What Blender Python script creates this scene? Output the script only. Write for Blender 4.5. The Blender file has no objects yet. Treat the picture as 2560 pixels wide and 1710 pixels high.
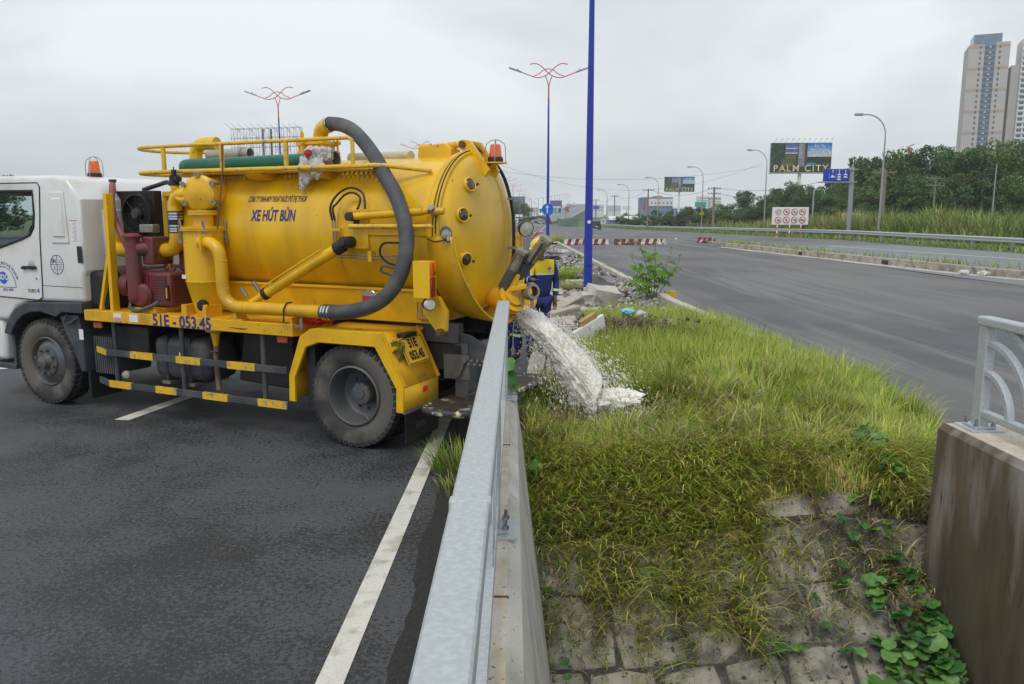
import bpy, bmesh, math, random
import numpy as np
from mathutils import Vector, Matrix, noise as mnoise
SC = bpy.context.scene
COL = SC.collection
random.seed(7); RNG = np.random.default_rng(11)
R = math.radians
# ------------------------------------------------------------------ camera
FPX, CAMH, HOR = 1990.0, 2.2, 535.0            # focal length in photo pixels, eye height, horizon row
PITCH = math.atan((855 - HOR) / FPX)
cam = bpy.data.cameras.new('camera'); cam.sensor_width = 36; cam.lens = FPX / 2560 * 36
cam.clip_start = .05; cam.clip_end = 6000
camo = bpy.data.objects.new('camera', cam); COL.objects.link(camo)
camo.location = (0, 0, CAMH); camo.rotation_euler = (math.pi / 2 - PITCH, 0, 0)
SC.camera = camo
# ------------------------------------------------------------------ overcast sky
SUN_EL, SUN_AZ = R(58), R(200)
wd = bpy.data.worlds.new('World'); SC.world = wd; wd.use_nodes = True
nt = wd.node_tree; nt.nodes.clear(); N = nt.nodes.new; L = nt.links.new
sky = N('ShaderNodeTexSky'); sky.sky_type = 'NISHITA'; sky.sun_disc = False
sky.sun_elevation = SUN_EL; sky.sun_rotation = SUN_AZ; sky.dust_density = 4; sky.air_density = 1.5
b1 = N('ShaderNodeBackground'); b1.inputs[1].default_value = .07; L(sky.outputs[0], b1.inputs[0])
tc = N('ShaderNodeTexCoord'); mp = N('ShaderNodeMapping'); mp.inputs['Scale'].default_value = (1, 1, 2.6)
L(tc.outputs['Generated'], mp.inputs[0])
n1 = N('ShaderNodeTexNoise'); n1.inputs['Scale'].default_value = 1.9; n1.inputs['Detail'].default_value = 5; n1.inputs['Roughness'].default_value = .5
n1.inputs['Distortion'].default_value = .4
L(mp.outputs[0], n1.inputs['Vector'])
cr = N('ShaderNodeValToRGB'); L(n1.outputs['Fac'], cr.inputs[0])
cr.color_ramp.elements[0].position = .34; cr.color_ramp.elements[0].color = (.50, .57, .635, 1)
cr.color_ramp.elements[1].position = .62; cr.color_ramp.elements[1].color = (.88, .915, .945, 1)
b2 = N('ShaderNodeBackground'); b2.inputs[1].default_value = 1.02; L(cr.outputs[0], b2.inputs[0])
mx = N('ShaderNodeMixShader'); mx.inputs[0].default_value = .86
L(b1.outputs[0], mx.inputs[1]); L(b2.outputs[0], mx.inputs[2])
wo = N('ShaderNodeOutputWorld'); L(mx.outputs[0], wo.inputs[0])
sl = bpy.data.lights.new('sun', 'SUN'); sl.energy = 1.1; sl.angle = R(25); sl.color = (1, .97, .92)
so = bpy.data.objects.new('sun', sl); COL.objects.link(so)
so.rotation_euler = (math.pi / 2 - SUN_EL, 0, math.pi - SUN_AZ + math.pi)
so.rotation_euler = Vector((math.sin(SUN_AZ) * math.cos(SUN_EL), math.cos(SUN_AZ) * math.cos(SUN_EL), math.sin(SUN_EL))).to_track_quat('Z', 'Y').to_euler()
vs = SC.view_settings; vs.view_transform = 'Standard'; vs.look = 'None'; vs.gamma = 1; vs.exposure = .22; vs.use_curve_mapping = False
SC.cycles.max_bounces = 6; SC.cycles.transparent_max_bounces = 8; SC.cycles.volume_bounces = 2; SC.cycles.volume_max_steps = 64
# ------------------------------------------------------------------ survey of the site (photo pixel + distance -> metres)
def dip(y): return 0.0 if y < 70 else -(min(y, 170) - 70) * .0108
_cp, _sp = math.cos(PITCH), math.sin(PITCH)
def _ray(u, v):
    a, b = (u - 1280) / FPX, -(v - 855) / FPX
    return a, _cp + b * _sp, -_sp + b * _cp
def at(u, v, y):
    d = _ray(u, v); return Vector((d[0] / d[1] * y, y, CAMH + d[2] / d[1] * y))
def gnd(u, v, z=None):
    d = _ray(u, v); y = 60.0
    for _ in range(60): y = (( dip(y) if z is None else z) - CAMH) / d[2] * d[1]
    return Vector((d[0] / d[1] * y, y, dip(y) if z is None else z))
# ------------------------------------------------------------------ materials
def mat(name, col, rough=.55, metal=0., var=.12, vs=4., col2=None, amt=.5, s2=2., soft=.12, bump=0., bs=60., stretch=None, coat=0., trans=0., spec=None, emit=0., attr=None, alpha=1., transl=0., sss=0., col3=None, amt3=.7, s3=12., ior=None):
    m = bpy.data.materials.new(name); m.use_nodes = True
    t = m.node_tree; n = t.nodes; l = t.links; p = n['Principled BSDF']
    p.inputs['Roughness'].default_value = rough; p.inputs['Metallic'].default_value = metal
    if coat: p.inputs['Coat Weight'].default_value = coat; p.inputs['Coat Roughness'].default_value = .15
    if trans: p.inputs['Transmission Weight'].default_value = trans
    if spec is not None: p.inputs['Specular IOR Level'].default_value = spec
    if ior: p.inputs['IOR'].default_value = ior
    if sss: p.inputs['Subsurface Weight'].default_value = sss; p.inputs['Subsurface Radius'].default_value = (1, .95, .85); p.inputs['Subsurface Scale'].default_value = .06
    if alpha < 1: p.inputs['Alpha'].default_value = alpha
    tcx = n.new('ShaderNodeTexCoord'); vec = tcx.outputs['Object']
    if stretch:
        mpn = n.new('ShaderNodeMapping'); mpn.inputs['Scale'].default_value = stretch; l.new(vec, mpn.inputs[0]); vec = mpn.outputs[0]
    def noise(sc, det=4):
        x = n.new('ShaderNodeTexNoise'); x.inputs['Scale'].default_value = sc; x.inputs['Detail'].default_value = det; l.new(vec, x.inputs['Vector']); return x.outputs['Fac']
    def mix(a, b, f, mode='MIX'):
        x = n.new('ShaderNodeMix'); x.data_type = 'RGBA'; x.blend_type = mode
        for s, q in ((6, a), (7, b), (0, f)):
            if hasattr(q, 'is_linked'): l.new(q, x.inputs[s])
            else: x.inputs[s].default_value = q if not isinstance(q, tuple) else (*q[:3], 1)
        return x.outputs[2]
    def rampf(fac, pos, sf):
        r = n.new('ShaderNodeMapRange'); r.inputs[1].default_value = pos - sf; r.inputs[2].default_value = pos + sf; l.new(fac, r.inputs[0]); return r.outputs[0]
    if attr:
        a = n.new('ShaderNodeAttribute'); a.attribute_name = attr; c = a.outputs['Color']
    else:
        c = tuple(col)
        if var:
            nf = rampf(noise(vs), .5, .28)
            c = mix(tuple(min(1, x * (1 - var)) for x in col), tuple(min(1, x * (1 + var)) for x in col), nf)
    if col2: c = mix(c, tuple(col2), rampf(noise(s2, 7), 1 - amt, soft))
    if col3: c = mix(c, tuple(col3), rampf(noise(s3, 8), amt3, .04))
    if hasattr(c, 'is_linked'): l.new(c, p.inputs['Base Color'])
    else: p.inputs['Base Color'].default_value = (*c[:3], 1)
    if emit:
        p.inputs['Emission Strength'].default_value = emit; p.inputs['Emission Color'].default_value = (*col[:3], 1)
    if bump:
        bn = n.new('ShaderNodeBump'); bn.inputs['Strength'].default_value = bump; bn.inputs['Distance'].default_value = .02
        l.new(noise(bs, 6), bn.inputs['Height']); l.new(bn.outputs[0], p.inputs['Normal'])
    if transl:
        tr = n.new('ShaderNodeBsdfTranslucent'); ms = n.new('ShaderNodeMixShader'); ms.inputs[0].default_value = transl
        if hasattr(c, 'is_linked'): l.new(c, tr.inputs[0])
        else: tr.inputs[0].default_value = (*c[:3], 1)
        l.new(p.outputs[0], ms.inputs[1]); l.new(tr.outputs[0], ms.inputs[2]); l.new(ms.outputs[0], n['Material Output'].inputs[0])
    return m
Y_ = (.78, .452, .005)
M = dict(
 yellow=mat('yellow_paint', Y_, .38, var=.10, vs=1.6, col2=(.46, .24, .012), amt=.38, s2=2.2, soft=.16, col3=(.10, .055, .02), amt3=.715, s3=30, coat=.12),
 yellow_tank=mat('streaked_yellow_paint', (.80, .472, .005), .30, var=.08, vs=1.2, col2=(.52, .30, .014), amt=.43, s2=1.6, soft=.2, stretch=(2.6, .8, .7), col3=(.10, .055, .02), amt3=.725, s3=22, coat=.25),
 yellow_dirty=mat('worn_yellow_paint', (.74, .40, .006), .5, var=.14, vs=3, col2=(.30, .17, .04), amt=.35, s2=3.5, soft=.12, col3=(.05, .04, .035), amt3=.69, s3=22),
 yellow_rail=mat('chipped_yellow_tube', (.74, .44, .015), .45, var=.12, vs=6, col2=(.30, .27, .2), amt=.40, s2=18, soft=.05),
 white=mat('white_cab_paint', (.72, .73, .71), .28, var=.03, vs=2, col2=(.55, .50, .40), amt=.36, s2=1.8, soft=.14, coat=.4),
 grey_plastic=mat('dark_grey_plastic', (.045, .05, .06), .55, var=.2, vs=5, col2=(.10, .10, .10), amt=.42, s2=3),
 black=mat('black_rubber', (.012, .012, .013), .55, var=.2),
 chassis=mat('chassis_black', (.014, .014, .016), .6, var=.3, vs=5, col2=(.05, .043, .036), amt=.38, s2=4),
 steel=mat('galvanized_steel', (.43, .465, .475), .45, metal=.3, var=.05, vs=10, col2=(.51, .545, .555), amt=.46, s2=60, soft=.1, bump=.08, bs=40),
 bolt=mat('bolt_steel', (.33, .35, .36), .35, metal=.9, var=.2),
 chrome=mat('hose_clamp_steel', (.6, .62, .64), .22, metal=1, var=.1),
 hose=mat('black_suction_hose', (.055, .06, .068), .62, var=.2, vs=6, col2=(.13, .125, .115), amt=.40, s2=5, soft=.15),
 tyre=mat('dusty_tyre_rubber', (.035, .034, .034), .75, var=.2, vs=8, col2=(.115, .105, .09), amt=.50, s2=2.6, soft=.07, bump=.15, bs=60),
 tyre_tread=mat('tyre_tread_rubber', (.022, .022, .023), .8, var=.25, vs=10),
 rim=mat('grey_wheel_rim', (.10, .115, .13), .5, metal=.2, var=.2, vs=6, col2=(.13, .11, .09), amt=.45, s2=4),
 red=mat('red_pump_paint', (.16, .024, .026), .5, var=.2, vs=3, col2=(.10, .06, .055), amt=.42, s2=3.2, soft=.15),
 redhose=mat('faded_red_hose', (.24, .07, .065), .6, var=.15),
 rust=mat('rusty_iron', (.12, .055, .03), .8, var=.4, vs=12),
 navy=mat('navy_lettering', (.03, .03, .20), .5, var=.05),
 inkdark=mat('dark_lettering', (.02, .018, .045), .5, var=0),
 inkblack=mat('black_lettering', (.01, .01, .01), .5, var=0),
 orange=mat('orange_beacon_lens', (.95, .16, .01), .12, var=.1, vs=20, trans=.35, coat=.5),
 lens_orange=mat('orange_lamp_lens', (.75, .10, .01), .2, var=.2, vs=30, coat=.5),
 lens_red=mat('red_lamp_lens', (.28, .008, .01), .2, var=.2, vs=30, coat=.5),
 lens_clear=mat('clear_lamp_glass', (.55, .55, .48), .12, var=.2, vs=20, coat=.5),
 reflector=mat('faded_red_reflector', (.45, .09, .05), .35, var=.2),
 glass=mat('cab_glass', (.75, .82, .82), .03, var=0, trans=1., ior=1.05),
 interior=mat('dark_interior', (.03, .032, .035), .7, var=.2),
 green_hose=mat('green_pvc_hose', (.006, .13, .075), .4, var=.2, vs=5, col2=(.10, .13, .10), amt=.36, s2=4),
 grey_hose=mat('grey_ribbed_hose', (.36, .36, .31), .5, var=.15, vs=6, col2=(.2, .18, .14), amt=.38, s2=5),
 alu=mat('cast_aluminium', (.30, .28, .25), .45, metal=.7, var=.2, vs=12),
 olive=mat('dirty_grey_cylinder', (.30, .28, .22), .5, metal=.35, var=.25, vs=6, col2=(.06, .055, .045), amt=.42, s2=6),
 plastic_bag=mat('white_plastic_bag', (.75, .74, .72), .35, var=.08, transl=.35),
 redcloth=mat('red_bag', (.5, .012, .012), .5, var=.2),
 asphalt=mat('dark_asphalt', (.030, .032, .035), .6, var=.35, vs=40, col2=(.095, .098, .102), amt=.47, s2=19, soft=.09, bump=.6, bs=150, col3=(.24, .24, .23), amt3=.68, s3=110, stretch=(.8, 1, 1)),
 line=mat('worn_white_road_paint', (.66, .64, .57), .65, var=.06, vs=9, col2=(.40, .37, .31), amt=.40, s2=7, soft=.1, bump=.3, bs=80),
 concrete=mat('pale_concrete', (.52, .49, .44), .85, var=.12, vs=3, col2=(.33, .30, .26), amt=.40, s2=2.2, soft=.14, col3=(.16, .14, .12), amt3=.67, s3=34, bump=.3, bs=70),
 concrete_top=mat('sandy_concrete_top', (.55, .47, .36), .85, var=.15, vs=8, col2=(.60, .57, .52), amt=.42, s2=4, col3=(.20, .15, .11), amt3=.66, s3=40, bump=.4, bs=80),
 concrete_stained=mat('stained_concrete', (.105, .08, .05), .8, var=.4, vs=3.5, col2=(.30, .28, .25), amt=.36, s2=1.5, soft=.09, stretch=(1.6, 2.2, .45), col3=(.06, .05, .04), amt3=.66, s3=9, bump=.3, bs=50),
 kerb=mat('weathered_kerb', (.42, .38, .32), .85, var=.18, vs=4, col2=(.22, .19, .16), amt=.42, s2=2.5, col3=(.1, .09, .08), amt3=.68, s3=20, bump=.3, bs=40),
 kerb_pale=mat('pale_kerb', (.50, .46, .38), .85, var=.16, vs=3, col2=(.30, .26, .21), amt=.40, s2=2.2, col3=(.1, .09, .08), amt3=.68, s3=20, bump=.3, bs=40),
 stone=mat('pitching_stone', (.36, .335, .28), .8, var=.22, vs=2.6, col2=(.10, .098, .08), amt=.47, s2=3.6, soft=.10, col3=(.035, .035, .03), amt3=.63, s3=22, bump=.5, bs=30),
 mortar=mat('dark_mortar', (.075, .072, .068), .9, var=.5, vs=7, col2=(.17, .16, .145), amt=.38, s2=9, bump=.6, bs=60),
 soil=mat('soil', (.075, .06, .04), .95, var=.4, vs=6, bump=.5, bs=30),
 gravel=mat('grey_gravel', (.24, .23, .22), .9, var=.4, vs=3, bump=.4, bs=30),
 grass=mat('grass_blades', (.1, .2, .03), .55, attr='Col', transl=.28),
 leaf=mat('vine_leaf', (.065, .17, .035), .5, var=.3, vs=9, transl=.2),
 leaf2=mat('castor_leaf', (.20, .38, .06), .45, var=.35, vs=7, transl=.3),
 stemg=mat('green_stem', (.14, .22, .06), .6, var=.3),
 stemd=mat('brown_stem', (.09, .06, .035), .8, var=.3),
 blue=mat('blue_pole_paint', (.012, .030, .34), .42, var=.10, vs=2),
 redp=mat('red_arm_paint', (.55, .07, .05), .45, var=.1),
 greyp=mat('galvanized_pole', (.32, .34, .35), .5, metal=.3, var=.12),
 wood=mat('concrete_utility_pole', (.22, .19, .15), .9, var=.2),
 wire=mat('wire', (.03, .03, .03), .6, var=0),
 skin=mat('skin', (.17, .075, .045), .5, var=.1),
 cloth=mat('blue_workwear', (.012, .022, .135), .8, var=.25, vs=8, bump=.4, bs=18),
 hivis=mat('yellow_workwear', (.62, .48, .01), .7, var=.12),
 refl=mat('reflective_tape', (.55, .75, .35), .4, var=.05),
 helmet=mat('yellow_helmet', (.85, .55, .005), .25, var=.03, coat=.5),
 bluesign=mat('blue_sign', (.008, .04, .42), .4, var=.06),
 skysign=mat('bright_blue_sign', (.01, .12, .55), .4, var=.05),
 greensign=mat('green_sign', (.01, .28, .13), .4, var=.06),
 whites=mat('white_sign', (.75, .76, .75), .45, var=.04),
 reds=mat('red_sign', (.55, .012, .02), .45, var=.05),
 yels=mat('yellow_sign', (.75, .38, .01), .45, var=.05),
 purple=mat('purple_sign', (.07, .02, .30), .45, var=.05),
 grn_fence=mat('green_hoarding', (.10, .20, .15), .6, var=.15),
 carblack=mat('black_car_paint', (.012, .013, .015), .2, var=0, coat=.6),
 cardark=mat('tinted_glass', (.02, .025, .03), .08, var=0),
 carwhite=mat('white_car_paint', (.70, .71, .72), .3, var=0, coat=.4),
 carsilver=mat('silver_car_paint', (.38, .40, .42), .3, metal=.3, var=0, coat=.4),
 carred=mat('red_machine_paint', (.35, .03, .02), .4, var=.1),
 bark=mat('bark', (.10, .08, .06), .9, var=.3),
 crown=mat('tree_leaves', (.04, .10, .025), .6, attr='Col', transl=.2),
 teal=mat('teal_sheet', (.02, .35, .30), .5, var=.2),
)
# ------------------------------------------------------------------ mesh builder
class MB:
    def __init__(s): s.v = []; s.f = []
    def add(s, vs, fs):
        o = len(s.v); s.v += [tuple(q) for q in vs]; s.f += [tuple(i + o for i in q) for q in fs]; return s
    def bx(s, x0, x1, y0, y1, z0, z1, mtx=None):
        vs = [Vector((x, y, z)) for x in (x0, x1) for y in (y0, y1) for z in (z0, z1)]
        if mtx is not None: vs = [mtx @ q for q in vs]
        return s.add(vs, [(0, 1, 3, 2), (4, 6, 7, 5), (0, 4, 5, 1), (2, 3, 7, 6), (0, 2, 6, 4), (1, 5, 7, 3)])
    def bar(s, p, q, w, h, up=(0, 0, 1)):
        p, q = Vector(p), Vector(q); d = (q - p); ln = d.length; d.normalize(); up = Vector(up)
        if abs(d.dot(up)) > .98: up = Vector((1, 0, 0))
        sx = d.cross(up).normalized(); uz = sx.cross(d)
        m = Matrix((( d.x, sx.x, uz.x, p.x), (d.y, sx.y, uz.y, p.y), (d.z, sx.z, uz.z, p.z), (0, 0, 0, 1)))
        return s.bx(0, ln, -w / 2, w / 2, -h / 2, h / 2, m)
    def ring_frames(s, pts):
        P = [Vector(q) for q in pts]; T = []
        for i in range(len(P)):
            t = P[min(i + 1, len(P) - 1)] - P[max(i - 1, 0)]; T.append(t.normalized())
        up = Vector((0, 0, 1)) if abs(T[0].z) < .9 else Vector((1, 0, 0)); n = (up - T[0] * up.dot(T[0])).normalized(); out = []
        for p, t in zip(P, T):
            n = (n - t * n.dot(t)).normalized(); out.append((p, n, t.cross(n)))
        return out
    def tube(s, pts, r, n=10, caps=True, flat=1.):
        fr = s.ring_frames(pts); k = len(fr); rr = r if hasattr(r, '__len__') else [r] * k; o = len(s.v)
        for (p, a, b), q in zip(fr, rr):
            for j in range(n):
                t = 2 * math.pi * j / n; s.v.append(tuple(p + a * (math.cos(t) * q) + b * (math.sin(t) * q * flat)))
        for i in range(k - 1):
            for j in range(n):
                s.f.append((o + i * n + j, o + i * n + (j + 1) % n, o + (i + 1) * n + (j + 1) % n, o + (i + 1) * n + j))
        if caps: s.f.append(tuple(o + j for j in reversed(range(n)))); s.f.append(tuple(o + (k - 1) * n + j for j in range(n)))
        return s
    def cyl(s, p, q, r, r2=None, n=16, caps=True): return s.tube([p, q], [r, r if r2 is None else r2], n, caps)
    def lathe(s, prof, org, axis=(0, 0, 1), n=24, a0=0., a1=2 * math.pi):
        ax = Vector(axis).normalized(); u = Vector((1, 0, 0)) if abs(ax.x) < .8 else Vector((0, 1, 0)); u = (u - ax * u.dot(ax)).normalized(); w = ax.cross(u); org = Vector(org)
        full = abs(a1 - a0 - 2 * math.pi) < 1e-6; m = n if full else n + 1; o = len(s.v)
        for (r, h) in prof:
            for j in range(m):
                t = a0 + (a1 - a0) * j / n; s.v.append(tuple(org + ax * h + u * (r * math.cos(t)) + w * (r * math.sin(t))))
        for i in range(len(prof) - 1):
            for j in range(n):
                jj = (j + 1) % m; s.f.append((o + i * m + j, o + i * m + jj, o + (i + 1) * m + jj, o + (i + 1) * m + j))
        return s
    def prism(s, poly, fn0, fn1):
        n = len(poly); vs = [fn0(*q) for q in poly] + [fn1(*q) for q in poly]
        return s.add(vs, [tuple(range(n)), tuple(range(2 * n - 1, n - 1, -1))] + [(i, i + n, (i + 1) % n + n, (i + 1) % n) for i in range(n)])
    def xz(s, poly, y0, y1): return s.prism(poly, lambda x, z: (x, y0, z), lambda x, z: (x, y1, z))
    def mesh(s, name, smooth=35):
        me = bpy.data.meshes.new(name); me.from_pydata(s.v, [], s.f); 
        bm = bmesh.new(); bm.from_mesh(me); bmesh.ops.recalc_face_normals(bm, faces=bm.faces); bm.to_mesh(me); bm.free()
        if smooth:
            me.polygons.foreach_set('use_smooth', [True] * len(me.polygons)); me.set_sharp_from_angle(angle=R(smooth))
        return me
    def build(s, name, m, parent=None, smooth=35, bevel=0, bseg=2):
        return put(name, s.mesh(name, smooth), m, parent, bevel, bseg)
def put(name, me, m, parent=None, bevel=0, bseg=2):
    o = bpy.data.objects.new(name, me); COL.objects.link(o)
    if m is not None and not me.materials: me.materials.append(M[m] if isinstance(m, str) else m)
    if parent: o.parent = parent
    if bevel:
        b = o.modifiers.new('bevel', 'BEVEL'); b.width = bevel; b.segments = bseg; b.limit_method = 'ANGLE'; b.angle_limit = R(40)
    return o
def tag(o, label, cat, group=None, kind=None):
    o['label'] = label; o['category'] = cat
    if group: o['group'] = group
    if kind: o['kind'] = kind
    return o
def thing(name, label, cat, loc=(0, 0, 0), rz=0., group=None):
    o = bpy.data.objects.new(name, None); COL.objects.link(o); o.empty_display_size = .2
    o.location = loc; o.rotation_euler = (0, 0, rz); return tag(o, label, cat, group)
def struct(o, label, cat='ground'): return tag(o, label, cat, kind='structure')
def clone(o, parent=None):
    c = o.copy(); COL.objects.link(c); c.parent = parent
    for ch in o.children: clone(ch, c)
    return c
def spl(pts, n=8):
    P = [Vector(p) for p in pts]; P = [P[0] * 2 - P[1]] + P + [P[-1] * 2 - P[-2]]; out = []
    for i in range(1, len(P) - 2):
        a, b, c, d = P[i - 1:i + 3]
        for k in range(n):
            t = k / n; out.append(.5 * ((2 * b) + (c - a) * t + (2 * a - 5 * b + 4 * c - d) * t * t + (3 * b - a - 3 * c + d) * t ** 3))
    return out + [P[-2]]
_TX = {}
def textmesh(body, size=1., sx=1., bold=0., shear=0., extr=0., align='CENTER', spacing=1.):
    cu = bpy.data.curves.new('lettering', 'FONT'); cu.body = body; cu.size = size; cu.align_x = align; cu.align_y = 'CENTER'; cu.offset = bold * size; cu.shear = shear; cu.extrude = extr; cu.space_character = spacing
    cu.resolution_u = 3
    o = bpy.data.objects.new('lettering', cu); COL.objects.link(o)
    me = bpy.data.meshes.new_from_object(o.evaluated_get(bpy.context.evaluated_depsgraph_get()))
    bpy.data.objects.remove(o); bpy.data.curves.remove(cu)
    for v in me.vertices: v.co.x *= sx
    me.materials.clear(); return me
def letter(me, m, parent, org, ux, uy, name='lettering'):
    """lay a text mesh on a flat face: ux runs along the words, uy up"""
    ux, uy = Vector(ux).normalized(), Vector(uy).normalized(); me = me.copy(); org = Vector(org)
    for v in me.vertices: v.co = org + ux * v.co.x + uy * v.co.y + ux.cross(uy) * v.co.z
    return put(name, me, m, parent)
TX = {k: textmesh(*a, **kw) for k, (a, kw) in dict(
    company=(('CÔNG TY TNHH MTV THOÁT NƯỚC ĐÔ THỊ TP.HCM', .09), dict(sx=.335, bold=.018, shear=.25)),
    truckname=(('XE HÚT BÙN', .155), dict(sx=.62, bold=.03, shear=.08)),
    number=(('51E - 053.45', .175), dict(sx=.93, bold=.03)),
    plate1=(('51E', .115), dict(sx=.85, bold=.05)), plate2=(('053.45', .115), dict(sx=.78, bold=.05)),
    n3=(('3N', .07), dict(sx=.85, bold=.02)), tltb=(('TLTB\n10,000 kg', .024), dict(sx=.75)), tlgp=(('TLGP\n5,000 kg', .024), dict(sx=.75)), tlbt=(('TLBT\n9,605 kg', .024), dict(sx=.75)),
    euro=(('EURO', .055), dict(bold=.03)), four=(('4', .075), dict(bold=.04)), udc=(('UDC', .085), dict(bold=.03)), phone=(('3823 0890', .045), dict(bold=.015)),
    arch=(('THOÁT NƯỚC ĐÔ THỊ TP.HCM', .05), dict(sx=.9, bold=.015)), mirror=(('ĐÔ THỊ TP.HCM', .16), dict(sx=.7, bold=.03)), san=(('SAN', .10), dict(bold=.02)),
    palm=(('PALM CITY', 2.3), dict(bold=.006, spacing=1.25)), dothi=(('Đô Thị\nNghỉ Dưỡng', .95), dict()), sixty=(('60', .42), dict(bold=.02)),
).items()}
# ================================================================== ground, roads, median, bridge walls
def lerp_tab(tab, y):
    for (a, b), (c, d) in zip(tab, tab[1:]):
        if y <= c: return b + (d - b) * max(0, (y - a)) / (c - a)
    return tab[-1][1]
MED_L = [(5, -.05), (8, .05), (12, .3), (16, .45), (41, .9), (57, 1.3), (97, 3.05), (98, 3.1)]
MED_R = [(5, 3.2), (6.3, 3.35), (7.6, 4.0), (9.7, 4.35), (14, 4.05), (21.4, 3.84), (58.9, 3.41), (97, 3.2), (98, 3.1)]
SLOPE_Y, SLOPE_K = 6.3, .64
def gz(x, y):
    """height of the median ground"""
    z = .05 + .05 * mnoise.noise((x * .9, y * .7, 3.1)) + .24 * math.exp(-((x - 2.4) ** 2 / 1.5 + (y - 9.2) ** 2 / 5))
    if 11 < y < 16: z += .16 * math.exp(-((x - 2.2) ** 2 / .7 + (y - 13.2) ** 2 / .9))
    e = SLOPE_Y + .12 * math.sin(x * 1.7)
    if y < e + .5:
        t = e + .5 - y; z -= SLOPE_K * (t * t if t < .5 else (t - .25)) 
    return z
def sheet(name, m, rows, label, cat='ground', lift=0.):
    """rows: list of (y, [x...]); a sheet that follows the fall of the site"""
    mb = MB(); k = len(rows[0][1])
    for y, xs in rows: mb.v += [(x, y, dip(y) + lift) for x in xs]
    for i in range(len(rows) - 1):
        for j in range(k - 1): mb.f.append((i * k + j, i * k + j + 1, (i + 1) * k + j + 1, (i + 1) * k + j))
    return struct(mb.build(name, m, smooth=0), label, cat)
def road_light():
    m = mat('grey_asphalt', (.092, .093, .097), .7, var=.20, vs=1.2, bump=.45, bs=110, col2=(.15, .146, .14), amt=.47, s2=.12, soft=.10, col3=(.30, .29, .27), amt3=.73, s3=60)
    t = m.node_tree; n = t.nodes; l = t.links; p = n['Principled BSDF']
    # dark tyre scuffs that sweep along the lanes
    tcx = n.new('ShaderNodeTexCoord'); mp = n.new('ShaderNodeMapping'); mp.inputs['Rotation'].default_value = (0, 0, R(-2)); mp.inputs['Scale'].default_value = (.8, .05, 1)
    l.new(tcx.outputs['Object'], mp.inputs[0]); nz = n.new('ShaderNodeTexNoise'); nz.inputs['Scale'].default_value = 1.5; nz.inputs['Detail'].default_value = 7; nz.inputs['Roughness'].default_value = .65; nz.inputs['Distortion'].default_value = .3
    l.new(mp.outputs[0], nz.inputs['Vector']); r = n.new('ShaderNodeMapRange'); r.inputs[1].default_value = .50; r.inputs[2].default_value = .60; l.new(nz.outputs['Fac'], r.inputs[0])
    src = p.inputs['Base Color'].links[0].from_socket; x = n.new('ShaderNodeMix'); x.data_type = 'RGBA'; l.new(r.outputs[0], x.inputs[0]); l.new(src, x.inputs[6]); x.inputs[7].default_value = (.165, .16, .152, 1); l.new(x.outputs[2], p.inputs['Base Color'])
    return m
M['asphalt2'] = road_light()
def road_dark():
    m = mat('mottled_asphalt', (.072, .075, .081), .55, var=.22, vs=5, bump=.3, bs=120)
    t = m.node_tree; n = t.nodes; l = t.links; p = n['Principled BSDF']; tcx = n.new('ShaderNodeTexCoord')
    def nz(sc, det, ro=.5): x = n.new('ShaderNodeTexNoise'); x.inputs['Scale'].default_value = sc; x.inputs['Detail'].default_value = det; x.inputs['Roughness'].default_value = ro; l.new(tcx.outputs['Object'], x.inputs['Vector']); return x.outputs['Fac']
    def ma(op, a, b_):
        x = n.new('ShaderNodeMath'); x.operation = op
        for i, q in enumerate((a, b_)):
            if hasattr(q, 'is_linked'): l.new(q, x.inputs[i])
            else: x.inputs[i].default_value = q
        return x.outputs[0]
    f = ma('ADD', nz(34, 8, .75), ma('MULTIPLY', ma('SUBTRACT', nz(.75, 4), .5), .55)); f = ma('ADD', f, ma('MULTIPLY', ma('SUBTRACT', nz(5, 3), .5), .22))
    r = n.new('ShaderNodeMapRange'); r.inputs[1].default_value = .48; r.inputs[2].default_value = .54; l.new(f, r.inputs[0])
    src = p.inputs['Base Color'].links[0].from_socket; x = n.new('ShaderNodeMix'); x.data_type = 'RGBA'; l.new(r.outputs[0], x.inputs[0]); l.new(src, x.inputs[6]); x.inputs[7].default_value = (.024, .025, .027, 1)
    r2 = n.new('ShaderNodeMapRange'); r2.inputs[1].default_value = .70; r2.inputs[2].default_value = .74; l.new(nz(120, 2), r2.inputs[0]); x2 = n.new('ShaderNodeMix'); x2.data_type = 'RGBA'; l.new(r2.outputs[0], x2.inputs[0]); l.new(x.outputs[2], x2.inputs[6]); x2.inputs[7].default_value = (.22, .22, .21, 1); l.new(x2.outputs[2], p.inputs['Base Color'])
    r3 = n.new('ShaderNodeMapRange'); r3.inputs[3].default_value = .78; r3.inputs[4].default_value = .58; l.new(r.outputs[0], r3.inputs[0]); l.new(r3.outputs[0], p.inputs['Roughness'])
    return m
M['asphalt'] = road_dark()
M['asphalt3'] = mat('blue_grey_asphalt', (.175, .185, .195), .65, var=.14, vs=.8, bump=.2, bs=100)
M['earth'] = mat('weedy_ground', (.075, .11, .03), .95, var=.4, vs=.5, col2=(.13, .11, .06), amt=.42, s2=.2)
GRX = [(10, 30.6), (46, 30), (63, 29.4), (95, 29.1), (133, 29), (160, 28.6), (185, 26.5), (205, 22.5), (230, 18)]
YS = [-14, 0, 3, 5, 6.3, 7.6, 9.7, 12, 14, 16, 21.4, 30, 41, 50, 57, 70, 85, 97, 120, 150, 170, 210, 260]
sheet('road', 'asphalt', [(y, [-60, -20, min(lerp_tab(MED_L, y), 3.1) if y > 5 else -.05]) for y in YS], 'dark mottled asphalt carriageway under the yellow tanker', 'road')
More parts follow.
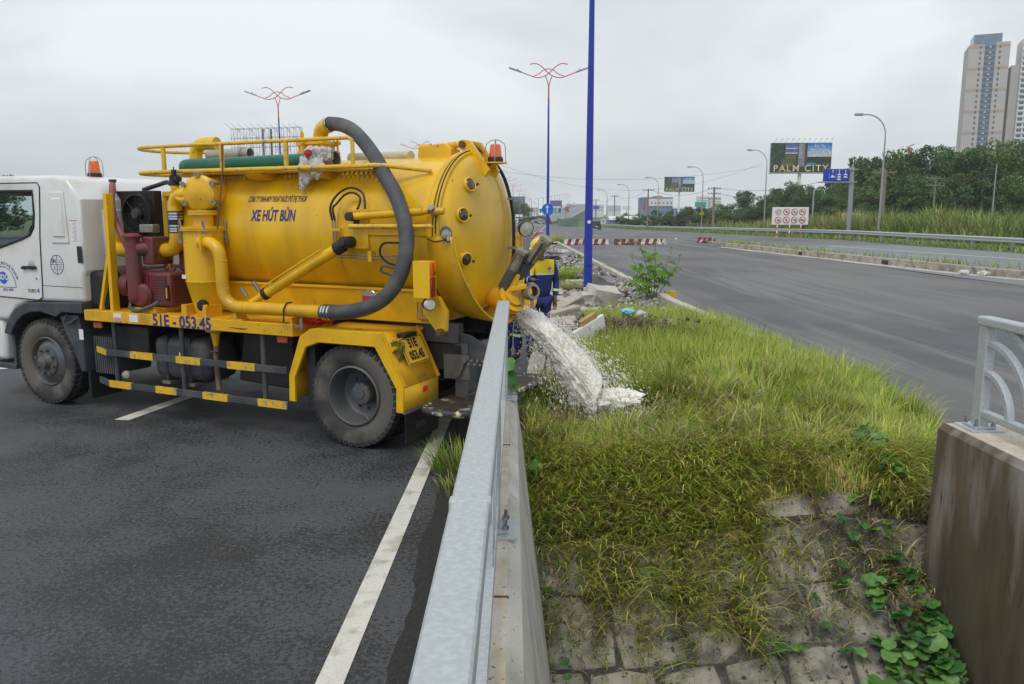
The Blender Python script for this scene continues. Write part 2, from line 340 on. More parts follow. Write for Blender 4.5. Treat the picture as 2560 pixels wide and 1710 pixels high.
sheet('road', 'asphalt2', [(y, [lerp_tab(MED_R, y) if y > 5 else 3.2, 10, 12, 16 if y < 30 else 15.5 if y < 57 else lerp_tab(GRX, y) - 1.2]) for y in YS], 'grey asphalt carriageway right of the grassy median, streaked by tyres', 'road')
# slip road beyond the kerbed island
sheet('road', 'asphalt3', [(y, [x0, x1]) for y, x0, x1 in ((6, 16, 30.3), (14, 16, 29.8), (20, 16, 29.6), (31.4, 15.6, 29.2), (40, 15.4, 28.9), (48, 15, 28.5), (57, 14.6, 27.8), (57.3, 14.2, 27.8))], 'blue grey slip road between kerbed island and guardrail', 'road', lift=.006)
sheet('ground', 'earth', [(y, [-2500, -300, -60, -3, 60, 300, 2500]) for y in (12, 40, 70, 100, 140, 170, 400, 1200, 4000)], 'weedy ground reaching to the horizon', 'ground', lift=-.35)
g = MB()
for x0, x1 in ((-300, -2), (5.5, 300)): g.add([(x0, -20, -.35), (x1, -20, -.35), (x1, 12, -.35), (x0, 12, -.35)], [(0, 1, 2, 3)])
struct(g.build('ground', 'earth', smooth=0), 'weedy ground on both sides of the near bridge', 'ground')
# painted lines: thin sheets over the asphalt
def stripe(pts, w, name='road_marking', label='white painted line on the road', z=.005, m='line'):
    mb = MB(); P = [Vector((*p, 0)) for p in pts]
    for i, p in enumerate(P):
        d = (P[min(i + 1, len(P) - 1)] - P[max(i - 1, 0)]).normalized(); s = Vector((-d.y, d.x, 0)) * w / 2
        mb.v += [(*(p + s)[:2], dip(p.y) + z), (*(p - s)[:2], dip(p.y) + z)]
    for i in range(len(P) - 1): mb.f.append((2 * i, 2 * i + 1, 2 * i + 3, 2 * i + 2))
    return struct(mb.build(name, m, smooth=0), label, 'road marking')
stripe([(-.95, 0), (-.865, 3.47), (-.81, 5.5), (-.735, 8.2), (-.55, 12), (-.35, 20), (.2, 40), (.6, 57), (2.2, 97)], .135, label='worn white edge line running under the step of the tanker')
stripe([(-4.22, 8.35), (-3.94, 9.5)], .17, label='white lane dash under the middle of the tanker')
stripe([(-8.4, 10.3), (-7.0, 11.6), (-5.9, 12.7)], .17, label='white lane dash left of the front wheel')
G2 = lambda *L_: [tuple(gnd(u, v)[:2]) for u, v in L_]
stripe(G2((2072, 615), (2298, 630.5), (2544, 648), (2760, 665)), .22, label='broad white line along the slip road', z=.012)
stripe(G2((2000, 617.5), (2081, 623)), .12, label='short far white dash on the slip road', z=.012)
stripe(G2((2234, 636), (2390, 648)), .12, label='thin white dash on the slip road beside the island', z=.012)
q = MB(); yy = list(np.arange(-3, 8.6, .12)); 
for y in yy: q.v += [(-.60 + .05 * mnoise.noise((y * 1.3, 0, 1)) + .03 * mnoise.noise((y * 6, 0, 2)), y, .003), (-.22, y, .003)]
for i in range(len(yy) - 1): q.f.append((2 * i, 2 * i + 1, 2 * i + 3, 2 * i + 2))
struct(q.build('gutter', mat('dark_silty_gutter', (.022, .021, .020), .75, var=.4, vs=30, bump=.6, bs=90, col3=(.12, .11, .10), amt3=.70, s3=60), smooth=0), 'dark silty strip of asphalt at the foot of the left parapet', 'gutter')
stripe([tuple(gnd(1350, 580)[:2]), tuple(gnd(1362, 567)[:2]), tuple(gnd(1369, 560)[:2])], .16, label='distant white line between merging carriageways')
# median ground
xs_n = 34; mb = MB(); ys = list(np.arange(6.05, 9, .15)) + list(np.arange(9, 22, .45)) + list(np.arange(22, 98, 3.0)) + [97.5]
for y in ys:
    a, b = (lerp_tab(MED_L, y), lerp_tab(MED_R, y)); a -= .25 if y < 7.5 else 0; b += .25 if y < 7 else 0
    for i in range(xs_n):
        x = a + (b - a) * i / (xs_n - 1); mb.v.append((x, y, gz(x, y) - (.03 if y < SLOPE_Y + .6 else 0)))
for r in range(len(ys) - 1):
    for i in range(xs_n - 1): mb.f.append((r * xs_n + i, r * xs_n + i + 1, (r + 1) * xs_n + i + 1, (r + 1) * xs_n + i))
median = struct(mb.build('median_ground', 'soil'), 'soil of the overgrown median between the carriageways', 'ground')
# kerbs of the median: single kerb stones
def kerb_run(tab, y0, y1, ln, label, w=.22, h=.20, m='kerb', side=1):
    root = thing('kerb', label, 'kerb', (lerp_tab(tab, y0), y0, 0)); y = y0; k = 0
    while y < y1:
        ye = min(y + ln, y1); o = Vector(root.location)
        a = Vector((lerp_tab(tab, y + .02) + side * w / 2, y + .01, dip(y))) - o; b = Vector((lerp_tab(tab, ye) + side * w / 2, ye - .01, dip(ye))) - o
        q = MB(); hh = h + .012 * math.sin(k * 2.3); q.bar(a + Vector((0, 0, hh / 2 - .05)), b + Vector((0, 0, hh / 2 - .05)), w, hh + .1); q.build('kerb_stone', m, root, 0, .018); y = ye; k += 1
    return root
kerb_run(MED_R, 10.5, 97, 1.5, 'long pale concrete kerb along the right edge of the median', h=.22, side=-1, m='kerb_pale')
kerb_run(MED_L, 8.8, 97, 1.5, 'pale concrete kerb along the left edge of the median', h=.16, side=1)
# kerbed island beside the slip road
isl = [(57.5, 14.0), (54.6, 14.3), (48, 14.9), (40, 15.8), (31.4, 16.7), (22, 18.5), (14, 20.2)]
isl.reverse(); kr = kerb_run([(y, x) for y, x in isl], 14, 57.5, 5.4, 'weathered concrete kerb of the island beside the slip road', w=.35, h=.28, side=1)
mb = MB()
for y, x in isl: mb.v += [(x + .36, y, .23), (x + 1.2, y, .15)]
for i in range(len(isl) - 1): mb.f.append((2 * i, 2 * i + 1, 2 * i + 3, 2 * i + 2))
struct(mb.build('island_soil', 'soil'), 'soil strip on top of the kerbed island', 'ground')
def isl_x(y): return lerp_tab([(b, a) for b, a in isl], y)
q = MB()
for y0, y1 in ((20, 55),):
    yy = list(np.arange(y0, y1, 2.0)); k = len(q.v)
    for y in yy: q.v += [(isl_x(y) - .55 + .1 * math.sin(y), y, .007), (isl_x(y) + .05, y, .007)]
    for i in range(len(yy) - 1): q.f.append((k + 2 * i, k + 2 * i + 1, k + 2 * i + 3, k + 2 * i + 2))
struct(q.build('gutter', 'concrete', smooth=0), 'pale dusty gutter strip at the foot of the island kerb', 'gutter')
for yv in (43, 35):
    q = MB(); q.bx(isl_x(yv) - .02, isl_x(yv) + .1, yv - .25, yv + .25, .03, .2); o = q.build('drain_hole', 'black', kr); o.location = -Vector(kr.location)
# stone pitching on the slope below the grass
q = MB(); sx_ = np.linspace(-.3, 3.9, 22); sy_ = np.linspace(2.6, SLOPE_Y + .15, 26)
for y in sy_: q.v += [(x, y, gz(x, y) - .055) for x in sx_]
for j in range(25):
    for i in range(21): q.f.append((j * 22 + i, j * 22 + i + 1, j * 22 + 23 + i, j * 22 + 22 + i))
sl_root = struct(q.build('stone_slope', 'mortar'), 'mortared stone pitching on the slope between the bridge walls', 'slope')
rowy = [6.5, 6.05, 5.62, 5.18, 4.73, 4.28, 3.82, 3.4]; rr = random.Random(5)
for r in range(len(rowy) - 1):
    x = -.25 - rr.random() * .3
    xs = [x]
    while x < 3.85: x += rr.uniform(.36, .62); xs.append(x)
    for i in range(len(xs) - 1):
        if rr.random() < .07: continue
        y1, y0 = rowy[r], rowy[r + 1]; g_ = .006
        wv = lambda x_, k_: rowy[k_] + .10 * mnoise.noise((x_ * 1.6, k_ * 3.7, .5)); sk = [.07 * mnoise.noise((xs[i + a_] * 2.1, r * 2.3, 4)) for a_ in (0, 1)]; c = [(xs[i] + g_ - sk[0], wv(xs[i], r + 1) + g_), (xs[i + 1] - g_ - sk[1], wv(xs[i + 1], r + 1) + g_), (xs[i + 1] - g_ + sk[1], wv(xs[i + 1], r) - g_), (xs[i] + g_ + sk[0], wv(xs[i], r) - g_)]
        pts = []
        for k in range(4):
            a, b = Vector(c[k]), Vector(c[(k + 1) % 4])
            pts += [a.lerp(b, .06) + (Vector(((c[0][0] + c[2][0]) / 2, (c[0][1] + c[2][1]) / 2)) - a) * rr.uniform(.0, .10), a.lerp(b, .5) + Vector((rr.uniform(-.02, .02), rr.uniform(-.025, .025)))]
        cx = sum((p for p in pts), Vector((0, 0))) / 8; n8 = len(pts); hgt = rr.uniform(.012, .03); tilt = (rr.uniform(-.04, .04), rr.uniform(-.04, .04))
        def P(q, s, hh): x_, y_ = cx.x + (q.x - cx.x) * s, cx.y + (q.y - cx.y) * s; return (x_, y_, gz(x_, y_) - .05 + hh + tilt[0] * (x_ - cx.x) + tilt[1] * (y_ - cx.y))
        mb = MB(); mb.v = [P(q, 1, -.04) for q in pts] + [P(q, .985, hgt * .35) for q in pts] + [P(q, .90, hgt) for q in pts] + [P(cx, 1, hgt * 1.25)]
        for a in range(n8):
            b = (a + 1) % n8; mb.f += [(a, b, n8 + b, n8 + a), (n8 + a, n8 + b, 2 * n8 + b, 2 * n8 + a), (2 * n8 + a, 2 * n8 + b, 3 * n8)]
        mb.build('stone', 'stone', sl_root, 60)
# left parapet: battered retaining wall with a flat top
def parapet(name, label, sect, y0, y1, m_face, m_top, zt):
    root = thing(name, label, 'parapet', (sect[0][0], y1, 0)); o = Vector(root.location)
    ys = list(np.linspace(y0, y1, 14)); mb = MB(); k = len(sect)
    for y in ys:
        for x, z in sect: mb.v.append(Vector((x, y, z)) - o)
    for i in range(len(ys) - 1):
        for j in range(k - 1): mb.f.append((i * k + j, (i + 1) * k + j, (i + 1) * k + j + 1, i * k + j + 1))
    mb.f += [tuple(range(k)), tuple((len(ys) - 1) * k + j for j in reversed(range(k)))]
    mb.build('wall', m_face, root, 35)
    return root
WT = .70                                                           # top of the walls
lw = parapet('concrete_parapet', 'pale concrete parapet wall under the left galvanized railing', [(-.24, -2.6), (-.24, WT - .03), (-.20, WT), (-.01, WT), (.04, WT - .05), (.10, .2), (.27, -1.0), (.50, -2.6)], -3, 6.62, 'concrete', 'concrete_top', WT)
q = MB(); q.bx(-.195, -.02, -3, 6.60, WT, WT + .004); q.build('wall_top', 'concrete_top', lw, 0).location = -Vector(lw.location)
for yv in (2.95, 5.05):
    q = MB(); q.bx(-.20, -.012, yv - .006, yv + .006, WT, WT + .007); q.build('joint', 'rust', lw, 0).location = -Vector(lw.location)
RWX, RWE = 3.10, 5.62
rw = parapet('concrete_parapet', 'brown stained concrete parapet wall under the right galvanized railing', [(RWX - .06, -2.8), (RWX - .02, -.4), (RWX, WT - .04), (RWX + .04, WT), (RWX + .40, WT), (RWX + .44, WT - .04), (RWX + .44, -2.8)], -3, RWE, 'concrete_stained', 'concrete_top', WT)
q = MB(); q.bx(RWX + .045, RWX + .395, -3, RWE - .02, WT, WT + .004); q.build('wall_top', 'concrete_top', rw, 0).location = -Vector(rw.location)
# galvanized railings with quarter-circle bars
def railing(label, x, ys, y_end, side):
    root = thing('bridge_railing', label, 'railing', (x, ys[0], WT)); zt = .80
    o = Vector((x, ys[0], WT))
    a, b = y_end
    n_ = 0
    for ya, yb in [(max(a, b), 1.90), (1.894, min(a, b))]:
        q = MB(); q.bx(-.05, .05, yb - o.y, ya - o.y, zt - .065, zt); q.build('top_rail', 'steel', root, 0, .014, 3)
    q = MB(); q.bx(-.03, .03, min(a, b) - o.y, max(a, b) - o.y, .10, .15); q.build('bottom_rail', 'steel', root, 0, .008)
    q = MB(); q.bx(-.053, .053, 1.897 - o.y - .02, 1.897 - o.y + .02, zt - .067, zt + .0015); q.build('rail_sleeve', 'steel', root, 0, .006)
    for yp in ys:
        q = MB(); q.bx(-.035, .035, yp - o.y - .05, yp - o.y + .05, .03, zt - .066); q.build('post', 'steel', root, 0, .008)
        q = MB(); q.bx(-.115, .115, yp - o.y - .12, yp - o.y + .12, .002, .018); pl = q.build('base_plate', 'steel', root, 0, .004)
        q = MB(); q.bx(-.075, .075, yp - o.y - .08, yp - o.y + .08, .019, .036); q.build('top_plate', 'steel', pl, 0, .003)
        for sx in (-.06, .06):
            for sy in (-.065, .065):
                q = MB(); q.cyl((sx, yp - o.y + sy, .036), (sx, yp - o.y + sy, .055), .017, n=6); q.cyl((sx, yp - o.y + sy, .055), (sx, yp - o.y + sy, .085), .009, n=8); q.build('bolt', 'bolt', pl)
        for sg in (-1, 1):
            for rad in (.29, .50, .66):
                pts = [(0, yp - o.y + sg * (.04 + rad * math.sin(t)), .12 + rad * math.cos(t)) for t in np.linspace(0, math.pi / 2, 13)]
                if not (min(a, b) < yp + sg * rad < max(a, b)): continue
                q = MB(); P = [Vector(p) for p in pts]
                for (p0, n0, b0) in q.ring_frames(P): q.v += [tuple(p0 + n0 * sx * .02 + b0 * sy * .025) for sx, sy in ((-1, -1), (1, -1), (1, 1), (-1, 1))]
                for i in range(len(P) - 1):
                    for j in range(4): q.f.append((4 * i + j, 4 * i + (j + 1) % 4, 4 * i + 4 + (j + 1) % 4, 4 * i + 4 + j))
                q.build('arc_bar', 'steel', root, 40, .004)
    if side < 0: root.location.x += .045; root.rotation_euler.z = -.0075
    return root
railing('galvanized steel railing on the left parapet, running into the foreground', -.115, [6.42, 3.62, .9, -1.8], (6.50, -3), -1)
railing('galvanized steel railing with quarter circle bars on the right parapet', RWX + .20, [RWE - .16, 2.7, -.1], (RWE - .10, -3), 1)
# ================================================================== the vacuum tanker (x forward, y towards the near side, z up)
TA = R(155.26); _h = Vector((math.cos(TA), math.sin(TA), 0)); _l = Vector((-math.sin(TA), math.cos(TA), 0))
T = thing('vacuum_truck', 'yellow vacuum tanker truck with white cab backed up to the median', 'truck', Vector((-1.46, 7.278, 0)) - _l * 1.10, TA)
TW = lambda x, y, z: Vector(T.location) + _h * x + _l * y + Vector((0, 0, z))
def part(name, mb, m, parent=T, smooth=35, bevel=0): return mb.build(name, m, parent, smooth, bevel)
# --- chassis
for s in (-1, 1): part('chassis_rail', MB().bx(-.78, 5.35, s * .40 - .045, s * .40 + .045, .70, .96), 'chassis', bevel=.01)
q = MB()
for x in (-.70, -.3, .6, 1.6, 2.6, 3.4): q.bx(x - .05, x + .05, -.355, .355, .74, .92)
part('cross_member', q, 'chassis')
part('rear_axle', MB().cyl((.06, -.95, .49), (.06, .8, .49), .085).lathe([(.0, -.2), (.14, -.18), (.22, -.05), (.22, .05), (.14, .18), (0, .2)], (.06, 0, .49), (1, 0, 0)), 'chassis')
part('front_axle', MB().cyl((4.36, -.9, .47), (4.36, .9, .47), .07), 'chassis')
for s in (-1, 1):
    q = MB()
    for k in range(5): q.bar((-.55 + .05 * k, s * .43, .60 + .016 * k), (.70 - .05 * k, s * .43, .60 + .016 * k), .07, .014)
    part('leaf_spring', q, 'chassis')
part('propshaft', MB().cyl((.3, 0, .6), (3.6, 0, .72), .05), 'chassis')
part('engine_block', MB().bx(3.5, 5.0, -.33, .33, .55, 1.2), 'chassis', bevel=.04)
part('battery_box', MB().bx(2.85, 3.35, .45, .95, .62, .98), 'chassis', bevel=.02)
q = MB()
for k in range(9): q.bx(3.36 + k * .034, 3.38 + k * .034, .50, 1.0, .42, .84)
q.bx(3.35, 3.67, .50, .985, .45, .82); part('air_tank_cover', q, 'grey_plastic', smooth=0)
# --- wheels
def tyre_mesh():
    q = MB(); W = .26; Ro, Ri = .505, .285
    q.lathe([(Ri, -W * .36), (Ri + .03, -W * .46), (.40, -W * .52), (.455, -W * .49), (.485, -W * .46), (Ro - .012, -W * .40), (Ro - .012, W * .40), (.485, W * .46), (.455, W * .49), (.40, W * .52), (Ri + .03, W * .46), (Ri, W * .36), (Ri, -W * .36)], (0, 0, 0), (0, 1, 0), 56)
    return q.mesh('wheel')
def tread_mesh():
    q = MB(); W = .26
    for k in range(44):
        a = 2 * math.pi * k / 44
        for row, (y0, y1) in enumerate(((-.125, -.062), (-.052, .052), (.062, .125))):
            m = Matrix.Rotation(a + (.035 if row == 1 else 0), 4, 'Y'); q.bx(-.026, .026, y0, y1, .47, .505 - (.012 if row != 1 else 0), m)
        for s in (-1, 1): q.bx(-.022, .022, s * .124 - .006, s * .124 + .006, .452, .492, Matrix.Rotation(a, 4, 'Y'))
    return q.mesh('tread', 0)
def rim_front():
    q = MB(); q.lathe([(.290, -.09), (.290, .105), (.276, .115), (.266, .10), (.258, .06), (.235, .075), (.20, .10), (.175, .105), (.0, .105)], (0, 0, 0), (0, 1, 0), 40); return q.mesh('rim')
def hub_front():
    q = MB(); q.lathe([(.175, .10), (.17, .125), (.10, .13), (.075, .16), (.07, .19), (.05, .20), (0, .205)], (0, 0, 0), (0, 1, 0), 28)
    for k in range(8):
        a = 2 * math.pi * k / 8 + .2; c, s = math.cos(a) * .143, math.sin(a) * .143; q.cyl((c, .10, s), (c, .165, s), .022, .017, 6)
    return q.mesh('hub')
def rim_rear():
    q = MB(); q.lathe([(.292, .09), (.290, .12), (.276, .128), (.266, .115), (.258, .03), (.25, -.02), (.235, -.07), (.20, -.095), (.0, -.10)], (0, 0, 0), (0, 1, 0), 40)
    return q.mesh('rim')
def hub_rear():
    q = MB(); q.lathe([(.115, -.10), (.115, -.02), (.105, .0), (.095, .005), (.05, .008), (.045, .02), (.0, .022)], (0, 0, 0), (0, 1, 0), 28)
    for k in range(10):
        a = 2 * math.pi * k / 10; c, s = math.cos(a), math.sin(a); q.cyl((c * .098, -.01, s * .098), (c * .098, .012, s * .098), .009, n=6); q.cyl((c * .16, -.10, s * .16), (c * .16, -.065, s * .16), .014, n=6)
    return q.mesh('hub')
TM, TT, RF, HF, RR_, HR = tyre_mesh(), tread_mesh(), rim_front(), hub_front(), rim_rear(), hub_rear()
for nm, x, y, s, front, steer in (('f', 4.36, .965, 1, 1, 0), ('f', 4.36, -.965, -1, 1, 0), ('r', .06, .945, 1, 0, 0), ('r', .06, .66, -1, 0, 0), ('r', .06, -.66, 1, 0, 0), ('r', .06, -.945, -1, 0, 0)):
    w = put('wheel', TM, 'tyre', T); w.location = (x, y, .503); w.rotation_euler = (0, x * 2.1 + y, 0 if s > 0 else math.pi)
    put('tread', TT, 'tyre_tread', w); put('rim', RF if front else RR_, 'rim', w); put('hub', HF if front else HR, 'rim', w)
part('valve_stem', MB().tube([(.04, .95, .30), (-.02, 1.0, .32), (-.10, 1.04, .28)], .006), 'alu')
# --- deck with number
part('deck', MB().bx(.72, 3.64, -1.08, 1.08, 1.09, 1.146).bx(.72, 3.64, 1.06, 1.10, 1.03, 1.15).bx(.72, 3.64, -1.10, -1.06, 1.03, 1.15).bx(3.60, 3.64, -1.06, 1.06, 1.03, 1.09), 'yellow_dirty', bevel=.006)
part('deck', MB().bx(.72, .76, -1.06, 1.06, 1.03, 1.09).bx(.74, .76, .62, 1.08, 1.147, 1.21), 'yellow_dirty')
ld = letter(TX['number'], 'navy', T, (2.17, 1.102, 1.088), (-1, 0, 0), (0, 0, 1))
for x0, x1, m in ((3.05, 3.17, 'whites'), (2.80, 2.93, 'whites')): part('sticker', MB().bx(x0, x1, 1.1005, 1.1025, 1.055, 1.135), m)
part('sticker', MB().bx(3.055, 3.165, 1.103, 1.1042, 1.058, 1.092), mat('pink_sticker', (.7, .25, .35), var=.1))
part('paint_scratch', MB().bx(1.28, 1.52, 1.1005, 1.1018, 1.072, 1.078).bx(1.30, 1.45, 1.1005, 1.1018, 1.066, 1.070), 'rust')
part('side_reflector', MB().bx(3.43, 3.56, 1.03, 1.06, .945, 1.01), 'reflector', bevel=.008)
part('side_reflector', MB().bx(.83, .95, 1.03, 1.06, .955, 1.02), 'reflector', bevel=.008)
part('reflector_holder', MB().bx(.80, .86, .98, 1.028, .94, 1.03), 'black')
# --- side guards
for z, segs, xe in ((.685, ((3.59, 3.33), (2.98, 2.64), (2.30, 1.96), (1.59, 1.23)), 3.35), (.332, ((3.34, 3.0), (2.63, 2.32), (1.95, 1.61), (1.21, .85)), 3.35)):
    mb = MB().bx(.83, xe, 1.055, 1.085, z - .035, z + .035); mb.bar((xe, 1.07, z), (3.6, .99, z + .01), .03, .07); gd = part('side_guard', mb, 'grey_plastic', bevel=.004)
    for a, b in segs:
        if a > 3.36: part('yellow_band', MB().bar((xe, 1.074, z), (3.6, .994, z + .01), .03, .068), 'yellow_rail', gd)
        else: part('yellow_band', MB().bx(b, min(a, xe), 1.058, 1.0885, z - .0365, z + .0365), 'yellow_rail', gd)
for x in (3.26, 2.25, 1.15): part('guard_post', MB().cyl((x, 1.035, .30), (x, 1.035, 1.05), .026, n=10), 'grey_plastic')
# --- fuel tank, battery cover
part('fuel_tank', MB().bx(1.98, 2.76, .50, .98, .43, .90), 'grey_plastic', bevel=.09)
for x in (2.22, 2.55): part('tank_strap', MB().bx(x - .025, x + .025, .49, .99, .42, .91), 'chassis', bevel=.09)
part('tank_bracket', MB().bx(2.5, 2.62, .5, 1.0, .385, .418).bx(2.15, 2.27, .5, 1.0, .385, .418), 'alu')
part('light_block_box', MB().bx(.85, 2.0, -1.02, -.50, .34, .98), 'chassis', bevel=.03); part('light_block_drum', MB().cyl((2.15, -.78, .62), (3.3, -.78, .62), .22, n=20), 'chassis'); part('light_block_core', MB().bx(2.6, 3.5, -.28, .28, .42, .95), 'chassis', bevel=.05)  # added underbody filler: box, drum and core block light under the truck
for z in (.685, .332): part('side_guard', MB().bx(.83, 3.5, -1.085, -1.055, z - .035, z + .035), 'grey_plastic')
part('fuel_label', MB().bx(2.30, 2.36, .982, .984, .62, .74), 'whites')
part('tool_box', MB().xz([(1.62, .98), (1.0, .98), (.95, .42), (1.72, .46)], .35, .80), 'chassis', bevel=.02)
part('drain_valve', MB().lathe([(.0, .0), (.10, 0), (.10, .03), (.05, .05), (.035, .14), (.02, .2)], (1.86, .95, 1.03), (0, 0, -1), 18), 'yellow_dirty')
part('drain_hose', MB().tube(spl([(1.86, .95, .84), (1.86, .96, .7), (1.83, .98, .5), (1.80, 1.0, .38)]), .028), mat('old_canvas_hose', (.13, .10, .065), .8, var=.2))
part('drain_lever', MB().bar((1.92, .97, .78), (1.78, 1.0, .80), .02, .014), 'rust')
part('work_lamp', MB().lathe([(0, -.03), (.036, -.03), (.044, 0), (.04, .02), (0, .03)], (3.10, 1.05, .45), (-.4, .9, 0), 18), mat('dusty_lamp_glass', (.34, .31, .24), .4, var=.2))
# --- front mudguard and arch
arch = [(5.05, .80), (5.0, .90), (4.93, 1.0), (4.81, 1.11), (4.62, 1.18), (4.43, 1.20), (3.66, 1.225), (3.66, 1.10), (4.0, 1.10), (4.10, 1.04), (4.36, 1.09), (4.52, 1.08), (4.68, 1.03), (4.80, .95), (4.88, .86), (4.92, .78)]
part('wheel_arch', MB().xz(arch, .62, 1.115), 'grey_plastic', bevel=.012)
part('mudguard', MB().xz([(4.10, 1.06), (3.98, .80), (3.80, .43), (3.72, .43), (3.74, .80), (3.78, 1.08)], .62, 1.075), 'grey_plastic', bevel=.015)
part('mudguard_step', MB().tube([(3.92, 1.1, 1.08), (3.98, 1.1, .98), (3.86, 1.1, .985), (3.74, 1.1, 1.06)], .012), 'grey_plastic')
part('mud_flap', MB().bx(3.70, 3.735, .64, 1.04, .12, .44), 'black')
part('warning_sticker', MB().bx(3.71, 3.78, 1.0765, 1.078, .80, .92), 'whites')
part('front_step', MB().bx(4.95, 5.45, .70, 1.08, .36, .42).bx(4.95, 5.0, .75, 1.06, .40, .85), 'grey_plastic', bevel=.01)
part('front_bumper', MB().bx(5.15, 5.62, -1.05, 1.05, .45, .95), 'white', bevel=.05)
# --- cab: hollow shell with window openings
def solid(poly, y0, y1, bev): 
    o = MB().xz(poly, y0, y1).build('cab', None, None, 0, bev, 4); return o
prof = [(5.62, .95), (5.64, 1.5), (5.55, 1.95), (5.28, 2.60), (5.18, 2.635), (3.98, 2.625), (3.78, 2.585), (3.60, 2.36), (3.60, 1.58), (3.64, 1.52), (3.65, 1.222), (4.45, 1.205), (4.63, 1.185), (4.82, 1.115), (4.95, 1.0), (5.0, .95)]
outer = solid(prof, -1.08, 1.08, .05)
inner = solid([(5.55, 1.30), (5.55, 1.5), (5.47, 1.95), (5.23, 2.53), (3.98, 2.54), (3.70, 2.33), (3.70, 1.30)], -1.0, 1.0, 0)
WIN = [(5.32, 2.462), (4.335, 2.455), (4.345, 2.2), (4.375, 2.05), (4.45, 1.965), (4.60, 1.915), (5.0, 1.815), (5.36, 1.80)]
cutw = solid(WIN, -1.3, 1.3, 0)
cutf = MB().bx(5.2, 5.9, -.95, .95, 1.72, 2.42).build('cab', None, None, 0)
for c in (inner, cutw, cutf):
    b = outer.modifiers.new('cut', 'BOOLEAN'); b.operation = 'DIFFERENCE'; b.object = c; b.solver = 'EXACT'
dg = bpy.context.evaluated_depsgraph_get(); dg.update()
me = bpy.data.meshes.new_from_object(outer.evaluated_get(dg)); me.name = 'cab'
for c in (outer, inner, cutw, cutf): bpy.data.objects.remove(c)
me.materials.clear(); me.polygons.foreach_set('use_smooth', [True] * len(me.polygons)); me.set_sharp_from_angle(angle=R(30))
cab = put('cab', me, 'white', T)
# door skin, seam, trims
dprof = [(5.36, 1.24), (4.40, 1.222), (4.33, 1.26), (4.315, 1.45), (4.285, 1.95), (4.25, 2.2), (4.215, 2.50), (4.25, 2.545), (5.30, 2.55), (5.45, 2.2), (5.5, 1.7)]
bm = bmesh.new()
loops = []
for lp in (dprof, WIN):
    vs = [bm.verts.new((x, 1.081, z)) for x, z in lp]; loops += [bm.edges.new((vs[i], vs[(i + 1) % len(vs)])) for i in range(len(vs))]
bmesh.ops.triangle_fill(bm, use_beauty=True, edges=loops); me = bpy.data.meshes.new('door'); bm.to_mesh(me); bm.free()
door = put('door', me, 'white', T); sm = door.modifiers.new('thick', 'SOLIDIFY'); sm.thickness = .008; sm.offset = 0
part('door_seam', MB().tube([(x, 1.083, z) for x, z in dprof] , .007, 6), 'black', door)
part('window_seal', MB().tube([(x, 1.084, z) for x, z in WIN + WIN[:1]], .016, 6), 'black', door)
part('window_glass', MB().xz(WIN, 1.045, 1.048), 'glass', door)
part('far_window_glass', MB().xz(WIN, -1.048, -1.045), 'glass')
part('windscreen', MB().bx(5.42, 5.43, -.95, .95, 1.75, 2.42), 'glass')
part('door_handle', MB().bx(4.38, 4.60, 1.09, 1.115, 1.578, 1.612).bx(4.57, 4.62, 1.09, 1.12, 1.57, 1.605), 'black', door, bevel=.008)
part('door_recess', MB().lathe([(0, .002), (.055, .003), (.06, 0)], (4.47, 1.085, 1.62), (0, 1, 0), 20), 'carsilver', door)
part('lock', MB().cyl((4.40, 1.085, 1.47), (4.40, 1.094, 1.47), .012), 'chrome', door)
part('side_panel', MB().xz([(4.07, 2.44), (3.83, 2.44), (3.80, 1.88), (4.09, 1.88)], 1.079, 1.094), 'white', bevel=.02)
part('side_panel', MB().xz([(4.03, 2.37), (3.87, 2.37), (3.85, 1.95), (4.04, 1.95)], 1.090, 1.108), 'white', bevel=.012)
part('panel_seam', MB().bx(3.66, 4.315, 1.0795, 1.082, 1.388, 1.394), 'inkblack')
part('vent_grille', MB().bx(3.61, 3.685, 1.079, 1.09, 1.665, 1.85), 'grey_plastic', bevel=.008)
q = MB()
for k in range(10): q.bx(3.618, 3.677, 1.09, 1.094, 1.68 + k * .016, 1.688 + k * .016)
part('vent_slats', q, 'black')
part('side_sticker', MB().bx(3.66, 3.765, 1.0795, 1.0808, 1.88, 2.14), 'whites'); part('side_sticker', MB().bx(3.66, 3.765, 1.081, 1.0825, 2.125, 2.133), 'reds')
q = MB()
for k in range(14): q.bx(3.675, 3.75 - .02 * (k % 3), 1.081, 1.0822, 1.90 + k * .015, 1.905 + k * .015)
part('sticker_lines', q, 'carsilver')
# weight roundel
ci = part('weight_roundel', MB().lathe([(.104, 0), (.110, 0), (.110, .003), (.104, .003), (.104, 0)], (4.04, 1.0805, 1.637), (0, 1, 0), 40).bx(3.935, 4.145, 1.0805, 1.083, 1.6345, 1.6395).bx(4.0375, 4.0425, 1.0805, 1.0835, 1.53, 1.744), 'navy')
letter(TX['n3'], 'navy', ci, (4.095, 1.083, 1.675), (-1, 0, 0), (0, 0, 1)); letter(TX['tltb'], 'navy', ci, (3.988, 1.083, 1.675), (-.6, 0, 0), (0, 0, 1))
for k, (t_, x) in enumerate((('tlgp', 4.085), ('tlbt', 3.992))): letter(TX[t_], 'navy', ci, (x, 1.083, 1.598), (-1, 0, 0), (0, 0, 1))
letter(TX['euro'], 'grey_plastic', door, (4.50, 1.0865, 1.322), (-1, 0, 0), (0, 0, 1)); letter(TX['four'], 'skysign', door, (4.395, 1.0865, 1.325), (-1, 0, 0), (0, 0, 1))
em = part('company_emblem', MB().lathe([(0, .003), (.072, .003), (.072, 0)], (5.0, 1.0865, 1.46), (0, 1, 0), 32), 'skysign', door)
em.scale = (1, 1, 1.0)
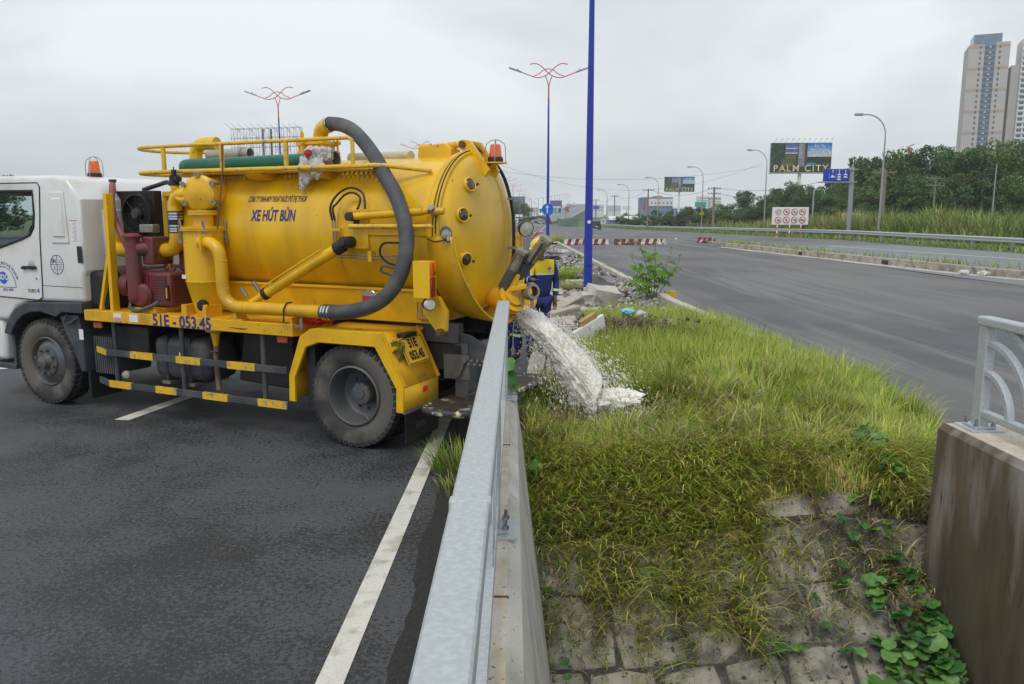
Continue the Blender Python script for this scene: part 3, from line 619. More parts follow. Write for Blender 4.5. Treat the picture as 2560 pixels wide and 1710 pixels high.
letter(TX['udc'], 'whites', door, (5.0, 1.0915, 1.465), (-1, 0, 0), (0, 0, 1)); letter(TX['phone'], 'navy', door, (4.93, 1.0865, 1.318), (-1, 0, 0), (0, 0, 1))
part('emblem_arc', MB().tube([(5.0 - .22 * math.cos(t), 1.0865, 1.35 + .24 * math.sin(t)) for t in np.linspace(0, math.pi, 20)] , .004, 4).bx(4.78, 5.22, 1.0855, 1.088, 1.347, 1.353), 'navy', door)
am = TX['arch'].copy()
for v in am.vertices:
    a_ = math.pi / 2 + v.co.x / .27; rr_ = .275 + v.co.y; v.co = (5.0 - rr_ * math.cos(math.pi - a_) * -1, 1.087, 1.35 + rr_ * math.sin(a_)) if False else (5.0 + rr_ * math.cos(a_), 1.087, 1.35 + rr_ * math.sin(a_))
put('lettering', am, 'navy', door)
letter(TX['mirror'], 'yels', T, (4.75, -1.04, 2.36), (1, 0, 0), (0, 0, 1))
# cab inside
part('dashboard', MB().bx(5.0, 5.5, -.95, .95, 1.5, 1.83), 'interior', bevel=.05)
part('steering_wheel', MB().tube([(4.98 + .09 * math.sin(t), .5 + .21 * math.cos(t), 1.92 + .17 * math.sin(t)) for t in np.linspace(0, 2 * math.pi, 25)], .016, 8, False).cyl((5.15, .5, 1.75), (4.98, .5, 1.92), .035), 'interior')
for y in (.5, -.4): part('seat', MB().bx(4.25, 4.75, y - .25, y + .25, 1.35, 1.60).bx(4.12, 4.25, y - .25, y + .25, 1.5, 2.05), 'interior', bevel=.05)
part('mirror_arm', MB().tube([(5.3, 1.09, 2.5), (5.2, 1.2, 2.53), (5.05, 1.25, 2.53)], .012).bx(4.98, 5.12, 1.2, 1.27, 2.50, 2.545), 'black', bevel=.005)
# cab rear wall detail
part('rear_wall_panel', MB().bx(3.585, 3.604, -.2, .80, 1.75, 2.25), 'white', bevel=.008)
for k in range(3): part('rear_wall_rib', MB().bx(3.575, 3.60, .2 - k * .3, .26 - k * .3, 1.70, 2.4), 'white', bevel=.008)
part('cab_rear_cover', MB().bx(3.38, 3.66, -.95, 1.0, 1.16, 1.57), 'black', bevel=.05)
def beacon(x, y, z, nm='beacon_light', r=.075, h=.19):
    b = part(nm, MB().lathe([(0, h), (r * .62, h), (r * .75, h * .93), (r * .92, h * .3), (r * .97, .045)], (x, y, z), (0, 0, 1), 24), 'orange')
    part('lamp_core', MB().lathe([(.02, .04), (.028, h * .5), (.015, h * .75), (0, h * .75)], (x, y, z), (0, 0, 1), 12), 'lens_orange', b)
    part('base', MB().lathe([(0, 0), (r * 1.08, 0), (r * 1.08, .03), (r, .05), (0, .05)], (x, y, z), (0, 0, 1), 24), 'black', b)
    q = MB()
    for k in range(4):
        a = k * math.pi / 2 + .4; q.tube([(x + math.cos(a) * c, y + math.sin(a) * c, z + zz) for c, zz in ((r * 1.4, 0), (r * 1.4, h * .8), (r * 1.2, h * 1.05), (r * .6, h * 1.22), (0, h * 1.27))], .0045, 5)
    part('wire_cage', q, 'bolt', b)
beacon(4.18, .40, 2.63)
# --- tank
TR, TZ = .74, 2.02
def ringx(x0, x1, r0, r1, n=64): return MB().lathe([(r0, x0), (r1, x0), (r1, x1), (r0, x1), (r0, x0)], (0, 0, TZ), (1, 0, 0), n)
tank = part('tank', MB().lathe([(0, 2.80), (.25, 2.79), (.5, 2.72), (.66, 2.62), (TR, 2.5), (TR, 1.9), (TR, 1.2), (TR, .5), (TR, -.2), (TR, -.64)], (0, 0, TZ), (1, 0, 0), 72), 'yellow_tank')
for x in (.42, 2.40): part('weld_seam', ringx(x - .006, x + .006, TR - .01, TR + .004), 'yellow', tank)
part('rear_ring', ringx(-.655, -.60, TR - .02, TR + .045), 'yellow', tank, bevel=.006)
part('gasket', ringx(-.668, -.657, TR - .02, TR + .030), 'black', tank)
part('door_ring', ringx(-.725, -.670, TR - .02, TR + .045), 'yellow', tank, bevel=.006)
rd = part('rear_door', MB().lathe([(.76, -.70), (.735, -.75), (.68, -.80), (.58, -.845), (.44, -.885), (.28, -.91), (.14, -.922), (0, -.926)], (0, 0, TZ), (1, 0, 0), 72), 'yellow_tank')
for (y, z) in ((.40, 2.47), (.56, 2.19), (.52, 1.78)):
    r_ = math.hypot(y, z - TZ); x = -.60 - .34 * math.sqrt(max(.05, 1 - (r_ / .80) ** 2)); nrm = Vector((-.8, y * .62, (z - TZ) * .62)).normalized(); c = Vector((x - .028, y, z))
    sg_ = part('sight_glass', MB().lathe([(.072, -.03), (.072, .012), (.064, .02), (.055, .015), (.055, -.03)], c, nrm, 24), 'yellow', rd)
    part('sight_glass_lens', MB().lathe([(.056, .008), (.045, .022), (0, .032)], c, nrm, 20), mat('brown_sight_glass', (.05, .022, .012), .15, var=.3, coat=.6), rd)
    part('sight_glass_knob', MB().cyl(c + Vector((0, -.085, -.01)), c + nrm * .06 + Vector((0, -.085, -.01)), .012), 'black', rd)
for y, z in ((.42, 1.83), (.40, 1.55)): part('sticker', MB().bx(-.91, -.905, y - .05, y + .0, z - .03, z + .05, Matrix.Translation((.045 if z > 1.7 else .085, 0, 0))), 'whites', rd)
# lettering wrapped on the tank
def wrap(me, x0, z0, m, name='lettering'):
    me = me.copy(); a0 = math.asin((z0 - TZ) / TR)
    for v in me.vertices:
        a = a0 + v.co.y / TR; rr_ = TR + .004; v.co = (x0 - v.co.x, rr_ * math.cos(a), TZ + rr_ * math.sin(a))
    o = put(name, me, m, tank); return o
# cradle / subframe
part('cradle', MB().add([(2.4, .60, 1.47), (-.55, .60, 1.47), (-.55, .56, 1.16), (2.4, .56, 1.16), (2.4, -.60, 1.47), (-.55, -.60, 1.47), (-.55, -.56, 1.16), (2.4, -.56, 1.16)], [(0, 1, 2, 3), (7, 6, 5, 4), (1, 5, 6, 2), (0, 3, 7, 4), (3, 2, 6, 7)]).bx(-.55, 2.4, .555, .615, 1.465, 1.49).bx(-.55, 2.4, -.615, -.555, 1.465, 1.49), 'yellow', bevel=.004)
part('subframe', MB().bx(-.75, 3.0, .36, .47, .97, 1.16).bx(-.75, 3.0, -.47, -.36, .97, 1.16), 'grey_plastic', bevel=.008)
part('cradle_badge', MB().lathe([(.0, .004), (.085, .004), (.09, 0)], (.17, .605, 1.38), (0, 1, 0), 28), 'chrome'); part('cradle_badge', MB().bx(.10, .24, .609, .613, 1.355, 1.405), 'reds')
# upper walkway rack
def loop(z, x0, y=.75): return [(x0, y, z), (1.0, y, z), (2.75, y, z)] + [(2.86 + .42 * math.sin(t), .33 + .42 * math.cos(t), z) for t in np.linspace(.3, math.pi - .3, 9)] + [(2.3, -.14, z)]
rk = part('walkway_rail', MB().tube([(.205, .75, 2.66), (.205, .75, 2.85), (.215, .75, 2.89), (.25, .75, 2.91)] + loop(2.91, .35), .019, 10), 'yellow_rail')
part('walkway_rail', MB().tube([(-.50, .50, 2.60), (-.14, .66, 2.645), (-.02, .74, 2.65)] + loop(2.645, .1), .022, 10), 'yellow_rail')
part('walkway_rail', MB().tube([(-.12, .30, 2.66), (.3, .34, 2.65), (2.3, .34, 2.65)], .018, 10), 'yellow_rail')
for x in (2.65, 1.83, 1.0): part('rail_post', MB().bx(x - .022, x + .022, .735, .765, 2.64, 2.91), 'yellow_rail', bevel=.006)
q = MB()
for k in range(46): q.bx(.05 + k * .056, .05 + k * .056 + .038, .36, .73, 2.612, 2.62)
for k in range(6): q.bx(.05, 2.6, .36 + k * .068, .385 + k * .068, 2.61, 2.621)
part('walkway_mesh', q, 'yellow_rail', smooth=0)
for x in (1.47, .73): part('walkway_bracket', MB().prism([(.20, 2.73), (.74, 2.615), (.66, 2.56), (.45, 2.52), (.42, 2.61)], lambda y, z: (x - .11, y, z), lambda y, z: (x + .11, y, z)), 'yellow', bevel=.004)
part('tie_rope', MB().tube(spl([(1.80, .77, 2.9), (1.79, .80, 2.6), (1.72, .93, 2.3), (1.70, 1.0, 2.05)]), .008, 6), 'stemd')
# top manhole with elbow
part('manhole', MB().lathe([(.17, -.03), (.17, .20), (.20, .205), (.20, .235), (.19, .24), (.12, .26), (0, .262)], (1.19, 0, 2.72), (0, 0, 1), 32), 'yellow')
for k in range(6):
    a = k * math.pi / 3 + .3; c, s = 1.19 + .215 * math.cos(a), .215 * math.sin(a); part('lid_clamp', MB().cyl((c, s, 2.82), (c, s, 3.0), .012, n=8).bx(c - .03, c + .03, s - .02, s + .02, 2.93, 2.965).cyl((c, s, 2.80), (c, s, 2.86), .025, n=10), 'yellow_dirty')
part('lid_eye', MB().tube([(1.34, .1, 2.95), (1.33, .1, 3.05), (1.32, .1, 3.07), (1.31, .1, 3.05), (1.31, .1, 2.95)], .012), 'yellow_dirty')
part('top_elbow', MB().tube(spl([(1.16, 0, 2.95), (1.155, .0, 3.02), (1.12, .02, 3.085), (1.04, .05, 3.118), (.98, .08, 3.12)]), .078, 18), 'yellow')
hp = [(1.05, .045, 3.12), (.95, .07, 3.135), (.74, .16, 3.10), (.52, .28, 3.02), (.3, .40, 2.88), (.08, .55, 2.72), (-.114, .70, 2.555), (-.32, .83, 2.36), (-.46, .92, 2.12), (-.51, .98, 1.90), (-.47, 1.03, 1.66), (-.34, 1.06, 1.47), (-.15, 1.07, 1.36), (.07, 1.07, 1.305), (.30, 1.05, 1.285), (.40, 1.045, 1.284)]
hs = spl(hp, 14); hr = [.068 + (.0035 if i % 2 else 0) for i in range(len(hs))]
part('suction_hose', MB().tube(hs, hr, 18), 'hose', smooth=60)
for c0 in ((1.03, .052, 3.121), (1.0, .058, 3.127), (.97, .065, 3.132)): part('hose_clamp', MB().lathe([(.0775, -.008), (.080, -.008), (.080, .008), (.0775, .008)], c0, (-1, .25, .2), 24), 'chrome')
for x in (.36, .33, .29): part('hose_clamp', MB().lathe([(.074, -.009), (.0775, -.009), (.0775, .009), (.074, .009)], (x, 1.047, 1.285), (1, 0, 0), 24), 'chrome')
part('return_elbow', MB().tube(spl([(2.70, .25, 2.60), (2.70, .25, 2.86), (2.65, .25, 2.95), (2.52, .25, 2.975), (2.38, .25, 2.97)]), .07, 16), 'yellow')
# --- cyclone separator and pipework
CX, CY = 2.03, .86
part('separator_drum', MB().lathe([(0, -.34), (.14, -.33), (.165, -.28), (.165, .02), (.185, .02), (.185, .045), (.178, .05), (.178, .075), (.15, .095), (0, .10)], (CX, CY - .02, 2.41), (-.22, 1, 0), 36), 'yellow')
for k in range(6):
    a = k * math.pi / 3 + .5; c = Vector((CX - .02 + .187 * math.cos(a), CY + .01 - .187 * math.cos(a) * -.22, 2.41 + .187 * math.sin(a))); part('drum_bolt', MB().cyl(c - Vector((-.0132, .06, 0)), c + Vector((-.0154, .07, 0)), .016, n=8).lathe([(.012, -.006), (.03, -.006), (.03, .006), (.012, .006)], c + Vector((-.0154, .07, 0)), (-.22, 1, 0), 12), 'alu')
part('drum_plug', MB().cyl((CX + .17, CY - .02, 2.40), (CX + .19, CY, 2.40), .02), 'alu')
part('neck', MB().lathe([(.145, 2.215), (.145, 2.235), (.105, 2.24), (.105, 2.07), (.105, 2.06)], (CX, CY, 0), (0, 0, 1), 28).lathe([(0.1, 2.19), (.145, 2.19), (.145, 2.213)], (CX, CY, 0), (0, 0, 1), 28), 'yellow')
cyc = part('cyclone', MB().lathe([(.10, 2.075), (.225, 2.07), (.225, 2.05), (.205, 2.048), (.205, 1.515), (.209, 1.51), (.205, 1.505), (.115, 1.15)], (CX, CY, 0), (0, 0, 1), 40), 'yellow')
part('cyclone_foot', MB().bx(CX - .17, CX - .10, CY - .02, CY + .2, 1.147, 1.27).bx(CX + .10, CX + .17, CY - .02, CY + .2, 1.147, 1.27).lathe([(0, 1.147), (.19, 1.147), (.19, 1.16), (0, 1.16)], (CX, CY, 0), (0, 0, 1), 30), 'yellow_dirty', cyc)
part('flange_lip', MB().lathe([(.205, 2.030), (.232, 2.030), (.232, 2.046), (.205, 2.046)], (CX, CY, 0), (0, 0, 1), 40), 'yellow_dirty', cyc)
for a in (.6, 2.4, -1.0, 3.6):
    c, s = CX + .225 * math.cos(a), CY + .225 * math.sin(a); part('toggle_clamp', MB().tube([(c, s, 1.93), (c, s, 2.12), (c + .01, s, 2.14), (c + .02, s, 2.12), (c + .02, s, 1.95)], .009, 6).bx(c - .02, c + .03, s - .015, s + .015, 1.90, 1.945), 'alu', cyc)
part('drain_knob', MB().lathe([(0, .05), (.05, .045), (.062, .02), (.062, 0)], (1.93, 1.02, 1.27), (-.35, 1, 0), 24), 'black', cyc)
part('drain_knob_bar', MB().bar((1.99, 1.075, 1.265), (1.85, 1.04, 1.275), .014, .018), 'yellow', cyc)
part('sticker', MB().bx(2.11, 2.17, 1.05, 1.053, 1.54, 1.58), 'whites', cyc)
part('safety_valve', MB().tube(spl([(2.22, .84, 2.36), (2.34, .83, 2.35), (2.42, .82, 2.40), (2.44, .82, 2.48)]), .038, 12).cyl((2.44, .82, 2.46), (2.44, .82, 2.50), .046), 'yellow')
part('safety_valve_cap', MB().cyl((2.44, .82, 2.495), (2.44, .82, 2.60), .05).cyl((2.44, .82, 2.60), (2.44, .82, 2.66), .026).cyl((2.44, .82, 2.56), (2.33, .86, 2.56), .032).cyl((2.44, .82, 2.66), (2.44, .82, 2.69), .006), 'black')
part('suction_elbow', MB().tube(spl([(2.15, .82, 2.40), (2.30, .80, 2.41), (2.43, .78, 2.39), (2.50, .77, 2.31), (2.51, .77, 2.22)]), .076, 18), 'yellow')
part('rubber_sleeve', MB().cyl((2.51, .77, 2.23), (2.51, .77, 2.00), .078), 'black')
for z in (2.205, 2.175, 2.15, 2.075, 2.045, 2.02): part('hose_clamp', MB().lathe([(.078, -.009), (.082, -.009), (.082, .009), (.078, .009)], (2.51, .77, z), (0, 0, 1), 24), 'chrome')
part('pump_elbow', MB().tube(spl([(2.51, .77, 2.01), (2.515, .77, 1.92), (2.56, .77, 1.84), (2.64, .77, 1.815), (2.70, .77, 1.81)]), .076, 18), 'yellow'); part('pump_flange', MB().bx(2.70, 2.725, .66, .88, 1.70, 1.92), 'yellow', bevel=.004)
part('cyclone_inlet', MB().tube(spl([(1.98, .95, 1.90), (1.90, 1.02, 1.915), (1.80, 1.07, 1.915)]), [.04 + .024 * min(1, i / 8) for i in range(17)], 16), 'yellow'); part('inlet_flange', MB().bx(1.78, 1.80, .985, 1.155, 1.835, 1.995, Matrix.Translation((0, 0, 0))), 'yellow', bevel=.003)
part('delivery_pipe', MB().tube(spl([(1.79, 1.07, 1.915), (1.70, 1.085, 1.905), (1.615, 1.09, 1.84), (1.59, 1.09, 1.74), (1.585, 1.09, 1.60), (1.58, 1.09, 1.46), (1.55, 1.09, 1.36), (1.46, 1.08, 1.295), (1.34, 1.07, 1.283), (1.0, 1.06, 1.283), (.6, 1.05, 1.283), (.36, 1.05, 1.284)], 10), .063, 18), 'yellow')
for p_, ax in (((1.588, 1.09, 1.74), (0, 0, 1)), ((1.582, 1.09, 1.47), (0, 0, 1)), ((1.32, 1.07, 1.283), (1, 0, 0))): part('pipe_weld', MB().lathe([(.060, -.005), (.066, -.003), (.066, .003), (.060, .005)], p_, ax, 24), 'yellow_dirty')
part('pipe_support', MB().bx(1.42, 1.46, .95, 1.10, 1.147, 1.24).bx(1.36, 1.52, .98, 1.095, 1.147, 1.165), 'yellow', bevel=.003); part('pipe_hook', MB().tube([(.79, 1.135, 1.17), (.79, 1.13, 1.30), (.785, 1.09, 1.355), (.78, 1.02, 1.355)], .008, 6), 'chassis')
part('drain_cock', MB().cyl((.64, 1.06, 1.22), (.64, 1.06, 1.10), .018).bar((.60, 1.08, 1.14), (.70, 1.08, 1.13), .012, .02), 'alu')
# --- pump, radiator, frame
pu = part('vacuum_pump', MB().bx(2.50, 3.14, .30, .92, 1.215, 1.58), 'red', bevel=.03)
q = MB()
for k in range(9): q.bx(2.54, 2.74, .92, .932, 1.29 + k * .03, 1.305 + k * .03)
for k in range(10): q.bx(2.485, 2.503, .34, .88, 1.24 + k * .033, 1.258 + k * .033)
for k in range(6): q.bx(2.80 + k * .05, 2.825 + k * .05, .92, .934, 1.30, 1.56)
part('cooling_rib', q, 'red', pu, 0)
part('sight_gauge', MB().bx(2.51, 2.56, .921, .935, 1.28, 1.45), 'black', pu); part('sight_gauge_glass', MB().bx(2.527, 2.543, .935, .939, 1.31, 1.42), 'yels', pu)
for x in (2.72, 2.62): part('lifting_eye', MB().tube([(x + .03 * math.cos(t), .75, 1.625 + .03 * math.sin(t)) for t in np.linspace(0, 2 * math.pi, 15)], .01, 6, False).cyl((x, .75, 1.57), (x, .75, 1.60), .014), 'red', pu)
part('silencer_pipe', MB().lathe([(0, 2.0), (.06, 1.995), (.082, 1.975), (.105, 1.972), (.105, 1.955), (.08, 1.95), (.08, 1.36), (.085, 1.30), (.07, 1.26), (0, 1.25)], (2.93, .99, 0), (0, 0, 1), 28), 'red')
part('silencer_volute', MB().lathe([(0, .06), (.10, .055), (.13, .02), (.13, -.05), (0, -.06)], (2.87, .97, 1.33), (-.3, 1, 0), 28), 'red')
part('pump_head', MB().bx(2.70, 2.86, .66, .94, 1.66, 1.96).cyl((2.90, .98, 1.83), (2.74, .82, 1.83), .075), 'red', bevel=.02)
part('pump_stack', MB().bx(2.44, 2.60, .45, .70, 1.58, 1.98), 'red', bevel=.04)
part('air_valve', MB().bx(2.72, 2.92, .80, .90, 2.0, 2.09), 'alu', bevel=.01)
part('pump_hose', MB().tube(spl([(3.0, .98, 1.30), (2.98, 1.03, 1.20), (2.85, 1.06, 1.17), (2.68, 1.04, 1.22), (2.60, .99, 1.27)]), .022, 10), 'hose')
part('pump_base', MB().bx(2.62, 2.98, .30, 1.02, 1.147, 1.20), 'yellow', bevel=.004)
rad = part('radiator', MB().bx(3.08, 3.72, .42, .54, 1.93, 2.46), 'black', bevel=.01)
part('fan_shroud', MB().lathe([(.20, 0), (.225, 0), (.225, .07), (.205, .07), (.20, 0)], (3.30, .54, 2.20), (0, 1, 0), 36), 'black', rad)
q = MB()
for k in range(7):
    a = 2 * math.pi * k / 7; m = Matrix.Translation((3.30, .565, 2.20)) @ Matrix.Rotation(a, 4, 'Y') @ Matrix.Rotation(.5, 4, 'X'); q.bx(-.045, .045, -.004, .004, .06, .195, m)
part('fan_blades', q, 'chassis', rad, 0); part('fan_motor', MB().lathe([(0, .06), (.05, .055), (.062, .03), (.062, 0)], (3.30, .575, 2.20), (0, 1, 0), 24), 'grey_plastic', rad)
q = MB()
for rr_ in (.08, .13, .17, .205): q.tube([(3.30 + rr_ * math.cos(t), .60, 2.20 + rr_ * math.sin(t)) for t in np.linspace(0, 2 * math.pi, 33)], .003, 4, False)
for k in range(8): q.tube([(3.30 + .06 * math.cos(k * .785), .602, 2.20 + .06 * math.sin(k * .785)), (3.30 + .21 * math.cos(k * .785), .602, 2.20 + .21 * math.sin(k * .785))], .003, 4)
part('fan_guard', q, 'black', rad); part('radiator_core', MB().bx(3.10, 3.70, .54, .543, 1.95, 2.44), mat('radiator_fins', (.012, .012, .013), .7, var=.4, vs=60, stretch=(1, 1, 8)), rad)
part('frame_post', MB().bar((3.26, 1.0, 1.147), (3.24, 1.0, 2.42), .085, .05, (1, 0, 0)), 'yellow', bevel=.004); part('frame_brace', MB().bar((3.47, 1.0, 1.147), (3.27, 1.0, 1.82), .05, .04, (1, 0, 0)), 'yellow', bevel=.004)
part('frame_post', MB().bar((3.05, .40, 1.147), (3.05, .40, 2.42), .05, .05, (1, 0, 0)), 'yellow'); part('frame_top', MB().bx(2.5, 3.06, .38, .43, 2.40, 2.45), 'yellow')
part('coolant_hose', MB().tube(spl([(3.62, .62, 2.50), (3.55, .68, 2.52), (3.46, .76, 2.46), (3.36, .86, 2.3), (3.26, .9, 2.1), (3.15, .92, 1.95), (3.10, .9, 1.80)]), .034, 12), 'redhose'); part('coolant_neck', MB().cyl((3.64, .6, 2.44), (3.64, .6, 2.56), .03).cyl((3.64, .6, 2.56), (3.64, .6, 2.59), .042), 'rust')
part('oil_hose', MB().tube(spl([(3.55, .6, 1.35), (3.62, .7, 1.55), (3.63, .75, 1.9), (3.56, .75, 2.15)]), .024, 10), 'black')
part('vent_hose', MB().tube(spl([(3.5, .3, 2.48), (3.2, .35, 2.53), (2.95, .45, 2.55), (2.75, .55, 2.50), (2.62, .60, 2.42)]), .026, 10), 'black')
part('cross_pipe', MB().tube(spl([(3.2, .15, 2.42), (2.9, .3, 2.44), (2.75, .4, 2.40), (2.72, .45, 2.25)]), .06, 14), 'yellow'); part('cross_pipe', MB().tube(spl([(3.45, .8, 1.95), (3.42, .8, 1.84), (3.30, .8, 1.80), (3.1, .8, 1.80)]), .075, 14), 'yellow')
part('fluid_bottle', MB().bx(2.75, 2.95, .4, .5, 2.0, 2.35), 'carsilver', bevel=.02)
part('oil_cooler', MB().bx(3.20, 3.48, .55, .80, 1.30, 1.62), 'red', bevel=.03); part('pulley', MB().lathe([(0, .05), (.12, .05), (.12, -.05), (0, -.05)], (3.20, .86, 1.42), (1, .3, 0), 20), 'red')
part('rear_column', MB().cyl((2.75, .3, 1.15), (2.75, .3, 2.4), .03).cyl((2.62, .35, 1.15), (2.62, .35, 2.4), .03), 'yellow')
# --- hydraulic side gear
part('mount_plate', MB().bx(.05, .335, .73, .76, 1.87, 2.24), 'yellow', bevel=.004)
part('side_box', MB().bx(-.60, .06, .60, .755, 2.0, 2.115), 'yellow', bevel=.006)
part('door_ram', MB().cyl((.16, .83, 2.178), (-.60, .83, 2.222), .036).cyl((-.60, .83, 2.222), (-.66, .83, 2.226), .028).bar((.08, .83, 2.225), (-.58, .83, 2.265), .012, .012), 'yellow'); part('ram_rod', MB().cyl((-.66, .83, 2.226), (-.70, .83, 2.228), .02).cyl((-.70, .80, 2.20), (-.70, .86, 2.26), .034), 'alu'); part('ram_pin', MB().cyl((.18, .77, 2.176), (.18, .89, 2.176), .042), 'chassis'); part('ram_eye', MB().cyl((-.80, .80, 2.225), (-.68, .83, 2.225), .032), 'yellow')
part('support_bar', MB().cyl((.16, .90, 2.086), (-.52, .90, 2.090), .022).cyl((-.52, .90, 2.09), (-.72, .88, 2.092), .018), 'yellow_rail')
part('tipping_ram', MB().cyl((.33, .88, 1.87), (1.18, .97, 1.40), .055).cyl((1.10, .96, 1.445), (1.32, .985, 1.325), .036).bar((.46, .955, 1.87), (1.14, 1.02, 1.49), .014, .014), 'yellow'); part('ram_collar', MB().cyl((1.12, .964, 1.433), (1.165, .969, 1.408), .060), 'black'); part('ram_head', MB().cyl((.34, .88, 1.865), (.26, .87, 1.91), .066).cyl((.24, .76, 1.935), (.24, .91, 1.935), .056).cyl((.24, .91, 1.935), (.24, .93, 1.935), .04), 'chassis', bevel=.006)
for x, z in ((1.20, 1.47), (1.36, 1.40)): part('ram_fitting', MB().cyl((x, 1.0, z - .02), (x + .05, 1.02, z + .07), .02), 'alu')
for dx, top in ((0., 2.445), (.03, 2.40)):
    part('hydraulic_hose', MB().tube(spl([(.43 - dx, .80, 2.14), (.435 - dx, .82, 2.25), (.40 - dx, .80, top - .10), (.32 - dx * .5, .76, top - .02), (.22, .74, top), (.10 + dx, .76, top - .05), (.05 + dx * 2.5, .80, top - .14), (.035 + dx * 3, .82, 2.25)]), .0105, 8), 'black')
    part('hydraulic_pipe', MB().tube([(.43 - dx, .80, 2.15), (.43 - dx, .78, 1.82 + dx * .4), (.41 - dx, .77, 1.79 + dx * .6), (.37 - dx, .77, 1.785 + dx * .8), (-.35, .76, 1.785 + dx), (-.45, .76, 1.785 + dx)], .007, 8), 'alu')
part('pipe_clamp', MB().bx(.34, .47, .775, .81, 2.04, 2.065), 'yellow'); part('pipe_clamp', MB().bx(.0, .04, .74, .79, 1.755, 1.855), 'yellow')
part('hydraulic_hose', MB().tube(spl([(-.35, .86, 1.94), (-.20, .88, 1.93), (-.16, .88, 1.84), (-.22, .86, 1.76), (-.35, .84, 1.72)]), .011, 8), 'black'); part('coiled_cable', MB().tube(spl([(-.35, .90, 1.70), (-.24, .93, 1.73), (-.20, .93, 1.68), (-.32, .9, 1.64)]), .012, 8), 'hose')
part('grease_streak', MB().bx(.145, .215, .7605, .762, 2.06, 2.15), 'chassis'); 
q = MB()
for k in range(4): q.tube([(-.42 - k * .045, .64, 1.62), (-.42 - k * .045, .66, 1.5), (-.42 - k * .045, .66, 1.22), (-.46 - k * .045, .62, 1.19)], .007, 6)
part('grease_line', q, 'alu'); part('line_clamp', MB().bx(-.60, -.38, .655, .685, 1.38, 1.42), 'yellow')
# --- rear apron, lamps, fender
q = MB(); nA = 40
for j in range(nA + 1):
    a = math.pi * j / nA; yy, zz = math.cos(a), -math.sin(a); rx = -.93 - .18 * math.sin(a) ** 1.3 + .12 * (1 - math.cos(a)) / 2; zt = .02 * math.cos(a * 2)
    for x, r_ in ((-.62, .80), (-.75, .835), (rx, .855 + .01)): q.v.append((x, r_ * yy, TZ - .02 + r_ * zz * (1.0 if a < math.pi else 1)))
for j in range(nA):
    for i in range(2): q.f.append((3 * j + i, 3 * j + i + 1, 3 * j + 4 + i, 3 * j + 3 + i))
ap = q.build('apron', 'yellow', T); s_ = ap.modifiers.new('thick', 'SOLIDIFY'); s_.thickness = .008
part('apron_lip', MB().tube([(-.93 - .18 * math.sin(math.pi * j / 40) ** 1.3 + .12 * (1 - math.cos(math.pi * j / 40)) / 2, .865 * math.cos(math.pi * j / 40), TZ - .02 - .865 * math.sin(math.pi * j / 40)) for j in range(41)], .011, 8), 'yellow', ap)
lb = part('lamp_box', MB().bx(-.785, -.615, .93, 1.05, 1.46, 1.79), 'yellow', bevel=.004)
part('indicator_lens', MB().bx(-.80, -.786, .965, 1.04, 1.66, 1.78), 'lens_orange', lb, bevel=.006); part('brake_lens', MB().bx(-.80, -.786, .965, 1.04, 1.47, 1.65), 'lens_red', lb, bevel=.006); part('lens_strip', MB().bx(-.803, -.7995, .97, 1.0, 1.665, 1.70), 'lens_red', lb)
part('reversing_lamp', MB().lathe([(0, .05), (.045, .045), (.055, .02), (.05, 0)], (-.74, .99, 1.405), (-.7, .6, 0), 24), 'lens_clear', lb); part('reversing_lamp_shell', MB().lathe([(.058, .02), (.058, -.02), (.04, -.05), (0, -.055)], (-.74, .99, 1.405), (-.7, .6, 0), 24), 'black', lb)
def work_lamp(c, d, r=.06):
    c = Vector(c); o = part('work_lamp', MB().lathe([(r, .03), (r * 1.05, .0), (r * .8, -.05), (0, -.06)], c, d, 24), 'grey_plastic'); part('lamp_glass', MB().lathe([(r * .94, .025), (0, .04)], c, d, 20), 'lens_clear', o); return o
work_lamp((-.85, .86, 2.035), (-.5, .75, -.45), .052); part('lamp_bracket', MB().cyl((-.87, .86, 2.0), (-.88, .87, 1.96), .015), 'alu'); part('lamp_cable', MB().tube(spl([(-.66, .87, 1.985), (-.75, .89, 1.955), (-.85, .885, 1.97), (-.88, .87, 1.95)]), .007, 6), 'black')
work_lamp((-.90, -.78, 2.05), (-.75, .55, -.25), .085)
part('pivot_bracket', MB().xz([(-.58, 1.46), (-.76, 1.46), (-.84, 1.33), (-.83, 1.15), (-.79, 1.10), (-.75, 1.12), (-.60, 1.30)], .80, .86), 'yellow', bevel=.004); part('pivot_pin', MB().cyl((-.79, .78, 1.135), (-.79, .90, 1.135), .04).cyl((-.79, .90, 1.135), (-.79, .915, 1.135), .025), 'rust')
part('hinge_bracket', MB().xz([(-.12, 2.73), (-.13, 2.86), (-.42, 2.885), (-.50, 2.83), (-.50, 2.72)], -.08, .12), 'yellow', bevel=.005); part('hinge_shaft', MB().cyl((-.10, .02, 2.855), (-.22, .02, 2.86), .035).cyl((-.42, .02, 2.865), (-.50, .02, 2.87), .035).cyl((-.50, .02, 2.87), (-.62, .02, 2.87), .028), 'yellow_dirty')
part('hinge_arm', MB().xz([(-.56, 2.90), (-.62, 2.915), (-.70, 2.90), (-.90, 2.62), (-.86, 2.56), (-.75, 2.60), (-.70, 2.74), (-.58, 2.83)], .05, .10).xz([(-.56, 2.90), (-.62, 2.915), (-.70, 2.90), (-.90, 2.62), (-.86, 2.56), (-.75, 2.60), (-.70, 2.74), (-.58, 2.83)], -.16, -.11), 'yellow', bevel=.004); part('hinge_pin', MB().cyl((-.62, -.17, 2.865), (-.62, .12, 2.865), .035), 'rust')
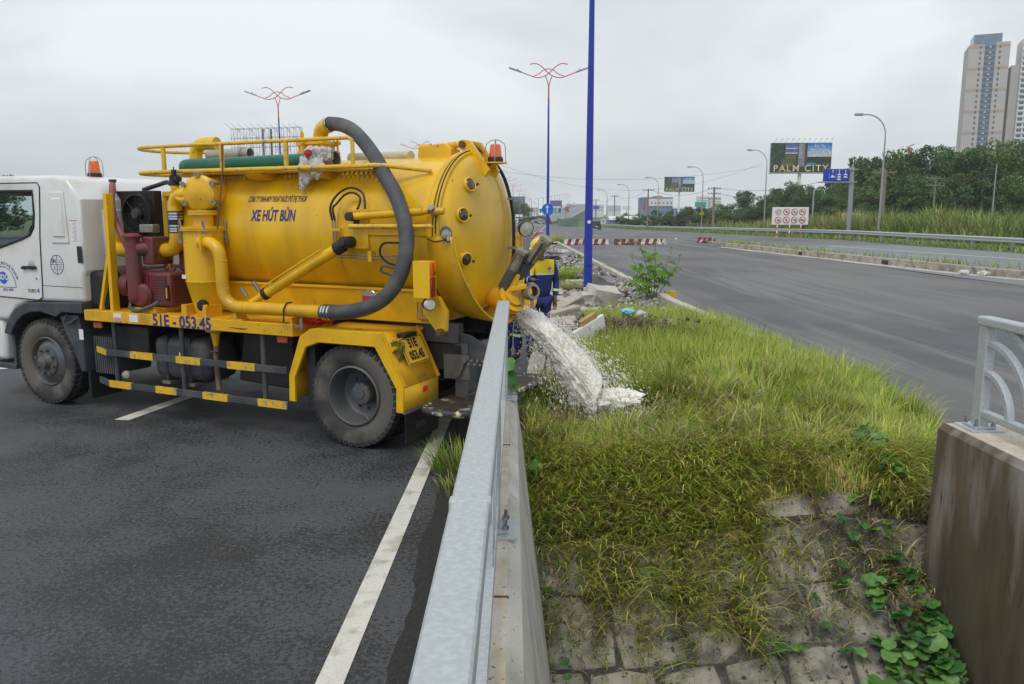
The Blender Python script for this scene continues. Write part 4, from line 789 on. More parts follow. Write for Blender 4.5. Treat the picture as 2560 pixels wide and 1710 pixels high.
part('beacon_tray', MB().lathe([(0, 0), (.115, 0), (.115, .012), (0, .012)], (-.90, -.05, 2.685), (0, 0, 1), 28).bar((-.80, -.05, 2.64), (-.92, -.05, 2.68), .05, .02), 'yellow'); beacon(-.90, -.05, 2.697, r=.07, h=.17)
part('rear_cable', MB().tube(spl([(-.62, -.1, 2.88), (-.72, -.12, 2.80), (-.84, -.20, 2.68), (-.90, -.30, 2.50), (-.945, -.36, 2.2), (-.955, -.36, 1.9), (-.96, -.33, 1.7), (-.98, -.25, 1.6)]), .017, 8), 'black'); part('rear_cable', MB().tube(spl([(-.955, -.36, 1.85), (-.97, -.38, 1.78), (-1.05, -.38, 1.72)]), .013, 8), 'black')
for z in (2.35, 1.86): part('cable_clip', MB().bx(-.98, -.92, -.40, -.28, z - .012, z + .012), 'alu')
part('edge_cable', MB().tube([(-.70, (TR + .05) * math.cos(a), TZ + (TR + .05) * math.sin(a)) for a in np.linspace(0, math.pi / 2, 16)], .006, 6), 'black')
# fender over the rear wheels
fo = [(.775, .40), (.765, .66), (.615, 1.05), (.485, 1.128), (-.30, 1.128), (-.535, .645), (-.525, .41)]; fi = [(.705, .40), (.70, .64), (.555, .95), (.40, 1.005), (-.235, 1.005), (-.46, .63), (-.455, .41)]
q = MB(); n_ = len(fo)
for (a, b) in zip(fo, fi): q.v += [(a[0], 1.12, a[1]), (b[0], 1.12, b[1]), (a[0] , 1.095, a[1] - .012), (b[0], 1.095, b[1] - .012)]
for i in range(n_ - 1): q.f += [(4 * i, 4 * i + 4, 4 * i + 5, 4 * i + 1), (4 * i + 1, 4 * i + 5, 4 * i + 7, 4 * i + 3), (4 * i, 4 * i + 2, 4 * i + 6, 4 * i + 4)]
fd = q.build('fender', 'yellow', T, 25)
q = MB()
for i in range(n_ - 1):
    a, b = fo[i], fo[i + 1]; dz = -.004; q.add([(a[0], 1.10, a[1] + dz), (b[0], 1.10, b[1] + dz), (b[0], .50, b[1] + dz), (a[0], .50, a[1] + dz)], [(0, 1, 2, 3)])
o = q.build('fender_plate', 'yellow_dirty', fd, 25); s_ = o.modifiers.new('thick', 'SOLIDIFY'); s_.thickness = .008
part('fender_edge', MB().bar((-.30, .51, 1.12), (-.535, .51, .64), .03, .06), 'yellow_dirty', fd); part('fender_edge', MB().bar((-.30, 1.095, 1.13), (-.535, 1.095, .65), .035, .012, (0, 1, 0)), 'yellow_dirty', fd)
part('reflective_sticker', MB().bx(-.541, -.5365, .70, .79, .54, .64), mat('red_reflector', (.8, .04, .02), .3, var=.05), fd)
part('mud_flap_strip', MB().bx(-.54, -.525, .50, 1.11, .395, .43), 'alu', fd); mf = part('mud_flap', MB().bx(-.535, -.528, .50, 1.10, .12, .41), 'black', fd); letter(TX['san'], mat('worn_flap_letters', (.12, .115, .10), .8, var=.4), fd, (-.5365, .83, .25), (0, -1, 0), (0, 0, 1))
sd = Vector((-.235, 0, -.483)).normalized()
pc = Vector((-.425, .78, .93)); pn = Vector((-.9, 0, .44)).normalized(); PS = 1.3
q = MB(); mtx = Matrix.Translation(pc + pn * .03) @ Matrix(((pn.x, 0, -pn.z, 0), (0, 1, 0, 0), (pn.z, 0, pn.x, 0), (0, 0, 0, 1))); q.bx(-.004, .004, -.15 * PS, .15 * PS, -.105 * PS, .105 * PS, mtx); pl = part('licence_plate', q, mat('yellow_number_plate', (.78, .46, .03), .4, var=.1, vs=6), fd, bevel=.004)
upv = Vector((pn.z, 0, -pn.x)); upv = upv if upv.z > 0 else -upv
for t_, dz in (('plate1', .048 * PS), ('plate2', -.042 * PS)): letter(TX[t_], 'inkblack', fd, pc + pn * .036 + upv * dz, (0, -1, 0), upv)
q = MB()
for k in range(4): pass
q.tube([pc + pn * .036 + upv * z + Vector((0, y, 0)) for y, z in ((-.14 * PS, -.095 * PS), (.14 * PS, -.095 * PS), (.14 * PS, .095 * PS), (-.14 * PS, .095 * PS), (-.14 * PS, -.095 * PS))], .004, 4); part('plate_border', q, 'inkblack', fd)
part('plate_lamp', MB().bx(-.42, -.33, .68, .90, 1.06, 1.10, Matrix.Rotation(0, 4, 'X')), 'chassis', fd, bevel=.006)
part('fender_tube', MB().cyl((-.40, 1.09, .985), (-.42, .92, .985), .024), 'yellow_dirty', fd); part('fender_tube', MB().cyl((-.33, .50, 1.10), (-.36, .35, 1.10), .028), 'yellow_dirty', fd)
q = MB()
for k in range(30):
    a = random.random() * 6.3; r_ = random.uniform(.02, .06); q.tube(spl([(-.40 + random.uniform(-.03, .03), 1.02 + random.uniform(-.05, .05), 1.0 + random.uniform(-.02, .05)), (-.42 + r_ * math.cos(a), 1.02 + r_ * math.sin(a), 1.02 + random.uniform(-.06, .05)), (-.44, 1.0 + random.uniform(-.05, .05), .96 - random.random() * .1)], 4), .006, 4)
part('tied_rag', q, mat('green_rag', (.22, .2, .02), .9, var=.3), fd)
part('wheel_well', MB().bx(.50, .60, .50, 1.05, .35, 1.0), 'black'); 
# rear chassis plates and step
part('rear_plate', MB().xz([(-.60, 1.10), (-.86, 1.05), (-1.10, .92), (-1.10, .80), (-.60, .82)], .40, .43), 'grey_plastic', bevel=.004); part('rear_plate', MB().xz([(-.60, 1.10), (-.80, 1.05), (-.88, .98), (-.88, .86), (-.60, .82)], -.43, -.40), 'grey_plastic', bevel=.004)
part('hitch_plate', MB().add([(-.82, .44, .98), (-1.0, .02, 1.0), (-.98, .02, .40), (-.80, .44, .42)], [(0, 1, 2, 3)]).bx(-.84, -.70, .432, .445, .42, .97), mat('grey_frame_steel', (.10, .108, .112), .5, metal=.2, var=.25, vs=5), smooth=0)
part('tow_frame', MB().add([(-.90, .25, .985), (-1.02, -.05, 1.0), (-1.10, .10, .55), (-.98, .30, .50)], [(0, 1, 2, 3)]), mat('grey_flap_steel', (.15, .158, .155), .5, metal=.2, var=.25, vs=5), smooth=0)
part('shackle', MB().bx(-.86, -.58, .447, .457, .62, .86).cyl((-.82, .45, .82), (-.82, .50, .82), .03).cyl((-.74, .45, .68), (-.74, .50, .68), .03).bar((-.82, .48, .82), (-.76, .48, .66), .03, .02), mat('oily_grey_steel', (.14, .13, .12), .6, var=.3, vs=8)); 
q = MB()
for k in range(7): q.cyl((-.84 - .03 * k, .455 if k < 3 else .475, .82 - .035 * (k % 2)), (-.84 - .03 * k, .49, .82 - .035 * (k % 2)), .014, n=8)
part('plate_bolts', q, 'alu')
st = part('rear_step', MB().prism([(-.70, .98), (-1.02, .98), (-1.10, .92), (-1.12, .80), (-1.12, -.9), (-.62, -.9), (-.62, .85)], lambda x, y: (x, y, .425), lambda x, y: (x, y, .445)), mat('muddy_chequer_plate', (.055, .04, .03), .6, metal=.2, var=.4, vs=9, col2=(.35, .33, .30), amt=.36, s2=6, soft=.05, bump=.6, bs=45), bevel=.003)
part('step_tube', MB().tube(spl([(-.62, .80, .42), (-.64, .93, .42), (-.74, 1.0, .42), (-.98, 1.0, .42), (-1.10, .95, .42), (-1.14, .82, .42), (-1.14, .3, .42), (-1.14, -.9, .42)], 6), .034, 12), mat('chipped_black_yellow_tube', (.035, .037, .045), .5, var=.3, vs=10, col2=(.55, .36, .05), amt=.44, s2=9, soft=.03, col3=(.6, .57, .5), amt3=.60, s3=16), st)
part('step_arm', MB().bar((-.90, .45, .5), (-.90, .45, .43), .3, .04, (1, 0, 0)), 'grey_plastic', st)
# outlet valve with actuators
OUT = Vector((-1.02, -.30, 1.23))
part('outlet_pipe', MB().cyl((-.78, -.10, 1.40), (-1.02, -.05, 1.33), .09).lathe([(.09, 0), (.135, 0), (.135, .03), (.09, .03)], (-.98, -.06, 1.345), (-1, .1, -.25), 24), 'yellow_dirty'); part('gate_valve', MB().lathe([(.10, 0), (.15, 0), (.15, .022), (.10, .022)], (-1.05, -.03, 1.35), (-.8, .3, .5), 26).lathe([(.10, .05), (.15, .05), (.15, .072), (.10, .072)], (-1.05, -.03, 1.35), (-.8, .3, .5), 26).cyl((-1.05, -.03, 1.35), (-1.12, -.01, 1.40), .1), 'yellow_dirty')
for (a, b) in (((-1.02, .0, 1.49), (-1.22, 0, 1.845)), ((-1.14, -.06, 1.60), (-1.45, -.06, 1.965))):
    a, b = Vector(a), Vector(b); d = (b - a).normalized(); cy = part('actuator', MB().cyl(a + d * .20, b - d * .03, .047, n=20), 'olive')
    part('actuator_cap', MB().bar(b - d * .035, b + d * .01, .11, .11), 'olive', cy, bevel=.008); part('actuator_body', MB().bar(a - d * .02, a + d * .20, .105, .10), 'grey_plastic', cy, bevel=.01)
    for s1 in (-1, 1):
        for s2 in (-1, 1):
            sx = d.cross(Vector((0, 0, 1))).normalized(); uz = sx.cross(d); e = sx * .045 * s1 + uz * .045 * s2; part('tie_rod', MB().cyl(a + d * .2 + e, b + e, .006, n=6), 'alu', cy)
part('actuator_hose', MB().tube(spl([(-1.20, .0, 1.80), (-1.30, .06, 1.72), (-1.36, .05, 1.80), (-1.42, .0, 1.92)]), .012, 8), 'black')
part('hatch_disc', MB().lathe([(0, -.012), (.15, -.012), (.16, 0), (.15, .012), (0, .02)], (-1.02, -.42, 1.33), (-.55, .8, .2), 32), 'yellow_dirty'); part('outlet_coupling', MB().lathe([(.05, 0), (.085, 0), (.09, .06), (.075, .1), (.05, .1)], (-1.22, -.12, 1.44), (-.8, .5, .1), 22).bar((-1.28, -.08, 1.42), (-1.29, -.06, 1.28), .02, .03).bar((-1.18, -.06, 1.43), (-1.17, -.04, 1.30), .02, .03), 'alu')
part('valve_yoke', MB().bar((-1.0, .02, 1.45), (-1.24, -.04, 1.50), .07, .05).bar((-1.06, .0, 1.40), (-1.16, -.02, 1.62), .06, .06), 'yellow_dirty', bevel=.01)
wrap(TX['company'], 1.21, 2.345, 'inkdark'); wrap(TX['truckname'], 1.22, 2.18, 'navy')
# loose things carried on the rack
gh = thing('suction_hose', 'ribbed green hose lying on the roof rack of the tanker', 'hose', TW(2.6, .52, 2.625), TA)
def loc(x, y, z): return (x - 2.6, y - .52, z - 2.625)
gs = spl([loc(2.45, -.05, 2.71), loc(2.64, .10, 2.71), loc(2.68, .32, 2.71), loc(2.58, .50, 2.71), loc(2.2, .55, 2.71), loc(1.5, .55, 2.715), loc(.70, .55, 2.725)], 22)
MB().tube(gs, [.078 + (.003 if i % 2 else 0) for i in range(len(gs))], 18).build('hose_body', 'green_hose', gh, 60)
MB().lathe([(.076, 0), (.086, 0), (.086, .05), (.08, .06), (.08, .15), (.070, .15), (.070, .05), (0, .05)], loc(.70, .55, 2.725), (-1, 0, .06), 26).build('coupling', 'alu', gh)
MB().lathe([(.086, .035), (.092, .035), (.092, .05), (.086, .05)], loc(.70, .55, 2.725), (-1, 0, .06), 26).build('clamp', 'chrome', gh)
g2 = thing('suction_hose', 'short grey ribbed hose behind the green hose on the roof rack', 'hose', TW(2.5, .30, 2.625), TA)
def loc2(x, y, z): return (x - 2.5, y - .30, z - 2.625)
gs = spl([loc2(2.48, .28, 2.84), loc2(2.3, .28, 2.845), loc2(2.05, .28, 2.845)], 24)
MB().tube(gs, [.056 + (.004 if i % 2 else 0) for i in range(len(gs))], 16).build('hose_body', 'grey_hose', g2, 60); MB().lathe([(.05, 0), (.06, 0), (.06, .18), (.054, .18), (.054, .04), (0, .04)], loc2(2.06, .28, 2.845), (-1, 0, 0), 24).build('coupling', 'grey_hose', g2); MB().lathe([(.06, 0), (.068, 0), (.068, .03), (.06, .03)], loc2(2.0, .28, 2.845), (-1, 0, 0), 20).build('clamp', 'alu', g2)
MB().bx(*[v for p in zip(loc2(2.1, .2, 2.6255), loc2(2.45, .36, 2.79)) for v in p]).build('cradle_block', 'yellow_dirty', g2)
wh = thing('suction_hose', 'cream ribbed hose on the tank behind the manhole', 'hose', TW(.5, -.05, 2.73), TA); gs = spl([(.32, 0, .055), (0, 0, .055), (-.3, .02, .055), (-.5, .1, .05)], 24)
MB().tube(gs, [.05 + (.003 if i % 2 else 0) for i in range(len(gs))], 14).build('hose_body', mat('cream_hose', (.55, .5, .36), .5, var=.1), wh, 60)
# torn plastic bag knotted round the hose end
bag = thing('plastic_bag', 'torn white plastic bag tied round the green hose end', 'bag', TW(.78, .57, 2.725), TA)
def crumple(n, c, s, seed, f=3.0):
    b = bmesh.new(); bmesh.ops.create_icosphere(b, subdivisions=n, radius=1)
    for v in b.verts:
        k = mnoise.noise(v.co * f + Vector((seed, 0, 0))); v.co = Vector(c) + Vector((v.co.x * s[0], v.co.y * s[1], v.co.z * s[2])) * (1 + .55 * k)
    me = bpy.data.meshes.new('film'); b.to_mesh(me); b.free(); return me
for c, s, sd_ in (((0, .03, .04), (.10, .085, .09), 1), ((-.13, .03, .05), (.09, .07, .08), 2), ((.05, .10, -.10), (.07, .05, .14), 3), ((-.10, .11, -.08), (.08, .05, .10), 4), ((.10, .10, -.20), (.03, .03, .10), 5)): put('film', crumple(3, c, s, sd_ * 7.1), 'plastic_bag', bag)
put('red_film', crumple(2, (.0, .115, .06), (.045, .02, .04), 9), 'redcloth', bag)
MB().tube(spl([(-.06, .09, .08), (-.07, .11, 0), (-.04, .10, -.06), (-.08, .09, -.09)]), .012, 6).build('wire_tie', 'bolt', bag)
rb = thing('red_bag', 'red plastic bag lying behind the rear fender under the hose', 'bag', TW(.66, .86, 1.146), TA); put('film', crumple(3, (-.03, 0, .06), (.20, .14, .075), 3.3), 'redcloth', rb)
# ================================================================== grass, weeds, rubble, water and street furniture on the median
def blade_mesh(name, base, hgt, lean, az, wid, col, curl=.5):
    """numpy: one tapered bent blade per base point"""
    n = len(base); t = np.array([0, .38, .74, 1.0]); wfac = np.array([1., .85, .5, 0]); d = np.stack([np.cos(az), np.sin(az)], 1); s = np.stack([-np.sin(az), np.cos(az)], 1)
    V = np.zeros((n, 7, 3)); C = np.zeros((n, 7, 4)); C[..., 3] = 1; k = 0
    for i in range(4):
        off = lean * (t[i] ** (1 + curl)) * hgt; z = hgt * t[i] * np.sqrt(np.clip(1 - (lean * t[i]) ** 2 * .45, .05, 1)) 
        c = base.copy(); c[:, :2] += d * off[:, None]; c[:, 2] += z
        for sg in ((-1, 1) if i < 3 else (0,)):
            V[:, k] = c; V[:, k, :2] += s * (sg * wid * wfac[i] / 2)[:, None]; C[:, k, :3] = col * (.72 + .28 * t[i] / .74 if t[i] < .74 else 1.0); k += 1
    tri = np.array([[0, 1, 3], [0, 3, 2], [2, 3, 5], [2, 5, 4], [4, 5, 6]])
    F = (np.arange(n)[:, None, None] * 7 + tri[None]).reshape(-1, 3)
    return np_mesh(name, V.reshape(-1, 3), F, C.reshape(-1, 4))
def np_mesh(name, V, F, C=None):
    me = bpy.data.meshes.new(name); me.vertices.add(len(V)); me.vertices.foreach_set('co', V.astype(np.float32).ravel()); me.loops.add(F.size); me.loops.foreach_set('vertex_index', F.astype(np.int32).ravel())
    me.polygons.add(len(F)); me.polygons.foreach_set('loop_start', np.arange(0, F.size, F.shape[1], dtype=np.int32)); me.polygons.foreach_set('loop_total', np.full(len(F), F.shape[1], np.int32)); me.update(calc_edges=True)
    if C is not None:
        a = me.color_attributes.new('Col', 'FLOAT_COLOR', 'POINT'); a.data.foreach_set('color', C.astype(np.float32).ravel())
    me.polygons.foreach_set('use_smooth', np.ones(len(F), bool)); return me
GREEN = np.array([[.33, .46, .045], [.47, .53, .07], [.16, .30, .03], [.57, .55, .13], [.62, .49, .20], [.28, .165, .07]])
def pick(n, p): return GREEN[RNG.choice(6, n, p=p)] * RNG.uniform(.6, 1.3, (n, 1))
GZ = np.vectorize(gz)
def scatter(n, x0, x1, y0, y1, mask):
    x, y = RNG.uniform(x0, x1, n), RNG.uniform(y0, y1, n); m = np.array([mask(a, b) for a, b in zip(x, y)]); x, y = x[m], y[m]; return np.stack([x, y, GZ(x, y) - .01], 1)
def clump(x, y, s, seed): return mnoise.noise((x * s, y * s, seed))
def inside(x, y, a=.02, b=-.02): return lerp_tab(MED_L, y) + a < x < lerp_tab(MED_R, y) + b
WET = lambda x, y: (x - 1.0) ** 2 / .40 + (y - 7.95) ** 2 / .30 < 1
parts_ = []
# tall fresh grass on the level ground
b_ = scatter(125000, 0, 4.5, 6.2, 9.8, lambda x, y: inside(x, y, .10, .12) and not (WET(x, y) and RNG.random() < .93) and RNG.random() < .62 + .5 * clump(x, y, 1.6, 2)); n = len(b_)
nz = np.array([clump(x, y, .9, 5) for x, y, _ in b_]); dry = np.clip(np.maximum((6.95 - b_[:, 1]) / .8 + nz * .6, (np.array([clump(x, y, 2.2, 31) for x, y, _ in b_]) - .22) * 2.2), 0, 1)[:, None]
col = pick(n, [.28, .28, .20, .13, .09, .02]) * .98 * (1 - dry) + pick(n, [.18, .14, .16, .14, .28, .10]) * 1.15 * dry; col *= (1 + .6 * np.array([clump(x, y, 2.6, 9) for x, y, _ in b_]))[:, None]
CK = np.array([clump(x, y, 3.2, 11) for x, y, _ in b_]); AZ = 7 * np.array([clump(x, y, 1.5, 21) for x, y, _ in b_]) + RNG.normal(0, 1.0, n)
parts_.append((b_, (RNG.uniform(.10, .33, n) * (1 + .5 * (RNG.random(n) < .06)) + .08 * nz) * (1 - .35 * dry[:, 0]) * (1 + .75 * CK), RNG.uniform(.3, 1.3, n), AZ, RNG.uniform(.005, .012, n), col))
b_ = scatter(80000, 0, 4.5, 9.8, 18.5, lambda x, y: inside(x, y, .45 if y < 13 else 1.0, .05) and RNG.random() < .75 + .6 * clump(x, y, 1.1, 3) - max(0, (y - 15)) * .35 - (.55 if (x - 2.1) ** 2 / .5 + (y - 13.4) ** 2 / .8 < 1 else 0) - (.6 if x < 1.3 and y > 12 else 0)); n = len(b_)
parts_.append((b_, RNG.uniform(.16, .42, n), RNG.uniform(.15, .9, n), RNG.uniform(0, 2 * np.pi, n), RNG.uniform(.005, .010, n), pick(n, [.34, .36, .10, .14, .05, .01])))
# brown, matted and hanging blades over the lip of the slope
b_ = scatter(40000, -.05, 3.4, 5.0, 6.85, lambda x, y: .12 < x < 3.35 and RNG.random() < np.clip((y - 5.42 + .22 * (x < 1.3) - .22 * math.sin(x * 2.2 + .5) - .62 * (1.95 < x < 2.95)) / 1.1 + .55 * clump(x, y, 2.1, 8), .0, 1) ** 1.2); n = len(b_); b_[:, 2] += .015
az = RNG.normal(-np.pi / 2, .9, n); parts_.append((b_, RNG.uniform(.10, .34, n), RNG.uniform(.75, 1.35, n), az, RNG.uniform(.006, .014, n), pick(n, [.24, .18, .16, .12, .24, .06]) * 1.25))
n = 2600; x = RNG.uniform(.1, 3.3, n); y = RNG.uniform(5.3, 8.2, n); b_ = np.stack([x, y, GZ(x, y) + np.where(y > 6.6, RNG.uniform(.05, .22, n), .03)], 1); parts_.append((b_, RNG.uniform(.06, .16, n), RNG.uniform(.6, 1.4, n), RNG.normal(-np.pi / 2, 1.2, n), RNG.uniform(.010, .020, n), np.array([[.66, .54, .28]]) * RNG.uniform(.6, 1.15, (n, 1))))
def merge_blades(name, parts, m, label, cat):
    A = [np.concatenate([p[i] for p in parts]) for i in range(6)]; o = put(name, blade_mesh(name, *A), m); return tag(o, label, cat, kind='stuff')
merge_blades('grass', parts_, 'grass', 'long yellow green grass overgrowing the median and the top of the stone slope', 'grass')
# runners that trail down over the stones
q = []
for k in range(230):
    x = random.uniform(.2, 3.1); y = random.uniform(5.45, 6.1); ln = random.uniform(.3, .75) * (1 if x < 2.4 else .5); m_ = 26
    xs = x + np.cumsum(RNG.normal(0, .012, m_)); ys = y - np.linspace(0, ln, m_); b_ = np.stack([xs, ys, GZ(xs, ys) - .01], 1)
    q.append((b_, RNG.uniform(.035, .09, m_), RNG.uniform(.8, 1.4, m_), RNG.normal(-np.pi / 2, 1.0, m_), RNG.uniform(.004, .009, m_), pick(m_, [.18, .14, .24, .10, .26, .08]) * 1.2))
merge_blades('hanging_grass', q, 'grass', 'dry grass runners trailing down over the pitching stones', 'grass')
# single tufts and weeds
def tuft(x, y, n, hh, sp, label, cols, name='grass_tuft', z=None, tall=1.):
    a, r_ = RNG.uniform(0, 2 * np.pi, n), sp * np.sqrt(RNG.uniform(0, 1, n)); b = np.stack([r_ * np.cos(a), r_ * np.sin(a), np.full(n, -.02)], 1)
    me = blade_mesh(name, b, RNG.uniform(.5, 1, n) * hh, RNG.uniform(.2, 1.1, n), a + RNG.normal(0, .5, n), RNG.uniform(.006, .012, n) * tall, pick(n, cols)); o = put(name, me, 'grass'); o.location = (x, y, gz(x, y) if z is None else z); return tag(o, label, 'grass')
LG = [.36, .40, .08, .14, .02, 0]
p = gnd(1415, 705, .1); tuft(p.x, p.y + 1.2, 900, .62, .42, 'big loose grass tuft left of the near blue pole', LG)
p = gnd(1425, 722, .1); tuft(p.x - .1, p.y, 500, .42, .36, 'low spreading grass tuft at the foot of the big tuft', LG)
p = gnd(1385, 606, .1); tuft(p.x, p.y, 500, .85, .7, 'olive grass tuft at the far end of the right kerb', [.2, .3, .2, .2, .1, 0], tall=2)
p = gnd(1455, 678, .1); tuft(p.x, p.y, 350, .32, .5, 'thin weeds on the gravel left of the near blue pole', LG)
p = gnd(1483, 718, .1); tuft(p.x, p.y, 160, .38, .12, 'small weed right behind the near blue pole', LG)
tuft(-.42, 6.75, 420, .30, .30, 'dark grass tuft under the rear step of the tanker', [.2, .1, .55, .05, .05, .05], z=0.)
tuft(-.38, 6.15, 160, .16, .22, 'short weeds with dead leaves beside the white edge line', [.15, .1, .45, .1, .1, .1], z=0.)
q = MB()
for k in range(3): q.add([(-.30 + .05 * k, 6.0 - .04 * k, .05), (-.26 + .05 * k, 6.06 - .04 * k, .075), (-.22 + .05 * k, 6.0 - .04 * k, .045), (-.26 + .05 * k, 5.95 - .04 * k, .03)], [(0, 1, 2), (0, 2, 3)])
tag(q.build('dead_leaf', mat('orange_dead_leaf', (.35, .10, .015), .7, var=.3)), 'orange dead leaves lying in the weeds by the parapet', 'leaf', kind='stuff')
isl_b = []
for k in range(5200):
    y = random.uniform(14, 56); x = isl_x(y) + random.uniform(-.1, 1.2)
    if y < 25 and random.random() < .85: x = isl_x(y) + random.uniform(-1.6, .5)
    elif random.random() > .35 + .6 * clump(x, y, .3, 4): continue
    isl_b.append((x, y, 0.0 if x < isl_x(y) else .25))
isl_b = np.array(isl_b); n = len(isl_b); merge_blades('grass', [(isl_b, RNG.uniform(.12, .36, n), RNG.uniform(.3, 1, n), RNG.uniform(0, 6.28, n), RNG.uniform(.012, .03, n), pick(n, [.25, .2, .3, .15, .08, .02]))], 'grass', 'weeds growing along the kerbed island of the slip road', 'grass')
# gravel bed, pavers, rubble
mb = MB(); ys = list(np.arange(15.5, 40, 1.0)) + list(np.arange(40, 98, 3.0))
for y in ys: a, b = lerp_tab(MED_L, y) + .25, lerp_tab(MED_R, y) - .23; mb.v += [(a + (b - a) * i / 11, y, gz(a + (b - a) * i / 11, y) + .02) for i in range(12)]
for j in range(len(ys) - 1):
    for i in range(11): mb.f.append((j * 12 + i, j * 12 + i + 1, j * 12 + 13 + i, j * 12 + 12 + i))
struct(mb.build('gravel_bed', mat('gravel_bed', (.17, .165, .155), .95, var=.5, vs=9, col2=(.30, .28, .25), amt=.42, s2=14, soft=.08, bump=1., bs=25)), 'grey gravel bed of the median behind the grass', 'gravel')
oct_f = np.array([[0, 2, 4], [2, 1, 4], [1, 3, 4], [3, 0, 4], [2, 0, 5], [1, 2, 5], [3, 1, 5], [0, 3, 5]])
def pebbles(name, pts, size, m, label):
    n = len(pts); o6 = np.array([[1, 0, 0], [-1, 0, 0], [0, 1, 0], [0, -1, 0], [0, 0, .7], [0, 0, -.7]], float); V = pts[:, None] + (o6[None] * RNG.uniform(.5, 1.3, (n, 6, 1)) + RNG.normal(0, .15, (n, 6, 3))) * size[:, None, None]
    F = (np.arange(n)[:, None, None] * 6 + oct_f[None]).reshape(-1, 3); me = np_mesh(name, V.reshape(-1, 3), F); me.polygons.foreach_set('use_smooth', np.zeros(len(F), bool)); return tag(put(name, me, m), label, 'gravel', kind='stuff')
pp = scatter(9500, .6, 3.7, 14.5, 55, lambda x, y: inside(x, y, .75, -.25) and RNG.random() < (1 if y < 30 else .5)); pp[:, 2] += .035; pebbles('gravel', pp, RNG.uniform(.016, .065, len(pp)) * (1 + (RNG.random(len(pp)) < .10) * 1.5), mat('rubble_chips', (.24, .23, .215), .9, var=.5, vs=1.3, col2=(.42, .39, .34), amt=.42, s2=.9, soft=.05), 'loose grey stone chips scattered over the median')
pp = scatter(2600, .6, 3.7, 15, 40, lambda x, y: inside(x, y, .75, -.25)); pp[:, 2] += .045; pebbles('gravel', pp, RNG.uniform(.015, .06, len(pp)) * (1 + (RNG.random(len(pp)) < .12) * 1.4), mat('dark_chips', (.055, .05, .048), .9, var=.5, vs=1.5), 'dark broken asphalt chips among the grey stones of the median')
pp = scatter(900, .6, 3.7, 15, 40, lambda x, y: inside(x, y, .75, -.25)); pp[:, 2] += .05; pebbles('gravel', pp, RNG.uniform(.02, .07, len(pp)), mat('white_chips', (.58, .55, .5), .9, var=.3, vs=1.5), 'whitish concrete bits and scraps among the stones of the median')
pp = np.array([[random.uniform(3.45, 4.15), random.uniform(6.9, 7.6), .04] for _ in range(340)]); pebbles('gravel', pp, RNG.uniform(.012, .035, 340), mat('pale_chips', (.45, .44, .42), .9, var=.4, vs=3), 'pale broken concrete chips beside the right parapet end')
pv = struct(MB().add([(.25, 9, .06), (.75, 9, .06), (1.6, 45, .06), (1.1, 45, .06)], [(0, 1, 2, 3)]).build('paving', 'soil', smooth=0), 'strip of cream paving slabs along the left kerb of the median', 'paving')
pm = [MB().bx(-.145, .145, -.145, .145, 0, .05).mesh('slab', 0)]
M['slab'] = mat('cream_paving_slab', (.46, .42, .36), .85, var=.2, vs=.7, col2=(.25, .22, .19), amt=.42, s2=1.7)
for k in range(70):
    y = 10.2 + k * .305
    for c in range(2):
        if random.random() < .06: continue
        o = put('slab', pm[0], 'slab', pv); x = lerp_tab(MED_L, y) + .40 + c * .30; o.location = (x, y, .085 + random.uniform(-.008, .012)); o.rotation_euler = (random.gauss(0, .02), random.gauss(0, .02), -.02 + random.gauss(0, .015))
mb = MB()
for y in (57, 65, 75, 85, 97): mb.v += [(lerp_tab(MED_L, y) + .2, y, dip(y) + .17), (lerp_tab(MED_R, y) - .2 if y < 96 else 3.2, y, dip(y) + .17)]
for i in range(4): mb.f.append((2 * i, 2 * i + 1, 2 * i + 3, 2 * i + 2))
struct(mb.build('paving', 'slab', smooth=0), 'pale paved nose of the median between red posts', 'paving')
def chunk(u, v, size, rot, label, m='kerb', seed=0, z=None, cuts=2, name='concrete_chunk', cat='rubble', rough=.16):
    b = bmesh.new(); bmesh.ops.create_cube(b, size=1); bmesh.ops.subdivide_edges(b, edges=b.edges[:], cuts=cuts, use_grid_fill=True)
    for w in b.verts:
        nn = mnoise.noise_vector(w.co * 1.7 + Vector((seed * 3.7, 1, 2))); w.co = Vector([(w.co[i] + nn[i] * rough) * size[i] * 1.25 for i in range(3)])
    me = bpy.data.meshes.new(name); b.to_mesh(me); b.free(); o = put(name, me, m, None, .012); p = gnd(u, v, .12); o.location = (p.x, p.y, gz(p.x, p.y) + size[2] * .38 + .08 if z is None else z); o.rotation_euler = rot; return tag(o, label, cat)
chunk(1508, 757, (.56, .40, .34), (.3, .2, .4), 'large pale boulder of broken concrete right of the blue pole foot', 'concrete', 1)
chunk(1501, 733, (.46, .4, .42), (.1, .3, .2), 'dark broken block leaning behind the pale boulder', 'gravel', 2)
chunk(1462, 758, (.46, .40, .20), (0.05, -.04, .1), 'flat topped kerb block in front of the blue pole foot', 'concrete', 3)
chunk(1470, 745, (.16, .15, .24), (0, .1, .3), 'small upright concrete bit against the blue pole', 'concrete', 4)
chunk(1418, 772, (.62, .17, .20), (.5, -.35, .5), 'long tilted slab left of the flat kerb block', 'kerb', 5)
chunk(1408, 790, (.60, .16, .14), (.1, -.2, .45), 'rounded broken kerb piece lying nearest the worker', 'kerb', 6)
chunk(1471, 783, (.32, .2, .12), (0.2, 0, -.1), 'pale flat shard in the grass below the kerb block', 'concrete', 7)
chunk(1390, 760, (.22, .2, .12), (0.2, .2, 1), 'small grey lump beside the tilted slab', 'gravel', 8)
chunk(1441, 720, (.60, .40, .06), (.06, 0, .1), 'broken reddish slab behind the blue pole foot', mat('reddish_slab', (.20, .14, .12), .9, var=.3), 9, rough=.06)
